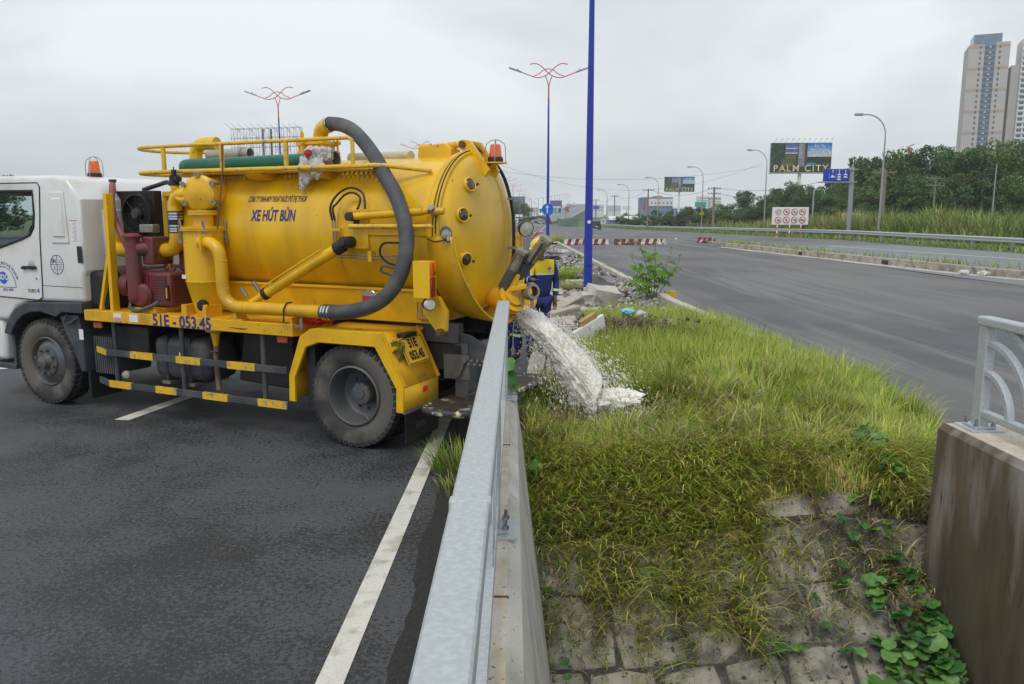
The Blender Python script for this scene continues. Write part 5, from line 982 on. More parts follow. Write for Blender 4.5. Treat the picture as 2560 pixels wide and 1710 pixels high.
chunk(1446, 706, (.62, .30, .05), (.05, 0, -.05), 'cream paving slab lying loose behind the reddish slab', 'slab', 10, rough=.05)
chunk(1478, 692, (.3, .22, .1), (.05, 0, .5), 'dark shard beside the right kerb behind the pole', 'gravel', 11)
for k, (u, v, w) in enumerate(((1392, 636, .9), (1412, 632, .6), (1380, 648, .5), (1402, 643, .5), (1366, 660, .4))): chunk(u, v, (w, .4, .14), (.05, .1, k), ('wide pale heap of debris near the far blue pole', 'white debris slab right of the far heap', 'dark flat debris below the far heap', 'grey debris slab below the white one', 'small debris lump left of the far gravel')[k], ('gravel', 'whites', 'chassis', 'concrete', 'gravel')[k], 20 + k)
chunk(1428, 745, (.30, .22, .08), (.2, .1, 2), 'angular shard on the rubble before the tufts', 'gravel', 31); chunk(1402, 738, (.26, .18, .10), (.1, .3, 1.2), 'grey shard at the left edge of the rubble', 'concrete', 32); chunk(1446, 770, (.22, .2, .1), (.2, .3, .3), 'wedge shaped bit between slab and kerb block', 'kerb', 33)
# litter
fb = thing('foam_board', 'broken white foam board sticking out of the grass by the water jet', 'board', (1.0, 12.3, .20)); MB().bx(-.02, .04, -.05, .75, -.06, .20, Matrix.Rotation(-.75, 4, 'Z') @ Matrix.Rotation(.28, 4, 'X')).build('panel', 'whites', fb, 0, .006); MB().bx(-.06, .02, .2, .6, .16, .28, Matrix.Rotation(-.75, 4, 'Z') @ Matrix.Rotation(.30, 4, 'X')).build('cardboard', mat('cardboard', (.42, .27, .12), .8, var=.2), fb, 0)
def rubbish(x, y, z, s, m, label, seed, name='litter', cat='litter'):
    o = put(name, crumple(2, (0, 0, 0), s, seed, 2.2), m); o.location = (x, y, z); return tag(o, label, cat)
rubbish(2.06, 14.1, .48, (.13, .09, .06), mat('light_blue_plastic', (.20, .55, .60), .4, var=.1), 'light blue plastic bag on top of the rubbish heap', 3.1)
rubbish(2.30, 14.0, .44, (.10, .08, .07), 'plastic_bag', 'white crumpled bag right of the blue bag', 5.2); rubbish(1.28, 12.6, .36, (.05, .04, .05), 'yels', 'yellow scrap by the foam board', 2.2)
rubbish(.95, 11.3, .2, (.2, .16, .09), 'plastic_bag', 'white foam scraps below the foam board', 9.2); rubbish(2.62, 13.6, .34, (.28, .2, .08), mat('grey_sacking', (.28, .25, .21), .9, var=.3), 'grey sacking on the right of the rubbish heap', 4.4)
hp_ = np.array([[2.1 + RNG.normal(0, .42), 13.4 + RNG.normal(0, .36), .30 + abs(RNG.normal(0, .06))] for _ in range(420)]); pebbles('rubbish_heap', hp_, RNG.uniform(.015, .06, 420), mat('rubbish', (.10, .075, .06), .9, var=.5, vs=2, col2=(.34, .32, .30), amt=.38, s2=2.4, soft=.04), 'brown heap of rubbish in the grass behind the foam board')
n = 1200; b_ = np.stack([2.1 + RNG.normal(0, .5, n), 13.3 + RNG.normal(0, .4, n), np.full(n, .24)], 1); merge_blades('dead_stalks', [(b_, RNG.uniform(.1, .35, n), RNG.uniform(.4, 1.3, n), RNG.uniform(0, 6.28, n), RNG.uniform(.006, .014, n), np.array([[.12, .09, .06]]) * RNG.uniform(.5, 2, (n, 1)))], 'grass', 'dead brown stalks tangled on the rubbish heap', 'stalks')
p = gnd(1675, 742, .12); yb = thing('yellow_block', 'small yellow painted block at the grass edge by the shrub', 'block', (p.x, p.y, .02)); MB().bx(-.14, .14, -.1, .1, 0, .26).build('block', mat('yellow_block_paint', (.62, .42, .03), .7, var=.2, vs=6, col2=(.4, .3, .12), amt=.4, s2=8), yb, 0, .02)
tag(MB().tube([(3.15, 8.7, .12), (3.45, 8.45, .10), (3.62, 8.2, .03)], .014, 6).build('white_strip', 'whites'), 'thin white plastic strip lying on the asphalt by the grass', 'strip')
for k, (u, v, s, lb) in enumerate(((1690, 600, .25, 'white scrap on the far asphalt behind the barriers'), (2410, 688, .35, 'white litter in the island weeds'), (2440, 682, .3, 'yellowish bag in the island weeds'), (2460, 690, .4, 'long white litter at the edge of the island weeds'))): p = gnd(u, v); rubbish(p.x, p.y, .10, (s * .5, s * .4, .10), 'plastic_bag' if k != 2 else 'yels', lb, k * 2.7)
# vines
lm = MB(); nv = 16; lm.v = [(0, 0, 0)] + [((.055 * (1 + .05 * math.cos(3 * t))) * math.cos(t) * (1 - .30 * math.exp(-((t - math.pi) / .22) ** 2)), .058 * math.sin(t), .014 * math.cos(2 * t) + .016 * abs(math.sin(t)) + .006 * math.sin(5 * t)) for t in np.linspace(0, 2 * math.pi, nv, endpoint=False)]
lm.f = [(0, 1 + i, 1 + (i + 1) % nv) for i in range(nv)]; LEAF = lm.mesh('leaf', 80)
LEAVES = [LEAF, LEAF.copy(), LEAF.copy()]
for k, c in enumerate(((.10, .26, .05), (.16, .33, .07), (.05, .17, .04))): LEAVES[k].materials.append(mat('vine_leaf_%d' % k, c, .45, var=.3, vs=12, transl=.2))
def vine(label, spots, stems):
    r = thing('creeping_vine', label, 'plant', spots[0][:3])
    for s in stems: o = MB().tube(spl(s, 5), .004, 5).build('stem', 'stemd', r); o.location = -Vector(spots[0][:3])
    for (x, y, z, sc, tx, ty) in spots:
        o = put('leaf', random.choice(LEAVES), None, r); o.location = Vector((x, y, z)) - Vector(spots[0][:3]); o.scale = (sc, sc, sc); o.rotation_euler = (tx, ty, random.uniform(0, 6.28))
sp = []
for k in range(210):
    y = random.choice((random.uniform(4.5, 5.6), random.uniform(4.5, 5.3), random.uniform(5.3, 7.1))); x = RWX - .07 - abs(random.gauss(0, .34 if y < 5.6 else .20)); x = x + .2 * (y > 6.2)
    sp.append((x, y, gz(x, y) + random.uniform(.03, .11) + .12 * (y > 6.2), random.uniform(.7, 1.3) * (.8 if y > 5.8 else 1), -.35 + random.gauss(0, .3) + .55 * (y < 6.2), random.gauss(0, .3)))
vine('round leaved creeping vine at the foot of the right parapet', sp, [[(RWX - random.random() * .3, 6.6 - k * .1, gz(3, 6.6 - k * .1) + .05), (RWX - .1 - random.random() * .3, 5.8, gz(3, 5.8) + .03), (RWX - .1 - random.random() * .4, 5.1, gz(3, 5.1) + .03), (RWX - .1 - random.random() * .4, 4.6, gz(3, 4.6) + .03)] for k in range(6)])
sp = [(-.03, 6.64, .93, 1.3, .9, .2), (-.015, 6.60, .83, 1.2, 1.0, -.1), (.02, 6.56, .745, 1.1, .6, .3), (.05, 6.50, .70, 1.0, .3, .5), (.08, 6.42, .62, .8, .5, .6)]
for k in range(15): y = 6.5 - k * .11; sp.append((.13 + .012 * k + random.uniform(.0, .08), y - random.uniform(0, .05), max(gz(.2, y), .02 if k < 3 else -9) + .10 + .05 * random.random(), random.uniform(.6, .95), random.gauss(.5, .3), random.gauss(.3, .3)))
vine('heart leaved vine climbing the end of the left parapet', sp, [[(-.03, 6.64, .90), (.02, 6.56, .74), (.09, 6.42, .55), (.16, 6.2, .2)]])
# castor-like shrub with palmate leaves
cm = MB()
for k in range(7):
    a = (k - 3) * .62; L_ = .15 * (1 - .06 * abs(k - 3) ** 1.5); c, s = math.cos(a), math.sin(a); o_ = len(cm.v)
    cm.v += [(0, 0, 0), (c * L_ * .55 - s * .026, s * L_ * .55 + c * .026, .014), (c * L_, s * L_, -.03), (c * L_ * .55 + s * .026, s * L_ * .55 - c * .026, .014)]; cm.f += [(o_, o_ + 1, o_ + 2), (o_, o_ + 2, o_ + 3)]
CL = [cm.mesh('leaf', 80)]; CL.append(CL[0].copy()); CL[0].materials.append(M['leaf2']); CL[1].materials.append(mat('castor_leaf_yellow', (.22, .30, .04), .5, var=.3, transl=.3))
p = gnd(1634, 747, .08); sh = thing('castor_shrub', 'leafy castor shrub with seed heads growing at the right kerb', 'shrub', (p.x, p.y, .02)); rs = random.Random(3)
tips = [(-.56, .1, 1.10), (-.36, -.05, 1.32), (.02, .1, 1.40), (.42, 0, 1.26), (.66, .1, 1.05), (-.70, -.2, .62), (-.58, .2, .45), (.25, -.2, .85), (-.15, -.2, .85)]
for t_ in tips:
    mid = Vector(t_) * .5 + Vector((rs.uniform(-.06, .06), 0, .06)); st_ = spl([(0, 0, 0), mid, t_], 6); MB().tube(st_, [.016 * (1 - .6 * i / len(st_)) for i in range(len(st_))], 6).build('stem', 'stemg', sh)
    if t_[2] > .95:
        q = MB()
        for k in range(14): c = Vector(t_) + Vector((rs.gauss(0, .028), rs.gauss(0, .028), rs.uniform(0, .16))); q.lathe([(0, -.014), (.014, 0), (0, .014)], c, (0, 0, 1), 6)
        q.build('seed_head', 'stemg', sh)
    for k in range(8 if t_[2] > .6 else 6):
        f = rs.uniform(.35, 1.0); b0 = Vector(st_[int(f * (len(st_) - 1))]); a = rs.uniform(0, 6.28); pl_ = rs.uniform(.06, .17); e = b0 + Vector((math.cos(a) * pl_, math.sin(a) * pl_, rs.uniform(-.02, .06)))
        MB().tube([b0, e], .004, 4).build('leaf_stalk', 'stemg', sh); o = put('leaf', CL[rs.random() < .35], None, sh); o.location = e; o.rotation_euler = (rs.gauss(0, .3), rs.uniform(.2, .8), a); s_ = rs.uniform(.65, 1.15); o.scale = (s_ * 1.15, s_ * 1.15, s_ * 1.15)
# ------------------------------------------------------------------ water jet from the outlet
def jet():
    P0 = TW(-1.02, -.30, 1.20); dirv = Vector((.93, -.36, -.50)); r_ = np.random.default_rng(4); g_ = 9.8; v0 = 2.85
    T1 = .33; n = 9000; tt = r_.random(n) ** .7 * T1; sp_ = .11 + .34 * (tt / T1)
    off = r_.normal(0, 1, (n, 3)) * (sp_ * .42 * r_.choice([.85, 1.1, 1.6], n, p=[.5, .4, .1]))[:, None]; off[:, 2] *= .8
    vv = v0 * (1 + r_.normal(0, .15, n))
    pts = np.array(P0)[None] + np.array(dirv)[None] * (vv * tt)[:, None] + off; pts[:, 2] -= .5 * g_ * tt ** 2 * r_.uniform(.78, 1.05, n)
    pts[:, 2] = np.maximum(pts[:, 2], .20 + r_.random(n) * .12)
    o6 = np.array([[1, 0, 0], [-1, 0, 0], [0, 1, 0], [0, -1, 0], [0, 0, 1], [0, 0, -1]], float)
    sz = r_.uniform(.002, .006, n) * (1 + .9 * (r_.random(n) < .10)); vel = np.array(dirv)[None] * vv[:, None] + off * 2.5; vel[:, 2] -= g_ * tt; vel /= np.linalg.norm(vel, axis=1, keepdims=True)
    V = o6[None] * sz[:, None, None] * r_.uniform(.6, 1.4, (n, 6, 1)); proj = np.einsum('nij,nj->ni', V, vel); V = V + vel[:, None, :] * proj[:, :, None] * r_.uniform(.3, 3.0, (n, 1, 1)); V += pts[:, None]
    F = (np.arange(n)[:, None, None] * 6 + oct_f[None]).reshape(-1, 3); return V.reshape(-1, 3), F, P0, dirv
V, F, P0, dirv = jet()
M['water'] = mat('muddy_froth', (.94, .91, .84), .4, var=.03, vs=9, col2=(.86, .80, .69), amt=.42, s2=5, soft=.15, transl=0., sss=.9, bump=.12, bs=45); M['droplet'] = mat('froth_droplet', (.97, .95, .91), .3, var=.03, transl=.5)
wj = thing('water_jet', 'muddy white water gushing from the tanker outlet onto the grass', 'water', P0); wj['kind'] = 'stuff'
o = put('spray', np_mesh('spray', V - np.array(P0)[None], F), 'droplet', wj)
q = MB(); cs = []; NI, NJ = 150, 190
for k in range(NI + 1):
    t = .325 * k / NI; cs.append(Vector(dirv) * (2.85 * t) - Vector((0, 0, .5 * 9.8 * t * t * .9)))
for i, c in enumerate(cs):
    f_ = i / NI; rad_ = .095 + .155 * f_
    for j in range(NJ):
        a = 2 * math.pi * j / NJ; ca, sa = math.cos(a), math.sin(a); d = Vector((ca * .36, ca * .93, sa)); k = 1 + .32 * mnoise.noise((ca * 2, sa * 2, f_ * 4)) + .22 * mnoise.noise((ca * 6, sa * 6, f_ * 8 + 3)) + .20 * mnoise.noise((ca * 15, sa * 15, f_ * 20)) + .16 * mnoise.noise((ca * 34, sa * 34, f_ * 44)) + .10 * mnoise.noise((ca * 70, sa * 70, f_ * 90)); q.v.append(tuple(c + d * rad_ * k))
for i in range(NI):
    for j in range(NJ): q.f.append((i * NJ + j, i * NJ + (j + 1) % NJ, i * NJ + NJ + (j + 1) % NJ, i * NJ + NJ + j))
q.build('stream', 'water', wj, 180)
fp = MB(); land = P0 + cs[-1]
b = bmesh.new(); bmesh.ops.create_icosphere(b, subdivisions=6, radius=1)
for v in b.verts:
    k = 1 + .25 * mnoise.noise(v.co * 40) + .45 * mnoise.noise(v.co * 2.3) + .45 * mnoise.noise(v.co * 7) + .2 * mnoise.noise(v.co * 19); kx = 1 + .40 * mnoise.noise(v.co * 2.3) + .14 * mnoise.noise(v.co * 7); v.co = Vector((v.co.x * .33 * kx, v.co.y * .24 * kx, v.co.z * .085 * k)) + cs[-1] + Vector((.04, .10, .08))
me = bpy.data.meshes.new('foam'); b.to_mesh(me); b.free(); put('foam', me, 'water', wj)
# ------------------------------------------------------------------ concrete barriers, posts, blue lamp posts
bm_ = MB(); pr = [(-.22, 0), (-.22, .08), (-.13, .20), (-.10, .42), (.10, .42), (.13, .20), (.22, .08), (.22, 0)]
def barrier(x, y, rz, label, ln=1.62, dirty=False, nst=3, ph=0.):
    t = thing('concrete_barrier', label, 'barrier', (x, y, dip(y)), rz, 'red and white concrete barriers across the asphalt')
    MB().prism(pr, lambda a, z: (-ln / 2, a, z), lambda a, z: (ln / 2, a, z)).build('block', M['barrier_dirty'] if dirty else M['barrier_white'], t, 0, .015)
    for k in range(nst):
        x0 = -ln / 2 + ln * (k + ph) / nst; w = ln / nst * .5
        for sg in (-1, 1):
            vs_ = []
            for xx, sl_ in ((x0, 0), (min(x0 + w, ln / 2), 0)):
                for a, z in pr[:4]: vs_.append((max(-ln / 2, min(ln / 2, xx + (.42 - z) * -.35)), sg * (abs(a) + .004), z))
            vs_ += [(max(-ln / 2, min(ln / 2, xx)), 0, .425) for xx in (x0, min(x0 + w, ln / 2))]
            MB().add(vs_, [(0, 1, 5, 4), (1, 2, 6, 5), (2, 3, 7, 6), (3, 8, 9, 7)]).build('red_stripe', M['barrier_red'], t, 0)
    for sg in (-1, 1): MB().bx(-.12, .12, sg * .224 - .003, sg * .224 + .003, 0, .09).build('lifting_notch', 'black', t)
M['barrier_white'] = mat('scuffed_white_barrier', (.58, .56, .51), .8, var=.12, vs=3, col2=(.16, .14, .13), amt=.42, s2=4.5, soft=.06); M['barrier_dirty'] = mat('sooty_white_barrier', (.46, .44, .40), .8, var=.15, vs=3, col2=(.05, .045, .045), amt=.50, s2=3, soft=.08); M['barrier_red'] = mat('dark_red_barrier_paint', (.22, .018, .025), .7, var=.25, vs=4, col2=(.08, .03, .03), amt=.4, s2=5)
Yb = gnd(1460, 612).y; X0 = lambda u: (u - 1280) / FPX * Yb / .99
for k, (u, lb) in enumerate(((1436, 'leftmost barrier, beside the median kerb'), (1489, 'second barrier, behind the near blue pole'), (1561, 'third barrier, sooty, right of the blue pole'), (1617, 'fourth barrier with wide red stripes'))): barrier(X0(u), Yb + (.15 if k > 1 else 0), .01 * k, 'red and white concrete ' + lb, dirty=(k == 2), ph=(.55, .2, .0, .1)[k], ln=1.62 if k < 2 else 1.68)
barrier(X0(1645), Yb + .55, -1.0, 'end barrier turned away at the right of the row', ln=1.2, nst=2, ph=.3); p = gnd(1766, 607); barrier(p.x, p.y, -.9, 'lone dark red and white barrier by the island nose', ln=1.5, dirty=True, ph=.2)
dm = MB().cyl((0, 0, 0), (0, 0, .5), .03, n=10).mesh('post'); ds = MB().lathe([(.032, .33), (.032, .42)], (0, 0, 0), (0, 0, 1), 10).mesh('band'); db = MB().lathe([(0, .03), (.1, .02), (.11, 0)], (0, 0, 0), (0, 0, 1), 12).mesh('foot')
ordn = ('first', 'second', 'third', 'fourth', 'fifth', 'sixth', 'seventh', 'eighth', 'ninth', 'tenth', 'eleventh', 'twelfth', 'thirteenth', 'fourteenth')
for side, tab, yy in (('left', MED_L, (60, 66, 72, 76, 80, 84, 87, 90, 93, 96)), ('right', MED_R, (82, 86, 90, 93))):
    for k, y in enumerate(yy):
        t = thing('traffic_post', '%s red flexible post from the camera along the %s edge of the paved nose' % (ordn[k], side), 'post', (lerp_tab(tab, y) + (.1 if side == 'left' else -.1), y, dip(y) + .17), 0, 'red posts on the median nose'); put('pole', dm, 'reds', t); put('band', ds, 'whites', t); put('foot', db, 'black', t)
def blue_lamp():
    t = thing('lamp_post', '', 'lamp post'); zc = lambda c: 12.17 - c * .00404; xc = lambda c: (c - 1185) * .00404
    MB().tube([(0, 0, 0), (0, 0, 9.5)], [.115, .052], 8).build('pole', 'blue', t, 25); MB().bx(-.2, .2, -.2, .2, 0, .03).build('foot_plate', 'blue', t); MB().cyl((0, 0, 9.5), (0, 0, 10.25), .05, .045, 8).build('pole_top', 'redp', t)
    MB().bx(-.06, .06, -.118, -.095, .85, 1.15).build('service_door', 'blue', t, 0, .006)
    for m in (1, -1):
        f = lambda L_: [(m * xc(c) , 0, zc(z)) for c, z in L_]
        MB().tube(spl(f([(1185, 480), (1168, 400), (1133, 305)]), 5), .03, 6).build('stem', 'redp', t); MB().tube(spl(f([(735, 240), (860, 285), (950, 318), (1030, 325), (1110, 305), (1180, 265), (1250, 200), (1320, 140), (1400, 108), (1490, 120)]), 5), .03, 6).build('arm', 'redp', t)
        a, b = f([(745, 240), (545, 172)]); MB().bar(a, b, .22, .09).build('lamp_head', 'greyp', t, 0, .02); MB().cyl(Vector(a).lerp(Vector(b), .3) + Vector((0, 0, .04)), Vector(a).lerp(Vector(b), .3) + Vector((0, 0, .12)), .035).build('sensor', 'black', t)
    MB().tube(spl([(xc(c), 0, zc(z)) for c, z in ((940, 302), (1030, 265), (1100, 210), (1180, 190), (1260, 210), (1330, 265), (1430, 302))], 5), .026, 6).build('bow', 'redp', t)
    return t
bl = blue_lamp(); p = gnd(1469, 741, .08); bl.location = (p.x, p.y, .04); G = 'blue lamp posts with red curved arms'
bl['label'] = 'nearest blue lamp post, standing in rubble and cut by the top edge'; bl['group'] = G
tag(MB().lathe([(0, .004), (.045, .004), (.045, 0)], (p.x, p.y - .112, 2.0), (0, -1, 0), 16).build('pole_sticker', 'whites', None), 'small pale disc sticker on the nearest blue lamp post', 'sticker')
p = gnd(1369, 614, .1); c = clone(bl); c.location = (p.x, p.y, .12); c['label'] = 'second blue lamp post with red arms and round blue sign, on the median'
rs_ = thing('round_sign', 'round blue sign with white arrow on the second blue lamp post', 'sign', (p.x - .02, p.y - .14, 2.5)); MB().lathe([(0, 0), (.40, 0), (.40, .02), (0, .02)], (0, 0, 0), (0, -1, 0), 32).build('disc', 'skysign', rs_); MB().bar((-.03, -.024, -.24), (-.03, -.024, .2), .06, .004, (0, -1, 0)).add([(-.14, -.025, .12), (.08, -.025, .12), (-.03, -.025, .28)], [(0, 1, 2)]).build('arrow', 'whites', rs_, 0)
rowL = [(-17.9, 63), (-11.8, 105), (-6.2, 147), (-1.4, 189), (.3, 228), (2.5, 279), (4.9, 332), (7.4, 393), (10, 457), (13, 520), (16.5, 590), (20.5, 670)]
for k, (x, y) in enumerate(rowL):
    c = clone(bl); c.location = (x, y, dip(y)); c.rotation_euler = (0, 0, -.1)
    c['label'] = 'blue lamp post with red arms rising behind the tanker' if k == 0 else (('blue lamp post mostly hidden behind the front of the tank', 'blue lamp post mostly hidden behind the rear of the tank')[k - 1] if k in (1, 2) else '%s blue lamp post of the far row, counted from the tanker outwards' % ordn[k - 3])
# ================================================================== roadside, signs, traffic, trees and buildings
# guardrail along the slip road
gr = thing('guardrail', 'long steel guardrail along the far edge of the slip road', 'guardrail', (30, 46, 0)); o_ = Vector((30, 46, 0)); yy = list(np.arange(12, 208, 4.0))
for a, b in zip(yy, yy[1:]):
    p, q_ = Vector((lerp_tab(GRX, a), a, dip(a))), Vector((lerp_tab(GRX, b), b, dip(b))); d = (q_ - p).normalized(); n_ = Vector((-d.y, d.x, 0)); prof_ = [(0, .44), (.05, .50), (.05, .56), (0, .61), (.05, .66), (.05, .72), (0, .78)]
    m = MB(); m.v = [tuple(c + n_ * x + Vector((0, 0, z + .03)) - o_) for c in (p, q_ + d * .02) for x, z in prof_]; m.f = [(i, i + 1, i + 8, i + 7) for i in range(6)]; m.build('rail_beam', 'steel', gr, 0)
    m = MB(); c = p - n_ * .06 - o_; m.bx(c.x - .07, c.x + .07, c.y - .06, c.y + .06, c.z - .1, c.z + .80); m.build('rail_post', 'greyp', gr, 0)
n = 9000; y = RNG.uniform(18, 205, n) ** 1.0; x = np.array([lerp_tab(GRX, v) for v in y]) + RNG.uniform(-1.3, 2.5, n); z = np.array([dip(v) for v in y]); merge_blades('grass', [(np.stack([x, y, z], 1), RNG.uniform(.12, .42, n), RNG.uniform(.3, 1.1, n), RNG.uniform(0, 6.28, n), RNG.uniform(.03, .08, n), pick(n, [.3, .14, .42, .08, .05, .01]) * .75)], 'grass', 'green verge grass under the guardrail', 'grass')
mb = MB(); ys_ = (10, 20, 46, 63, 75, 95, 133, 160, 185, 205, 230)
for y in ys_: mb.v += [(lerp_tab(GRX, y) - 1.5, y, dip(y) + .001 * y / 40), (lerp_tab(GRX, y) + 6, y, dip(y) + .05), (lerp_tab(GRX, y) + 90, y, dip(y) - .1)]
for i in range(len(ys_) - 1): mb.f += [(3 * i, 3 * i + 1, 3 * i + 4, 3 * i + 3), (3 * i + 1, 3 * i + 2, 3 * i + 5, 3 * i + 4)]
struct(mb.build('verge', 'earth', smooth=0), 'grassy verge behind the guardrail', 'ground')
# tall reeds
RC = np.array([[.20, .28, .06], [.30, .34, .09], [.13, .22, .045], [.40, .34, .16], [.30, .22, .10]])
def reeds(n, y0, y1, x0, x1, h0, h1, pr_, label, wid=(.03, .07)):
    y = RNG.uniform(y0, y1, n); x = np.array([lerp_tab(GRX, v) for v in y]) + x0 + (x1 - x0) * RNG.random(n) ** 1.2; k = np.array([clump(a, b, .22, 7) for a, b in zip(x, y)]); keep = RNG.random(n) < .75 + .9 * k; x, y, k = x[keep], y[keep], k[keep]; n = len(x); z = np.array([dip(v) for v in y])
    tan_ = (np.array([clump(a, b, .09, 17) for a, b in zip(x, y)]) + .25 * RNG.normal(0, 1, n) + (66 - y) * .006 * -1 > .48)[:, None]; c = np.where(tan_, RC[RNG.choice(5, n, p=[.1, .2, .05, .4, .25])], RC[RNG.choice(5, n, p=[.45, .25, .27, .02, .01])]) * RNG.uniform(.6, 1.35, (n, 1)) * (1 + .5 * k[:, None]); h = RNG.uniform(h0, h1, n) * (1 + .8 * k); return (np.stack([x, y, z], 1), h, RNG.uniform(.2, 1.0, n), RNG.uniform(0, 6.28, n), RNG.uniform(*wid, n) * (1 + y / 120), c)
merge_blades('reeds', [reeds(26000, 36, 110, 6.5, 18, 1.2, 2.7, [.30, .26, .18, .18, .08], ''), reeds(12000, 90, 205, 8.5, 26, .8, 2.0, [.36, .22, .26, .11, .05], ''), reeds(9000, 36, 130, 5.0, 8.5, .4, 1.1, [.36, .22, .32, .06, .04], '')], 'grass', 'tall reeds and wild grass behind the guardrail', 'reeds')
# trees ---------------------------------------------------------------
def crown_mesh(seed, n_cl=60, per=150, sq=.8):
    r = np.random.default_rng(seed); V = []; C = []
    cen = []
    while len(cen) < n_cl:
        p = r.uniform(-1, 1, 3); d = np.linalg.norm(p)
        if .45 < d < 1: cen.append(p * np.array([.42, .42, .40 * sq]) + np.array([0, 0, .60]))
    for c in cen:
        base = (np.array([.050, .118, .030]) if seed % 3 else np.array([.075, .140, .030])) * r.uniform(.55, 1.75) + np.array([r.uniform(0, .02), 0, 0]); cr_ = r.uniform(.08, .15); q = r.normal(0, 1, (per, 3)); q /= np.linalg.norm(q, axis=1, keepdims=True); q *= cr_ * r.uniform(.5, 1.05, (per, 1)); q[:, 2] *= .7
        a = r.normal(0, 1, (per, 3)); a /= np.linalg.norm(a, axis=1, keepdims=True); b = np.cross(a, r.normal(0, 1, (per, 3))); b /= np.linalg.norm(b, axis=1, keepdims=True); s = r.uniform(.010, .024, (per, 1)); p = c + q
        V.append(np.stack([p - a * s, p + b * s * .6, p + a * s, p - b * s * .6], 1).reshape(-1, 3)); C.append(np.repeat(np.c_[base[None] * r.uniform(.7, 1.35, (per, 1)), np.ones(per)], 4, 0))
    V = np.concatenate(V); return np_mesh('crown', V, np.arange(len(V)).reshape(-1, 4), np.concatenate(C))
CROWNS = [crown_mesh(k, 62, 150, (1, .8, 1.15, .9)[k % 4]) for k in range(6)]
tk = MB(); tk.tube([(0, 0, -.02), (.01, 0, .2), (0, .01, .45), (.01, 0, .75)], [.03, .024, .018, .006], 8)
for k in range(7): a = k * .9; tk.tube([(0, 0, .28 + .05 * k), (.16 * math.cos(a), .16 * math.sin(a), .45 + .05 * k), (.27 * math.cos(a), .27 * math.sin(a), .55 + .05 * k)], [.012, .008, .003], 5)
TRUNK = tk.mesh('trunk'); tno = [0]
def tree(u, v, y, label, wide=.85):
    p = at(u, v, y); g_ = dip(y) - .3; h_ = (p.z - g_) / .99; t = thing('tree', label, 'tree', (p.x, y, g_), random.uniform(0, 6.28), 'trees beyond the reeds'); put('trunk', TRUNK, 'bark', t); put('crown', CROWNS[tno[0] % 6], 'crown', t); tno[0] += 1; t.scale = (h_ * wide, h_ * wide, h_)
row = [(1565, 533, 300), (1600, 531, 280), (1640, 527, 260), (1680, 523, 250), (1720, 518, 230), (1760, 514, 220), (1800, 512, 210), (1835, 508, 200), (1868, 484, 190), (1905, 500, 180), (1940, 474, 175), (1978, 452, 165), (2020, 468, 160), (2055, 464, 158), (2095, 455, 150), (2130, 430, 145), (2165, 398, 138), (2205, 392, 135), (2240, 384, 132), (2285, 380, 130), (2330, 377, 128), (2375, 392, 128), (2420, 380, 126), (2460, 362, 124), (2512, 360, 122), (2560, 368, 120), (2610, 360, 120)]
wd_ = ('twenty-first twenty-second twenty-third twenty-fourth twenty-fifth twenty-sixth twenty-seventh').split(); nm_ = ['leftmost'] + list(ordn[1:]) + ['fifteenth', 'sixteenth', 'seventeenth', 'eighteenth', 'nineteenth', 'twentieth'] + wd_
for k, (u, v, y) in enumerate(row): tree(u, v, y, 'dark green tree, %s from the left in the skyline row' % nm_[k], 1.0 if y > 180 else .8)
low = [(1930, 508, 152), (2000, 496, 148), (2080, 482, 132), (2150, 470, 124), (2215, 452, 118), (2285, 445, 116), (2355, 448, 113), (2425, 440, 111), (2495, 445, 109), (2560, 445, 108)]
for k, (u, v, y) in enumerate(low): tree(u, v, y, 'lower tree, %s from the left in front of the skyline row' % nm_[k], 1.15)
for k, (u, v, y) in enumerate(((1584, 540, 190), (1625, 540, 180), (1668, 535, 175), (1712, 530, 170), (1756, 528, 165), (1802, 526, 160), (1846, 524, 156), (1890, 522, 150), (1532, 545, 230), (1552, 541, 215))): tree(u, v, y, 'rounded bush, %s of the low row behind the roadside signs' % nm_[k], 1.5)
for k, (x, y, h_) in enumerate(((-66, 74, 6.2), (-58, 76, 5.6), (-50, 78, 6.0), (-74, 70, 6.4), (-43, 80, 5.2), (-36, 84, 5.4), (-2, 310, 9), (-9, 300, 9.5), (-17, 300, 9), (4, 330, 8.5))):
    t = thing('tree', 'tree %s' % ('seen through the cab window, %s of its row' % nm_[k] if k < 6 else 'behind the far traffic left of the poles, %s there' % nm_[k - 6]), 'tree', (x, y, dip(y) - .3), k, 'trees beyond the left carriageway'); put('trunk', TRUNK, 'bark', t); put('crown', CROWNS[k % 6], 'crown', t); t.scale = (h_ * 1.3, h_ * 1.3, h_)
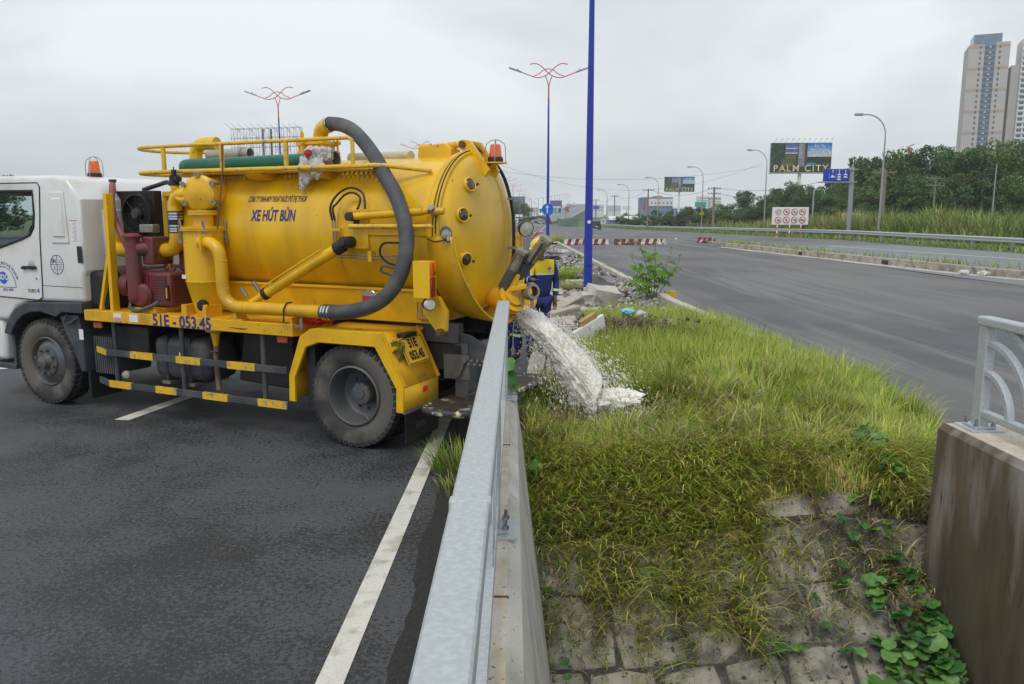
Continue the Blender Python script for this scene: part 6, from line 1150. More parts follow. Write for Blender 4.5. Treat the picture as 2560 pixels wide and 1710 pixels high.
# street lamps, utility poles, wires -------------------------------------
def grey_lamp(u, vb, vt, label):
    p = gnd(u, vb); h_ = (vb - vt) / FPX * p.y; t = thing('street_lamp', label, 'street lamp', p, 0, 'grey street lamps along the guardrail'); MB().tube([(0, 0, -.3), (0, 0, h_ * .80)], [.12, .075], 8).build('pole', 'greyp', t); r_ = h_ * .16
    MB().tube([(0, 0, h_ * .80)] + [(-r_ + r_ * math.cos(a), 0, h_ * .83 + (h_ * .165) * math.sin(a)) for a in np.linspace(0, math.pi / 2, 9)] + [(-r_ - .5, 0, h_ * .995 + .0)], .06, 6).build('arm', 'greyp', t); MB().bx(-r_ - 1.15, -r_ - .4, -.15, .15, h_ * .985, h_ * 1.0 + .05).build('lamp_head', 'greyp', t, 0, .04)
    return p, h_
for k, (u, vb, vt) in enumerate(((2195, 595, 297), (1909, 580, 381), (1753, 576, 421.5), (1643, 572, 447), (1570.5, 570, 464), (1516.5, 568, 477))): grey_lamp(u, vb, vt, 'grey curved street lamp, %s' % ('nearest, in front of the tall reeds', 'second, left of the prohibition board', 'third, with a yellow triangle sign on it', 'fourth, in front of the blue building', 'fifth, by the white roofed shed', 'farthest, beside the black car')[k])
utl = []
def upole(u, vt, y, label, arms=1, m='wood', r_=.16, vb=None):
    p = at(u, vt, y); g_ = dip(y) - .3; t = thing('utility_pole', label, 'utility pole', (p.x, y, g_), 0, 'utility poles'); h_ = p.z - g_; MB().cyl((0, 0, 0), (0, 0, h_), r_ * 1.3, r_ * .8, 8).build('pole', m, t)
    for k in range(arms):
        MB().bx(-1.2, 1.2, -.05, .05, h_ - .35 - k * .9, h_ - .22 - k * .9).build('crossarm', m, t)
        for x in (-1.1, -.5, .5, 1.1): MB().cyl((x, 0, h_ - .22 - k * .9), (x, 0, h_ + .02 - k * .9), .05).build('insulator', 'wood', t)
    utl.append((p.x, y, p.z)); return t
upole(1786, 468, 150, 'thick utility pole with three crossarms before the trees', 3, r_=.22); upole(1621, 472, 165, 'utility pole standing before the blue building', 1); upole(1537, 488, 220, 'utility pole right of the black car', 1); upole(1490, 498, 260, 'utility pole just right of the near blue pole', 1); upole(1478, 503, 300, 'farthest utility pole beside the near blue pole', 1); upole(2214, 424, 84, 'brown pole leaning beside the nearest street lamp', 1, r_=.17); upole(2035, 474, 112, 'grey pole behind the prohibition board', 0, 'greyp', .12); upole(2340, 440, 104, 'wooden pole with stacked insulators in front of the trees', 2, r_=.1); upole(2492, 410, 100, 'thin grey mast at the far right before the trees', 0, 'greyp', .08); upole(1603, 520, 190, 'short grey pole left of the blue building', 0, 'greyp', .14)
def wire_between(a, b, sag, label, r_=.025):
    a, b = Vector(a), Vector(b); pts = [a.lerp(b, t) - Vector((0, 0, sag * 4 * t * (1 - t))) for t in np.linspace(0, 1, 17)]; tag(MB().tube(pts, r_, 4).build('overhead_wire', 'wire'), label, 'wire', 'overhead wires')
for k in range(4): wire_between(utl[k], utl[k + 1], 1.4, 'sagging wire %s' % ('from the thick pole to the next pole left', 'before the blue building', 'between the two poles right of the black car', 'between the farthest two poles')[k])
wire_between(utl[0], (46, 120, 7.0), 1.0, 'wire running right from the thick pole', .03); wire_between((utl[0][0], utl[0][1], utl[0][2] - 1), (46, 120, 5.6), 1.1, 'lower wire running right from the thick pole', .03); wire_between(utl[5], (60, 70, 4.6), .8, 'thin wire crossing in front of the trees at the right', .02); wire_between(utl[5], at(1880, 520, 130), .8, 'thin wire from the brown pole towards the board', .02)
wire_between(at(1210, 395, 90), at(1905, 408, 100), 3.4, 'upper long wire crossing the sky behind the blue poles', .011); wire_between(at(1225, 424, 95), at(1905, 415, 100), 1.4, 'lower long wire crossing the sky behind the blue poles', .011)
# signs --------------------------------------------------------------------
def disc(t, r_, m, y=0., x=0., z=0., n=28, name='disc'): return MB().lathe([(0, 0), (r_, 0), (r_, .02), (0, .02)], (x, y, z), (0, -1, 0), n).build(name, m, t)
def banded(t, h_, c1, c2, r_=.05, n=6, x=0.):
    for k in range(n): MB().cyl((x, .03, h_ * k / n), (x, .03, h_ * (k + 1) / n), r_, n=10).build('post_band', c1 if k % 2 else c2, t)
M['orangep'] = mat('orange_post', (.7, .16, .03), .5, var=.1)
# prohibition board
y = 82; a, b = at(1931, 518, y), at(2020, 562, y); cx = (a.x + b.x) / 2; t = thing('sign_board', 'white board with seven red ringed prohibition signs on orange posts', 'sign', (cx, y, dip(y) - .2)); zo = dip(y) - .2; w_, z0, z1 = (b.x - a.x) / 2, b.z - zo, a.z - zo
MB().bx(-w_, w_, -.03, .03, z0, z1).build('panel', 'whites', t, 0, .12, )
for x in (-w_ * .68, 0, w_ * .62): banded(t, z0 + .05, 'orangep', 'whites', .07, 5, x)
rr_ = (z1 - z0) * .19; cols_ = [-w_ * .66, -w_ * .22, w_ * .22, w_ * .66]
glyph = [None, ((-.5, -.1, .5, .1), (-.1, -.3, .1, .3)), ((-.5, -.3, .5, -.15), (-.3, .1, .4, .2)), ((-.6, -.05, .5, .15), (-.2, .15, .1, .35)), ((-.5, -.35, .5, -.1), (0, -.1, .4, .2)), ((-.08, -.4, .08, .45), (-.3, 0, .3, .12)), ((-.6, -.08, .6, .12), (.1, -.3, .5, .2)), ((-.6, -.2, .3, .15), (.3, -.2, .6, .05))]
for k in range(8):
    x, z = cols_[k % 4], z1 - (z1 - z0) * (.27 if k < 4 else .73)
    if k == 0: disc(t, rr_ * 1.0, 'concrete', -.033, x, z, name='blank_disc'); continue
    d_ = disc(t, rr_, 'reds', -.035, x, z, name='ring'); disc(d_, rr_ * .78, 'whites', -.057, x, z)
    for g in glyph[k]: MB().bx(x + g[0] * rr_, x + g[2] * rr_, -.084, -.080, z + g[1] * rr_, z + g[3] * rr_).build('symbol', 'inkblack', d_)
    MB().bar((x - rr_ * .6, -.088, z + rr_ * .6), (x + rr_ * .6, -.088, z - rr_ * .6), rr_ * .16, .006, (0, -1, 0)).build('slash', 'reds', d_)
# blue lane sign on a mast
y = 78; pb = gnd(2121, 592); y = pb.y; tp_ = at(2131, 417, y); t = thing('lane_sign', 'blue four lane overhead sign on a grey mast', 'sign', (pb.x, y, dip(y) - .2)); zo = dip(y) - .2; MB().cyl((0, 0, 0), (tp_.x - pb.x, 0, tp_.z - zo), .26, .22, 12).build('mast', 'greyp', t)
a, b = at(2056, 423, y), at(2118, 454, y)
for k in range(4):
    x0 = a.x + (b.x - a.x) * k / 4 - pb.x; x1 = a.x + (b.x - a.x) * (k + 1) / 4 - pb.x - .03; z0, z1 = b.z - zo, a.z - zo; pn_ = MB().bx(x0, x1, -.33, -.29, z0, z1).build('panel', 'bluesign', t); cx = (x0 + x1) / 2
    if k: 
        MB().bx(cx - .03, cx + .03, -.336, -.331, z1 - .42, z1 - .2).add([(cx - .09, -.335, z1 - .2), (cx + .09, -.335, z1 - .2), (cx, -.335, z1 - .07)], [(0, 1, 2)]).build('arrow', 'whites', pn_, 0)
        for j in range((1, 3, 2)[k - 1]):
            zc_ = z1 - (.75 if k == 1 else .55 + .24 * j); s_ = 1.5 if k == 1 else 1; MB().add([(cx - .2, -.335, zc_ - .07 * s_), (cx + .2, -.335, zc_ - .07 * s_), (cx + .2, -.335, zc_ + .02), (cx + .1, -.335, zc_ + .03), (cx + .06, -.335, zc_ + .09 * s_), (cx - .1, -.335, zc_ + .09 * s_), (cx - .14, -.335, zc_ + .02), (cx - .2, -.335, zc_)], [tuple(range(8))]).build('vehicle_symbol', 'whites', pn_, 0)
for v in (424, 456): zb = at(2060, v, y).z - zo; MB().cyl((a.x - pb.x - (.5 if v > 430 else -.0), -.26, zb), (tp_.x - pb.x + .5, -.26, zb), .06).build('bracket', 'greyp', t)
# small roadside signs
def post_sign(u, vb, name, label, bands=('whites', 'reds'), h_=2.4):
    p = gnd(u, vb); t = thing(name, label, 'sign', (p.x, p.y, p.z - .2), 0); banded(t, h_, *bands, .06, 7); return t, p.y
t, y = post_sign(1686, 573, 'blue_sign', 'blue rectangular sign with white text lines on a red and white post', ('whites', 'chassis'), 3.2); k_ = y / FPX; z0, z1 = at(1686, 541, y).z - t.location.z, at(1686, 524, y).z - t.location.z; MB().bx(-.42 * 1, .42, -.05, -.02, z0, z1).build('panel', 'bluesign', t)
for k in range(5): zz = z1 - (z1 - z0) * (k + .6) / 5.2; MB().bx(-.3 + .06 * (k % 2), .3 - .06 * (k % 2), -.056, -.051, zz - .06, zz + .05).build('text_line', 'whites', t)
t, y = post_sign(1699, 574, 'no_parking_sign', 'round purple and red sign on a short yellow post', ('yels', 'orangep'), 1.2); zc_ = at(1699, 557, y).z - t.location.z; disc(t, .36, 'reds', -.05, 0, zc_); disc(t, .29, 'purple', -.072, 0, zc_)
t, y = post_sign(1617, 572, 'speed_sign', 'round white speed limit sign reading 60 on a striped post', ('whites', 'chassis'), 1.9); zc_ = at(1617, 550, y).z - t.location.z; disc(t, .40, 'reds', -.05, 0, zc_); disc(t, .32, 'whites', -.072, 0, zc_); letter(TX['sixty'], 'inkblack', t, (0, -.096, zc_), (1, 0, 0), (0, 0, 1))
def tri(t, s, x, y_, z): MB().add([(x - s, y_, z - s * .6), (x + s, y_, z - s * .6), (x, y_, z + s), (x - s, y_ - .03, z - s * .6), (x + s, y_ - .03, z - s * .6), (x, y_ - .03, z + s)], [(0, 2, 1), (3, 4, 5), (0, 1, 4, 3), (1, 2, 5, 4), (2, 0, 3, 5)]).build('triangle', 'yels', t, 0); MB().bx(x - s * .35, x + s * .35, y_ - .038, y_ - .034, z - s * .45, z - s * .1).bx(x - s * .08, x + s * .08, y_ - .038, y_ - .034, z - s * .05, z + s * .35).build('symbol', 'inkdark', t)
p = gnd(1753, 576); zt_ = at(1753, 533, p.y).z; t = thing('warning_sign', 'yellow triangular warning sign strapped to the third street lamp', 'sign', (p.x, p.y - .16, zt_)); tri(t, .45, 0, 0, 0)
p = gnd(1570.5, 570); zt_ = at(1570.5, 548, p.y).z; t = thing('warning_sign', 'small yellow triangular sign on the fifth street lamp', 'sign', (p.x, p.y - .16, zt_)); tri(t, .38, 0, 0, 0)
t, y = post_sign(1508, 569, 'arrow_sign', 'white panel with round blue arrow sign right of the black car', ('whites', 'chassis'), 1.0); zc_ = at(1508, 553, y).z - t.location.z; MB().bx(-.55, .55, -.05, -.02, zc_ - .5, zc_ + .5).build('panel', 'whites', t); disc(t, .32, 'skysign', -.055, 0, zc_); MB().bar((-.15, -.082, zc_ - .12), (.15, -.082, zc_ + .12), .08, .006, (0, -1, 0)).build('arrow', 'whites', t); tri(t, .3, 0, -.03, zc_ + .95)
t, y = post_sign(1546, 570, 'striped_post', 'thin striped post without a plate between the fifth and last lamps', ('whites', 'chassis'), 1.9)
# green gantry sign far down the road
y = 330; t = thing('gantry_sign', 'green overhead direction sign with blue side panels far down the road', 'sign', (at(1385, 530, y).x, y, dip(y) - .3)); zo = dip(y) - .3
def gp(u0, v0, u1, v1, m, name, par): a, b = at(u0, v0, y), at(u1, v1, y); return MB().bx(a.x - t.location.x, b.x - t.location.x, -.2, -.05, b.z - zo, a.z - zo).build(name, m, par)
g_ = gp(1377, 519, 1396, 532, 'greensign', 'panel', t); gp(1397, 521, 1402, 531, 'bluesign', 'side_panel', t); gp(1349, 522, 1354, 532, 'bluesign', 'side_panel', t)
for k in range(4):
    for (u0, u1) in ((1379, 1387), (1390, 1395)): a, b = at(u0, 521 + k * 2.8, y), at(u1, 522.3 + k * 2.8, y); MB().bx(a.x - t.location.x, b.x - t.location.x, -.26, -.21, b.z - zo, a.z - zo).build('text_line', 'whites', g_)
for u in (1345, 1414): a = at(u, 523, y); MB().cyl((a.x - t.location.x, 0, 0), (a.x - t.location.x, 0, a.z - zo), .2).build('post', 'greyp', t)
MB().bar((at(1345, 523, y).x - t.location.x, 0, at(1345, 523, y).z - zo), (at(1414, 523, y).x - t.location.x, 0, at(1414, 523, y).z - zo), .2, .3).build('beam', 'greyp', t)
# billboards -----------------------------------------------------------------
def billboard(u0, v0, u1, v1, y, label, palm=False, m='greyp', fac=0.):
    a, b = at(u0, v0, y), at(u1, v1, y); cx = (a.x + b.x) / 2; g_ = dip(y) - .3; t = thing('billboard', label, 'billboard', (cx, y, g_), fac); w_, z0, z1 = (b.x - a.x) / 2, b.z - g_, a.z - g_; H_ = z1 - z0
    MB().cyl((0, .5, 0), (0, .5, z0 + .2), w_ * .065, w_ * .06, 14).build('column', 'whites' if palm else 'greyp', t); MB().bx(-w_, w_, .05, .9, z0, z1).build('box', 'greyp', t)
    if palm:
        X = lambda f: -w_ + 2 * w_ * f; Z = lambda f: z0 + H_ * f; k = [0.045]
        def pan(f0, f1, g0, g1, c, nm='print'): k[0] -= .003; return MB().bx(X(f0), X(f1), k[0], .05, Z(g0), Z(g1)).build(nm, mat('print', c, .5, var=.35, vs=1.4 * 15 / (2 * w_)), t)
        pan(0, 1, 0, 1, (.02, .06, .03)); k[0] -= .003; MB().bx(X(0), X(.46), k[0], .05, Z(.0), Z(1)).build('print', mat('foliage_print', (.012, .05, .022), .5, var=.6, vs=.9 * 7.5 / w_, col2=(.10, .085, .03), amt=.40, s2=.7 * 7.5 / w_, soft=.06, col3=(.28, .30, .16), amt3=.66, s3=1.6 * 7.5 / w_), t); pan(.24, .44, .62, .98, (.10, .16, .36)); pan(.24, .44, .80, .83, (.6, .6, .6)); pan(.24, .44, .64, .67, (.55, .55, .55)); pan(.24, .42, .30, .60, (.14, .10, .03)); pan(.18, .40, .20, .46, (.06, .12, .03)); pan(.20, .38, .24, .30, (.25, .13, .05))
        pan(.455, .56, .2, .98, (.22, .22, .25)); pan(.56, .60, .2, .84, (.05, .05, .06))
        for j in range(9): pan(.46, .52, .50 + j * .052, .52 + j * .052, (.5, .5, .52))
        for j, c in enumerate(((.03, .20, .60), (.08, .30, .66), (.20, .42, .70), (.40, .52, .66), (.55, .52, .55))): pan(.60, .995, .90 - j * .09 - .02, .985 - j * .09, c)
        pan(.60, .995, .30, .53, (.012, .04, .02)); pan(.60, .995, .18, .32, (.03, .06, .02)); pan(.60, .74, .22, .33, (.08, .20, .35)); k[0] -= .012
        s_ = w_ / 7.5
        def lay(key, f, g, m_, sc):
            me = TX[key].copy()
            for v in me.vertices: v.co = v.co * (s_ * sc)
            letter(me, m_, t, (X(f), k[0], Z(g)), (1, 0, 0), (0, 0, 1))
        lay('palm', .5, .13, mat('cream_letters', (.72, .62, .36), .5, var=.1), 1.0); lay('dothi', .80, .82, 'whites', 1.0)
        for j in range(11): x = X((j + .5) / 11); MB().cyl((x, .3, z1), (x + .35 * s_, -1.1 * s_, z1 + .8 * s_), .03 * s_, n=5).bx(x + .2 * s_, x + .5 * s_, -1.3 * s_, -1.0 * s_, z1 + .75 * s_, z1 + .9 * s_).build('flood_light', 'greyp', t)
        MB().bx(-w_ - .1, w_ + .1, -.5, .95, z0 - .25, z0 - .1).build('catwalk', 'greyp', t)
    else:
        MB().bx(-w_ * .98, w_ * .98, .03, .05, z0 + .1, z1 - .1).build('print', m, t)
    return t
billboard(1930, 357, 2075, 431, 190, 'large billboard reading PALM CITY on a white column, right of centre', True, fac=-.06); billboard(1662, 442, 1736, 479, 380, 'smaller distant billboard reading PALM CITY above the blue building', True)
billboard(1277, 491, 1313, 511, 420, 'plain grey blue billboard far left behind the tanker', m=mat('blue_grey_print', (.13, .17, .24), .5, var=.1)); t = billboard(1375, 501, 1405, 516, 460, 'purple and gold billboard beside the second blue pole', m=mat('purple_print', (.10, .09, .22), .5, var=.1)); MB().add([(-2.6, .02, 9), (-.6, .02, 9), (-1.6, .02, 12)], [(0, 1, 2)]).build('print', 'yels', t, 0) if False else None
billboard(1557, 515, 1576, 524, 520, 'small pale billboard far off between the lamps', m='whites'); billboard(1483, 514, 1498, 523, 560, 'small blue billboard far off right of the near blue pole', m='bluesign')
# empty steel truss of a billboard behind the tanker
y = 165; a, b = at(577, 322, y), at(755, 440, y); t = thing('lattice_billboard', 'empty steel lattice billboard without its panel behind the tanker', 'billboard', ((a.x + b.x) / 2, y, dip(y) - .3)); zo = t.location.z; w_ = (b.x - a.x) / 2; zt, zb = a.z - zo, b.z - zo; NX, NZ = 11, 5
for dpt, s_ in ((0, 1), (1.6, 1)):
    for i in range(NX + 1): x = -w_ + 2 * w_ * i / NX; MB().cyl((x, dpt, zb), (x, dpt, zt + .04 * i), .045, n=5).build('upright', 'greyp', t)
    for j in range(NZ + 1): z = zb + (zt - zb) * j / NZ; MB().cyl((-w_, dpt, z), (w_, dpt, z + .4), .045, n=5).build('chord', 'greyp', t)
    for i in range(NX):
        for j in range(NZ):
            x0, x1 = -w_ + 2 * w_ * i / NX, -w_ + 2 * w_ * (i + 1) / NX; z0, z1 = zb + (zt - zb) * j / NZ, zb + (zt - zb) * (j + 1) / NZ
            if (i + j) % 2: z0, z1 = z1, z0
            MB().cyl((x0, dpt, z0), (x1, dpt, z1), .03, n=4).build('diagonal', 'greyp', t)
for i in range(0, NX + 1): x = -w_ + 2 * w_ * i / NX; MB().cyl((x, 0, zt), (x, 1.6, zt), .04, n=4).build('tie', 'greyp', t); MB().cyl((x, 0, zt), (x - .9, -.9, zt + 1.0), .035, n=4).build('lamp_arm', 'greyp', t)
for x in (-w_ * .12, w_ * .12): MB().cyl((x, .8, 0), (x, .8, zt), .28, .22, 10).build('column', mat('grey_blue_column', (.12, .14, .18), .6, var=.1), t)
# buildings ----------------------------------------------------------------------
WPAN = MB().bx(-.5, .5, -.06, .0, -.5, .5).mesh('window', 0)
def windows(t, m, xs, zs, y_, sx, sz, name='window'):
    for z in zs:
        for x in xs: o = put(name, WPAN, None, t); o.location = (x, y_, z); o.scale = (sx, 1, sz); o.material_slots[0].link = 'OBJECT' if o.material_slots else 'DATA'; o.material_slots[0].material = M[m] if o.material_slots else None
WPAN.materials.append(M['cardark'])
M['beige'] = mat('beige_facade', (.44, .415, .405), .8, var=.06, vs=.2); M['pinkband'] = mat('pink_band', (.42, .29, .22), .8, var=.05); M['bluebay'] = mat('blue_glass_bay', (.12, .19, .30), .25, var=.25, vs=.6); M['towerwin'] = mat('tower_window', (.06, .08, .12), .2, var=.2, vs=.3); M['palewall'] = mat('white_facade', (.66, .67, .68), .8, var=.05, vs=.2)
def box_at(t, x0, x1, y0, y1, z0, z1, m, name): return MB().bx(x0, x1, y0, y1, z0, z1).build(name, m, t, 0)
y = 470; k_ = y / FPX
pl_, pr_ = at(2400, 400, y), at(2497, 400, y); cx = (pl_.x + pr_.x) / 2; t = thing('apartment_tower', 'tall beige tower with blue glass bay rising behind the trees', 'tower', (cx, y, dip(y)), -.40); w_ = (pr_.x - pl_.x) / 2 * .92; zt = at(2440, 112, y).z + 1.5
box_at(t, -w_, -w_ * .22, 0, 22, 0, zt, 'beige', 'wall'); box_at(t, w_ * .32, w_, .8, 22, 0, zt + 1.0, 'beige', 'wall'); box_at(t, -w_ * .22, w_ * .32, 1.2, 22, 0, zt + 1, 'bluebay', 'glass_bay'); box_at(t, -w_ * .75, w_ * .62, 4, 20, zt, zt + 6.3, M['bluebay'], 'roof_house'); box_at(t, -w_ * 1.05, -w_, 2, 16, 0, zt - 14, 'beige', 'side_wing')
nf = 33; fh = zt / nf
for f in range(nf):
    z = (f + .5) * fh
    for x, sx in ((-w_ * .42, 1.0), (w_ * .52, 1.0)):
        if z > 20: windows(t, 'towerwin', [x], [z], 0 if x < 0 else .8, sx, 1.4)
    if z > 20:
        windows(t, 'towerwin', [-w_ * .12, w_ * .20], [z], 1.2, 2.0, 1.7); box_at(t, w_ * .02, w_ * .10, .2, 1.2, z - .3, z + .3, 'palewall', 'balcony')
for j in range(1, 9): z = j * 4 * fh + 1; box_at(t, -w_ - .03, -w_ * .225, -.05, .2, z, z + 1.6, 'pinkband', 'band'); box_at(t, w_ * .325, w_ + .03, .75, 1.0, z, z + 1.6, 'pinkband', 'band')
pl_ = at(2508, 400, y); t = thing('apartment_tower', 'second tower with rows of dark windows cut by the right edge', 'tower', (pl_.x, y, dip(y)), -.40); zt = at(2540, 92, y).z
box_at(t, 0, 6, 2, 20, 0, zt - 14, 'beige', 'side_wing'); box_at(t, 4.4, 30, 0, 20, 0, zt, 'palewall', 'wall')
for f in range(8, 33): windows(t, 'towerwin', [6.2, 9.4, 12.6, 15.8], [(f + .5) * zt / 33], 0, 2.4, 1.6); box_at(t, 4.3, 30.1, -.5, 0, f * zt / 33 - .25, f * zt / 33 + .35, 'palewall', 'floor_band')
# blue and white building
y = 430; a, b = at(1606, 493, y), at(1681, 540, y); t = thing('office_building', 'blue and white building with square windows behind the trees', 'building', ((a.x + b.x) / 2, y, dip(y)), 0); zo = t.location.z; w_ = (b.x - a.x) / 2; zt = a.z - zo; M['bluewall'] = mat('blue_grey_facade', (.16, .22, .36), .7, var=.1, vs=.3)
box_at(t, -w_, w_, 0, 14, 0, zt, 'bluewall', 'wall'); box_at(t, -w_ * .60, w_ * .99, -.2, 13, zt * .62, zt * .93, 'palewall', 'upper_wall'); box_at(t, -w_ * 1.02, -w_ * .62, -.3, 13, zt * .95, zt, 'teal', 'green_roof'); box_at(t, -w_ * .1, w_ * .3, -.4, 12, zt * .93, zt * 1.06, 'pinkband', 'roof_box'); box_at(t, w_ * .9, w_ * 2.6, 1, 12, 0, zt * .55, 'bluewall', 'wing'); box_at(t, w_ * .9, w_ * 2.6, .8, 12, zt * .50, zt * .56, 'palewall', 'wing_cornice'); box_at(t, -w_ * .92, -w_ * .80, -.15, 0, zt * .45, zt * .85, 'reds', 'banner')
windows(t, 'towerwin', [-w_ * .4 + w_ * .26 * k for k in range(6)], [zt * .55], -.0, .9, .9); windows(t, 'towerwin', [-w_ * .4 + w_ * .26 * k for k in range(6)], [zt * .36, zt * .75], -.2, .8, .7); windows(t, 'towerwin', [w_ * (1.1 + .22 * k) for k in range(7)], [zt * .35], 1, 1.4, .9)
y = 300; a, b = at(1742, 505, y), at(1765, 517, y); t = thing('netted_shed', 'teal netted structure left of the thick utility pole', 'shed', ((a.x + b.x) / 2, y, dip(y))); zo = t.location.z; w_ = (b.x - a.x) / 2; box_at(t, -w_, w_, 0, 3, b.z - zo, a.z - zo, 'teal', 'netting')
for s_ in (-1, 1): MB().cyl((s_ * w_ * .9, 1, 0), (s_ * w_ * .9, 1, b.z - zo), .12).build('leg', 'greyp', t)
y = 215; a, b = at(1524, 542, y), at(1600, 549, y); t = thing('warehouse', 'long low shed with white roof behind the roadside grass', 'shed', ((a.x + b.x) / 2, y, dip(y))); zo = t.location.z; w_ = (b.x - a.x) / 2; MB().prism([(-.3, b.z - zo), (3.0, a.z - zo + .2), (6.3, b.z - zo), (6.3, b.z - zo - .15), (-.3, b.z - zo - .15)], lambda q_, z: (-w_, q_, z), lambda q_, z: (w_, q_, z)).build('roof', 'palewall', t, 0); box_at(t, -w_ * .97, w_ * .97, 0, 6, 0, b.z - zo - .16, 'bluewall', 'wall')
y = 104; a, b = at(2127, 536, y), at(2148, 553, y); t = thing('blue_shed', 'small light blue shed in the reeds beside the sign mast', 'shed', ((a.x + b.x) / 2, y, dip(y) - .2)); zo = t.location.z; w_ = (b.x - a.x) / 2; box_at(t, -w_, w_, 0, 2.4, 0, a.z - zo, mat('light_blue_wall', (.10, .42, .55), .6, var=.2), 'wall'); box_at(t, -w_ * 1.1, w_ * 1.1, -.1, 2.5, a.z - zo, a.z - zo + .1, 'whites', 'roof'); windows(t, 'towerwin', [0], [1.4], 0, .45, .6)
# far pale blocks in the haze
for k, (u0, u1, v, y, lb) in enumerate(((1747, 1772, 490, 1300, 'pale far tower block left of the thick pole'), (1776, 1803, 492, 1300, 'pale far tower block right of the thick pole'), (1480, 1510, 511, 900, 'hazy low block left of the lamps far away'), (1520, 1552, 513, 950, 'hazy block behind the utility poles'), (1325, 1345, 518, 800, 'hazy block left of the blue round sign'), (2425, 2470, 372, 600, 'grey block between the towers'))):
    a, b = at(u0, v, y), at(u1, v, y); t = thing('tower_block', lb, 'building', ((a.x + b.x) / 2, y, dip(y))); w_ = (b.x - a.x) / 2; h_ = a.z - t.location.z; box_at(t, -w_, w_, 0, 18, 0, h_, 'palewall', 'wall'); 
    for f in range(4): box_at(t, -w_ - .05, w_ + .05, -.1, 0, h_ * (.5 + f * .12), h_ * (.5 + f * .12) + h_ * .04, 'bluewall', 'window_band')
# cranes
for k, (u, v, y, lb) in enumerate(((2275, 368, 420, 'construction crane top poking above the trees'), (2372, 375, 430, 'crane with long jib left of the tall tower'))):
    p = at(u, v, y); t = thing('crane', lb, 'crane', (p.x, y, dip(y))); h_ = p.z - t.location.z; MB().bx(-.6, .6, -.6, .6, 0, h_).build('mast', 'greyp', t); MB().bar((-1.5 if k == 0 else -12, 0, h_), (2 if k == 0 else 4, 0, h_ + 1.5), .6, .6).build('jib', 'greyp', t); MB().bx(-.9, .9, -.9, .9, h_ - 2.2, h_ - .4).build('cabin', 'redp', t)
# flyover and distant road
mb = MB(); fl = [(-6, 8, 225, dip(240) + .02), (0, 14, 300, -.9), (12, 28, 380, .3), (24, 42, 480, 3.6), (40, 60, 620, 8.5), (52, 70, 720, 11.0)]
for x0, x1, y, z in fl: mb.v += [(x0, y, z), (x1, y, z), (x1, y, -1.5), (x0, y, -1.5)]
for i in range(len(fl) - 1):
    for j in range(4): mb.f.append((4 * i + j, 4 * i + (j + 1) % 4, 4 * i + 4 + (j + 1) % 4, 4 * i + 4 + j))
struct(mb.build('flyover_road', 'asphalt3', smooth=0), 'distant carriageway climbing towards a flyover', 'road')
for s_, lb in ((0, 'left'), (1, 'right')):
    m = MB()
    for i in range(1, len(fl) - 1): a, b = fl[i], fl[i + 1]; m.bar((a[s_], a[2], a[3] + .35), (b[s_], b[2], b[3] + .35), .5, .7)
    tag(m.build('flyover_parapet', 'concrete', None, 0), 'distant %s parapet of the flyover road' % lb, 'parapet')
for k in range(14):
    y = 330 + k * 29; x = float(np.interp(y, [f_[2] for f_ in fl], [f_[0] for f_ in fl])) - .3; z = float(np.interp(y, [f_[2] for f_ in fl], [f_[3] for f_ in fl])); t = thing('street_lamp', 'tiny far lamp on the flyover, %s from the near end' % nm_[k].replace('leftmost', 'first'), 'street lamp', (x, y, z - .1), 0, 'tiny lamps on the flyover'); MB().cyl((0, 0, 0), (0, 0, 9), .12, n=5).build('pole', 'greyp', t); MB().bx(-1.5, .1, -.1, .1, 8.9, 9.1).build('arm', 'greyp', t)
# green hoarding and the low median wall
fp_ = [gnd(1393, 560), gnd(1400, 565), gnd(1412, 567), gnd(1430, 567.5), gnd(1446, 567.5)]; t = thing('construction_fence', 'curved green sheet metal hoarding far down the road', 'fence', fp_[2])
for i in range(4):
    for j in range(4): a, b = fp_[i].lerp(fp_[i + 1], j / 4) - fp_[2], fp_[i].lerp(fp_[i + 1], (j + .93) / 4) - fp_[2]; MB().bar(a + Vector((0, 0, 1.0)), b + Vector((0, 0, 1.0)), .08, 2.0).build('panel', 'grn_fence', t, 0)
wl_ = [gnd(1270, 572), gnd(1300, 567), gnd(1330, 560), gnd(1352, 556)]; t = thing('median_wall', 'low concrete wall along the far left median', 'wall', wl_[0])
for i in range(3):
    for j in range(6): a, b = wl_[i].lerp(wl_[i + 1], j / 6) - wl_[0], wl_[i].lerp(wl_[i + 1], (j + .95) / 6) - wl_[0]; MB().bar(a + Vector((0, 0, .4)), b + Vector((0, 0, .4)), .4, .9).build('block', 'concrete', t, 0)
p = gnd(1340, 559); t = thing('hedge', 'low green hedge behind the far median wall', 'hedge', p); hm = CROWNS[2]; o = put('crown', hm, 'crown', t); o.scale = (14, 40, 3.2); o.location = (0, 10, -.8)
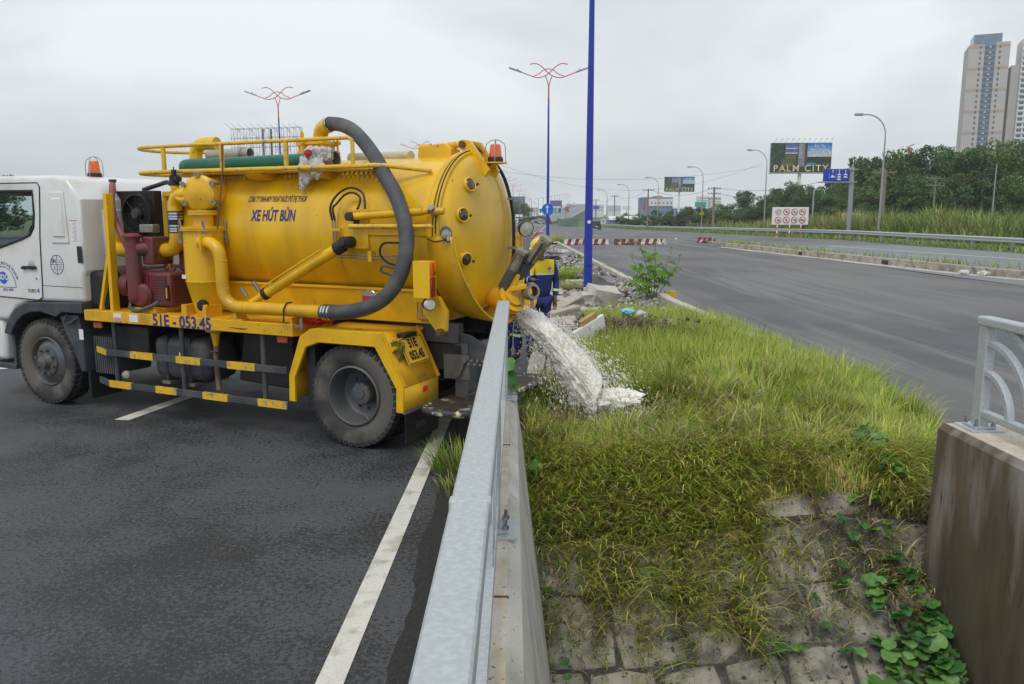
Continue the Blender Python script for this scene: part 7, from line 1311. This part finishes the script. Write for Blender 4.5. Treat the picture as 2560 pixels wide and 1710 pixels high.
# vehicles ---------------------------------------------------------------------------
def car(p, rz, kind, paint, label, group='vehicles in the far traffic'):
    t = thing('car' if kind != 'truck' else 'truck', label, 'car' if kind != 'truck' else 'truck', p, rz, group)
    if kind == 'truck':
        MB().bx(-3.2, 1.6, -1.15, 1.15, .9, 3.1).build('cargo_box', paint, t, 0, .04); MB().xz([(1.75, .6), (3.4, .6), (3.4, 1.6), (3.15, 2.5), (1.75, 2.5)], -1.05, 1.05).build('cab', paint, t, 0, .08); MB().bx(3.2, 3.36, -.95, .95, 1.55, 2.3).build('windscreen', 'cardark', t); R_, xs = .48, (-2.2, 2.5)
    else:
        hgt = {'suv': 1.72, 'sedan': 1.45, 'van': 2.1}[kind]; L_ = {'suv': 2.25, 'sedan': 2.2, 'van': 2.5}[kind]; bz = hgt * .56
        MB().xz([(-L_, .35), (-L_ * .99, bz * .98), (-L_ * .9, bz), (L_ * .55, bz), (L_ * .96, bz * .86), (L_, .40), (L_ * .95, .28), (-L_ * .96, .28)], -.9, .9).build('body', paint, t, 35, .09)
        rear = -L_ * (.93 if kind != 'sedan' else .62); m = MB(); top = [(rear, bz), (rear + .22, hgt * .97), (rear + .5, hgt), (L_ * .12, hgt), (L_ * .5, bz)]; m.prism(top, lambda x, z: (x, -.86 + .2 * (z - bz) / (hgt - bz), z), lambda x, z: (x, .86 - .2 * (z - bz) / (hgt - bz), z)); m.build('cabin', paint, t, 35, .05)
        MB().add([(rear - .012, -.68, bz + .06), (rear - .012, .68, bz + .06), (rear + .17, .60, hgt * .93), (rear + .17, -.60, hgt * .93)], [(0, 1, 2, 3)]).build('rear_window', 'cardark', t, 0); MB().add([(L_ * .5 + .012, -.7, bz + .04), (L_ * .5 + .012, .7, bz + .04), (L_ * .15, .62, hgt * .96), (L_ * .15, -.62, hgt * .96)], [(3, 2, 1, 0)]).build('windscreen', 'cardark', t, 0)
        for s_ in (-1, 1):
            MB().add([(rear + .25, s_ * .862, bz + .05), (L_ * .38, s_ * .862, bz + .05), (L_ * .12, s_ * .70, hgt * .93), (rear + .42, s_ * .70, hgt * .93)], [(0, 1, 2, 3)]).build('side_window', 'cardark', t, 0); MB().bx(-L_ - .012, -L_ + .05, s_ * .70 - .16, s_ * .70 + .16, bz * .80, bz * .93).build('tail_light', 'lens_red', t); MB().bx(L_ - .06, L_ + .0, s_ * .66 - .16, s_ * .66 + .16, bz * .62, bz * .72).build('headlight', 'lens_clear', t)
        MB().bx(-L_ - .02, -L_ + .02, -.24, .24, bz * .60, bz * .74).build('number_plate', 'whites', t); MB().bx(-L_ - .04, -L_ + .1, -.85, .85, .30, .50).build('bumper', 'grey_plastic', t); R_, xs = .34, (-L_ * .62, L_ * .62)
    for x in xs:
        for s_ in (-1, 1): w = MB().lathe([(0, -.11), (R_, -.11), (R_, .11), (0, .11)], (x, s_ * .80, R_), (0, 1, 0), 18).build('wheel', 'tyre_tread', t); MB().lathe([(0, .118), (R_ * .6, .112)], (x, s_ * .80, R_), (0, s_, 0), 14).build('rim', 'carsilver', w)
    return t
p = gnd(1489.5, 575); sv = car(p + Vector((0, 2.2, 0)), math.pi / 2 + .05, 'suv', 'carblack', 'black off-road car driving away right of the near blue pole', None); sv.scale = (1.08, 1.08, 1.08)
T_ = [(1353, 561, 'sedan', 'carsilver', 'silver car driving away left of the second blue pole'), (1361, 559, 'sedan', 'carsilver', 'grey car ahead of the silver car'), (1372, 560, 'van', 'carblack', 'dark van just right of the second blue pole'), (1364, 556, 'suv', 'carwhite', 'white car farther ahead by the second blue pole')]
for u, v, k, m, lb in T_: car(gnd(u, v), math.pi / 2 - .12, k, m, lb)
for k, (u, v, kd, m) in enumerate(((1288, 565, 'sedan', 'carwhite'), (1296, 563, 'truck', 'carwhite'), (1303, 564, 'sedan', 'carsilver'), (1311, 562, 'suv', 'carwhite'), (1317, 561, 'sedan', 'carwhite'), (1324, 559, 'truck', 'carwhite'), (1290, 558, 'truck', 'carwhite'), (1330, 557, 'sedan', 'carsilver'))): p = gnd(u, v); car(p + Vector((-3.5, 12, 0)), -math.pi / 2 - .1, kd, m, '%s %s in the oncoming queue, %s from the tanker' % ('white' if m == 'carwhite' else 'silver', {'sedan': 'saloon car', 'truck': 'box truck', 'suv': 'tall car'}[kd], ordn[k]))
for k, (x, y, kd, m) in enumerate(((16, 390, 'truck', 'carwhite'), (27, 460, 'sedan', 'carwhite'), (32, 470, 'truck', 'carred'), (34, 520, 'truck', 'carwhite'), (40, 560, 'sedan', 'carsilver'), (46, 600, 'truck', 'carwhite'))):
    zf = np.interp(y, [f[2] for f in fl], [f[3] for f in fl]); car(Vector((x, y, zf)), math.pi / 2 - .1, kd, m, 'far %s on the flyover approach, %s up the ramp' % ({'truck': 'red truck' if m == 'carred' else 'white truck', 'sedan': 'car'}[kd], ordn[k]))
# ================================================================== two workers behind the tanker
def skin_mesh(name, joints, bones, sub=2):
    """joints: {key: (x, y, z, r)}; grows one continuous tapered surface along the bones"""
    ks = list(joints); me = bpy.data.meshes.new(name); me.from_pydata([joints[k][:3] for k in ks], [(ks.index(a), ks.index(b)) for a, b in bones], []); o = bpy.data.objects.new(name, me); COL.objects.link(o)
    o.modifiers.new('skin', 'SKIN').use_smooth_shade = True; s = o.modifiers.new('sub', 'SUBSURF'); s.levels = s.render_levels = sub
    sv = me.skin_vertices[0].data
    for i, k in enumerate(ks): r = joints[k][3]; sv[i].radius = r if isinstance(r, tuple) else (r, r); sv[i].use_root = (i == 0)
    out = bpy.data.meshes.new_from_object(o.evaluated_get(bpy.context.evaluated_depsgraph_get())); bpy.data.objects.remove(o); out.name = name
    out.polygons.foreach_set('use_smooth', [True] * len(out.polygons)); out.materials.clear(); return out
def hand(J, B, w, base, d, side):
    """palm and five bent fingers hanging from wrist key w"""
    d = Vector(d).normalized(); sx = Vector(side).normalized(); nrm = d.cross(sx); b = Vector(base); J[w + 'p'] = (*(b + d * .055), (.034, .018)); B.append((w, w + 'p'))
    for i, (off, ln) in enumerate(((-.027, .068), (-.009, .08), (.009, .075), (.026, .058))):
        r0 = b + d * .085 + sx * off; J[w + 'k%d' % i] = (*r0, .010); J[w + 'm%d' % i] = (*(r0 + d * ln * .5 + nrm * .008), .0085); J[w + 't%d' % i] = (*(r0 + d * ln * .92 + nrm * .03), .007); B += [(w + 'p', w + 'k%d' % i), (w + 'k%d' % i, w + 'm%d' % i), (w + 'm%d' % i, w + 't%d' % i)]
    t0 = b + d * .035 - sx * .036; J[w + 'h0'] = (*t0, .011); J[w + 'h1'] = (*(t0 + d * .035 - sx * .014 + nrm * .012), .0095); B += [(w + 'p', w + 'h0'), (w + 'h0', w + 'h1')]
M['jacket'] = mat('two_tone_jacket', (.014, .026, .15), .8, var=.25, vs=8, bump=.5, bs=16)
def two_tone():
    m = M['jacket']; t = m.node_tree; n = t.nodes; l = t.links; p = n['Principled BSDF']; src = p.inputs['Base Color'].links[0].from_socket; tc_ = n.new('ShaderNodeTexCoord'); sp_ = n.new('ShaderNodeSeparateXYZ'); l.new(tc_.outputs['Object'], sp_.inputs[0])
    def gt(sock, v, op='GREATER_THAN'): x = n.new('ShaderNodeMath'); x.operation = op; l.new(sock, x.inputs[0]); x.inputs[1].default_value = v; return x.outputs[0]
    def mul(a, b): x = n.new('ShaderNodeMath'); x.operation = 'MULTIPLY'; l.new(a, x.inputs[0]); l.new(b, x.inputs[1]); return x.outputs[0]
    def mixc(f, a, c): x = n.new('ShaderNodeMix'); x.data_type = 'RGBA'; l.new(f, x.inputs[0]); l.new(a, x.inputs[6]); x.inputs[7].default_value = (*c, 1); return x.outputs[2]
    ins = mul(gt(sp_.outputs['X'], -.13), gt(sp_.outputs['X'], .245, 'LESS_THAN')); low = gt(sp_.outputs['Z'], 1.47, 'LESS_THAN')
    c = mixc(mul(mul(gt(sp_.outputs['Z'], 1.245), low), ins), src, (.68, .50, .01)); c = mixc(mul(mul(gt(sp_.outputs['Z'], 1.235), gt(sp_.outputs['Z'], 1.262, 'LESS_THAN')), ins), c, (.60, .72, .45)); l.new(c, p.inputs['Base Color'])
two_tone()
def worker(loc, rz, label, pose=0):
    t = thing('person', label, 'person', loc, rz)
    J = dict(pel=(.06, 0, .93, (.15, .11)), sp=(.08, -.02, 1.12, (.145, .10)), ch=(.085, -.04, 1.32, (.165, .105)), nk=(.05, -.07, 1.46, .055), hd0=(.03, -.09, 1.53, .06), hd=(.015, -.105, 1.60, (.078, .092)),
             sr=(.235, -.02, 1.385, .065), er=(.30, .02, 1.12, .046), wr=(.27, -.05, .89, .030), sl=(-.07, -.06, 1.38, .065), el=(-.17, -.20, 1.16, .046), wl=(-.12, -.40, 1.19, .030),
             hr=(.15, 0, .88, .085), kr=(.11, -.04, .50, .058), ar=(.06, .02, .10, .042), tr=(.06, -.16, .04, .035), hl=(-.03, 0, .88, .085), kl=(-.07, -.05, .50, .058), al=(-.10, .03, .10, .042), tl=(-.12, -.15, .04, .035))
    B = [('pel', 'sp'), ('sp', 'ch'), ('ch', 'nk'), ('nk', 'hd0'), ('hd0', 'hd'), ('ch', 'sr'), ('sr', 'er'), ('er', 'wr'), ('ch', 'sl'), ('sl', 'el'), ('el', 'wl'), ('pel', 'hr'), ('hr', 'kr'), ('kr', 'ar'), ('ar', 'tr'), ('pel', 'hl'), ('hl', 'kl'), ('kl', 'al'), ('al', 'tl')]
    K = dict(J); BB = list(B)
    for k in ('pel', 'sp', 'ch', 'sr', 'er', 'sl', 'el', 'hr', 'kr', 'hl', 'kl', 'ar', 'al'):
        r = K[k][3]; K[k] = (*K[k][:3], tuple(x * .68 for x in r) if isinstance(r, tuple) else r * .72)
    hand(K, BB, 'wr', J['wr'][:3], (-.05, -.12, -1), (1, 0, 0)); hand(K, BB, 'wl', J['wl'][:3], (.2, -1, -.1), (1, 0, 0))
    body = put('body', skin_mesh('body', K, BB), 'skin', t)
    jk = {k: (*J[k][:3], tuple(x * 1.10 for x in J[k][3]) if isinstance(J[k][3], tuple) else J[k][3] * 1.18) for k in ('ch', 'sp', 'sr', 'er', 'sl', 'el')}
    jk['pe2'] = (.06, 0, .86, (.175, .125)); jk['w1'] = (*Vector(J['er'][:3]).lerp(Vector(J['wr'][:3]), .92), .042); jk['w2'] = (*Vector(J['el'][:3]).lerp(Vector(J['wl'][:3]), .92), .042); jk['co'] = (.055, -.065, 1.44, .066)
    put('jacket', skin_mesh('jacket', jk, [('ch', 'sp'), ('sp', 'pe2'), ('ch', 'co'), ('ch', 'sr'), ('sr', 'er'), ('er', 'w1'), ('ch', 'sl'), ('sl', 'el'), ('el', 'w2')]), 'jacket', t)
    tr_ = {'pel': (.06, 0, .93, (.155, .115)), 'hr': (.15, 0, .85, .10), 'kr': (.11, -.04, .50, .078), 'ar': (.065, .02, .14, .066), 'hl': (-.03, 0, .85, .10), 'kl': (-.07, -.05, .50, .078), 'al': (-.10, .03, .14, .066)}
    put('trousers', skin_mesh('trousers', tr_, [('pel', 'hr'), ('hr', 'kr'), ('kr', 'ar'), ('pel', 'hl'), ('hl', 'kl'), ('kl', 'al')]), 'cloth', t)
    for k in ('r', 'l'):
        a, s_ = Vector(J['a' + k][:3]), Vector(J['t' + k][:3]); put('boot', skin_mesh('boot', dict(a=(a.x, a.y, .16, .055), b=(a.x, a.y, .06, .055), c=(s_.x, s_.y - .02, .045, .045)), [('a', 'b'), ('b', 'c')]), 'black', t)
        kk = Vector(J['k' + k][:3]).lerp(a, .25); MB().lathe([(.082, -.022), (.084, 0), (.082, .022)], kk, (Vector(J['k' + k][:3]) - a), 18).build('reflective_band', 'refl', t)
    for w, e in (('wr', 'er'), ('wl', 'el')): c = Vector(J[e][:3]).lerp(Vector(J[w][:3]), .55); MB().lathe([(.056, -.018), (.057, 0), (.056, .018)], c, Vector(J[e][:3]) - Vector(J[w][:3]), 16).build('reflective_band', 'refl', t)
    MB().lathe([(0, .003), (.026, .003), (.026, 0)], (.16, -.165, 1.33), (0, -1, .1), 16).build('chest_badge', 'skysign', t)
    hx, hy, hz = .012, -.108, 1.60
    MB().lathe([(0, .0), (.02, -.004), (.012, .022), (0, .03)], (hx - .02, hy - .092, hz - .012), (0, -.4, -1), 8).build('nose', 'skin', t)
    for s_ in (-1, 1): MB().lathe([(0, .012), (.022, .008), (.026, 0)], (hx + s_ * .078, hy + .01, hz - .005), (s_, .3, 0), 10).build('ear', 'skin', t); MB().lathe([(0, .006), (.010, .003), (.012, 0)], (hx - .02 + s_ * .032, hy - .088, hz + .012), (0, -1, 0), 10).build('eye', 'inkblack', t)
    MB().bx(hx - .045, hx + .005, hy - .098, hy - .085, hz - .052, hz - .045).build('mouth', 'redhose', t); MB().lathe([(.088, -.03), (.094, .02), (.09, .05)], (hx, hy + .005, hz), (0, 0, 1), 20, .3, 2.85).build('hair', 'black', t)
    he = MB().lathe([(.118, .0), (.117, .03), (.112, .065), (.095, .105), (.06, .130), (0, .140)], (hx, hy, hz + .025), (-.08, -.12, 1), 28).build('helmet', 'helmet', t); MB().lathe([(.112, .0), (.140, -.008), (.142, .002), (.114, .014)], (hx, hy - .012, hz + .025), (-.08, -.12, 1), 28).build('helmet_brim', 'helmet', he); MB().tube([(hx, hy + .117 * math.cos(a), hz + .025 + .143 * math.sin(a)) for a in np.linspace(.25, 2.9, 12)], .008, 6).build('helmet_ridge', 'helmet', he)
    return t
worker((.36, 11.7, .09), .15, 'worker in blue and yellow uniform and yellow helmet standing behind the outlet valve')
worker((.02, 11.9, .02), -.5, 'second worker in blue, mostly hidden behind the tanker, legs visible below')
# far haze
hz_ = MB().bx(-1400, 1400, -60, 1500, -6, 140).build('haze', None, None, 0); hm_ = bpy.data.materials.new('haze'); hm_.use_nodes = True; ht = hm_.node_tree; ht.nodes.remove(ht.nodes['Principled BSDF']); pvn = ht.nodes.new('ShaderNodeVolumePrincipled'); pvn.inputs['Density'].default_value = .0003; pvn.inputs['Color'].default_value = (.985, .99, 1, 1); pvn.inputs['Anisotropy'].default_value = .1
ht.links.new(pvn.outputs[0], ht.nodes['Material Output'].inputs['Volume']); hz_.data.materials.append(hm_); tag(hz_, 'thin pale haze in the air over the whole site', 'haze', kind='stuff')
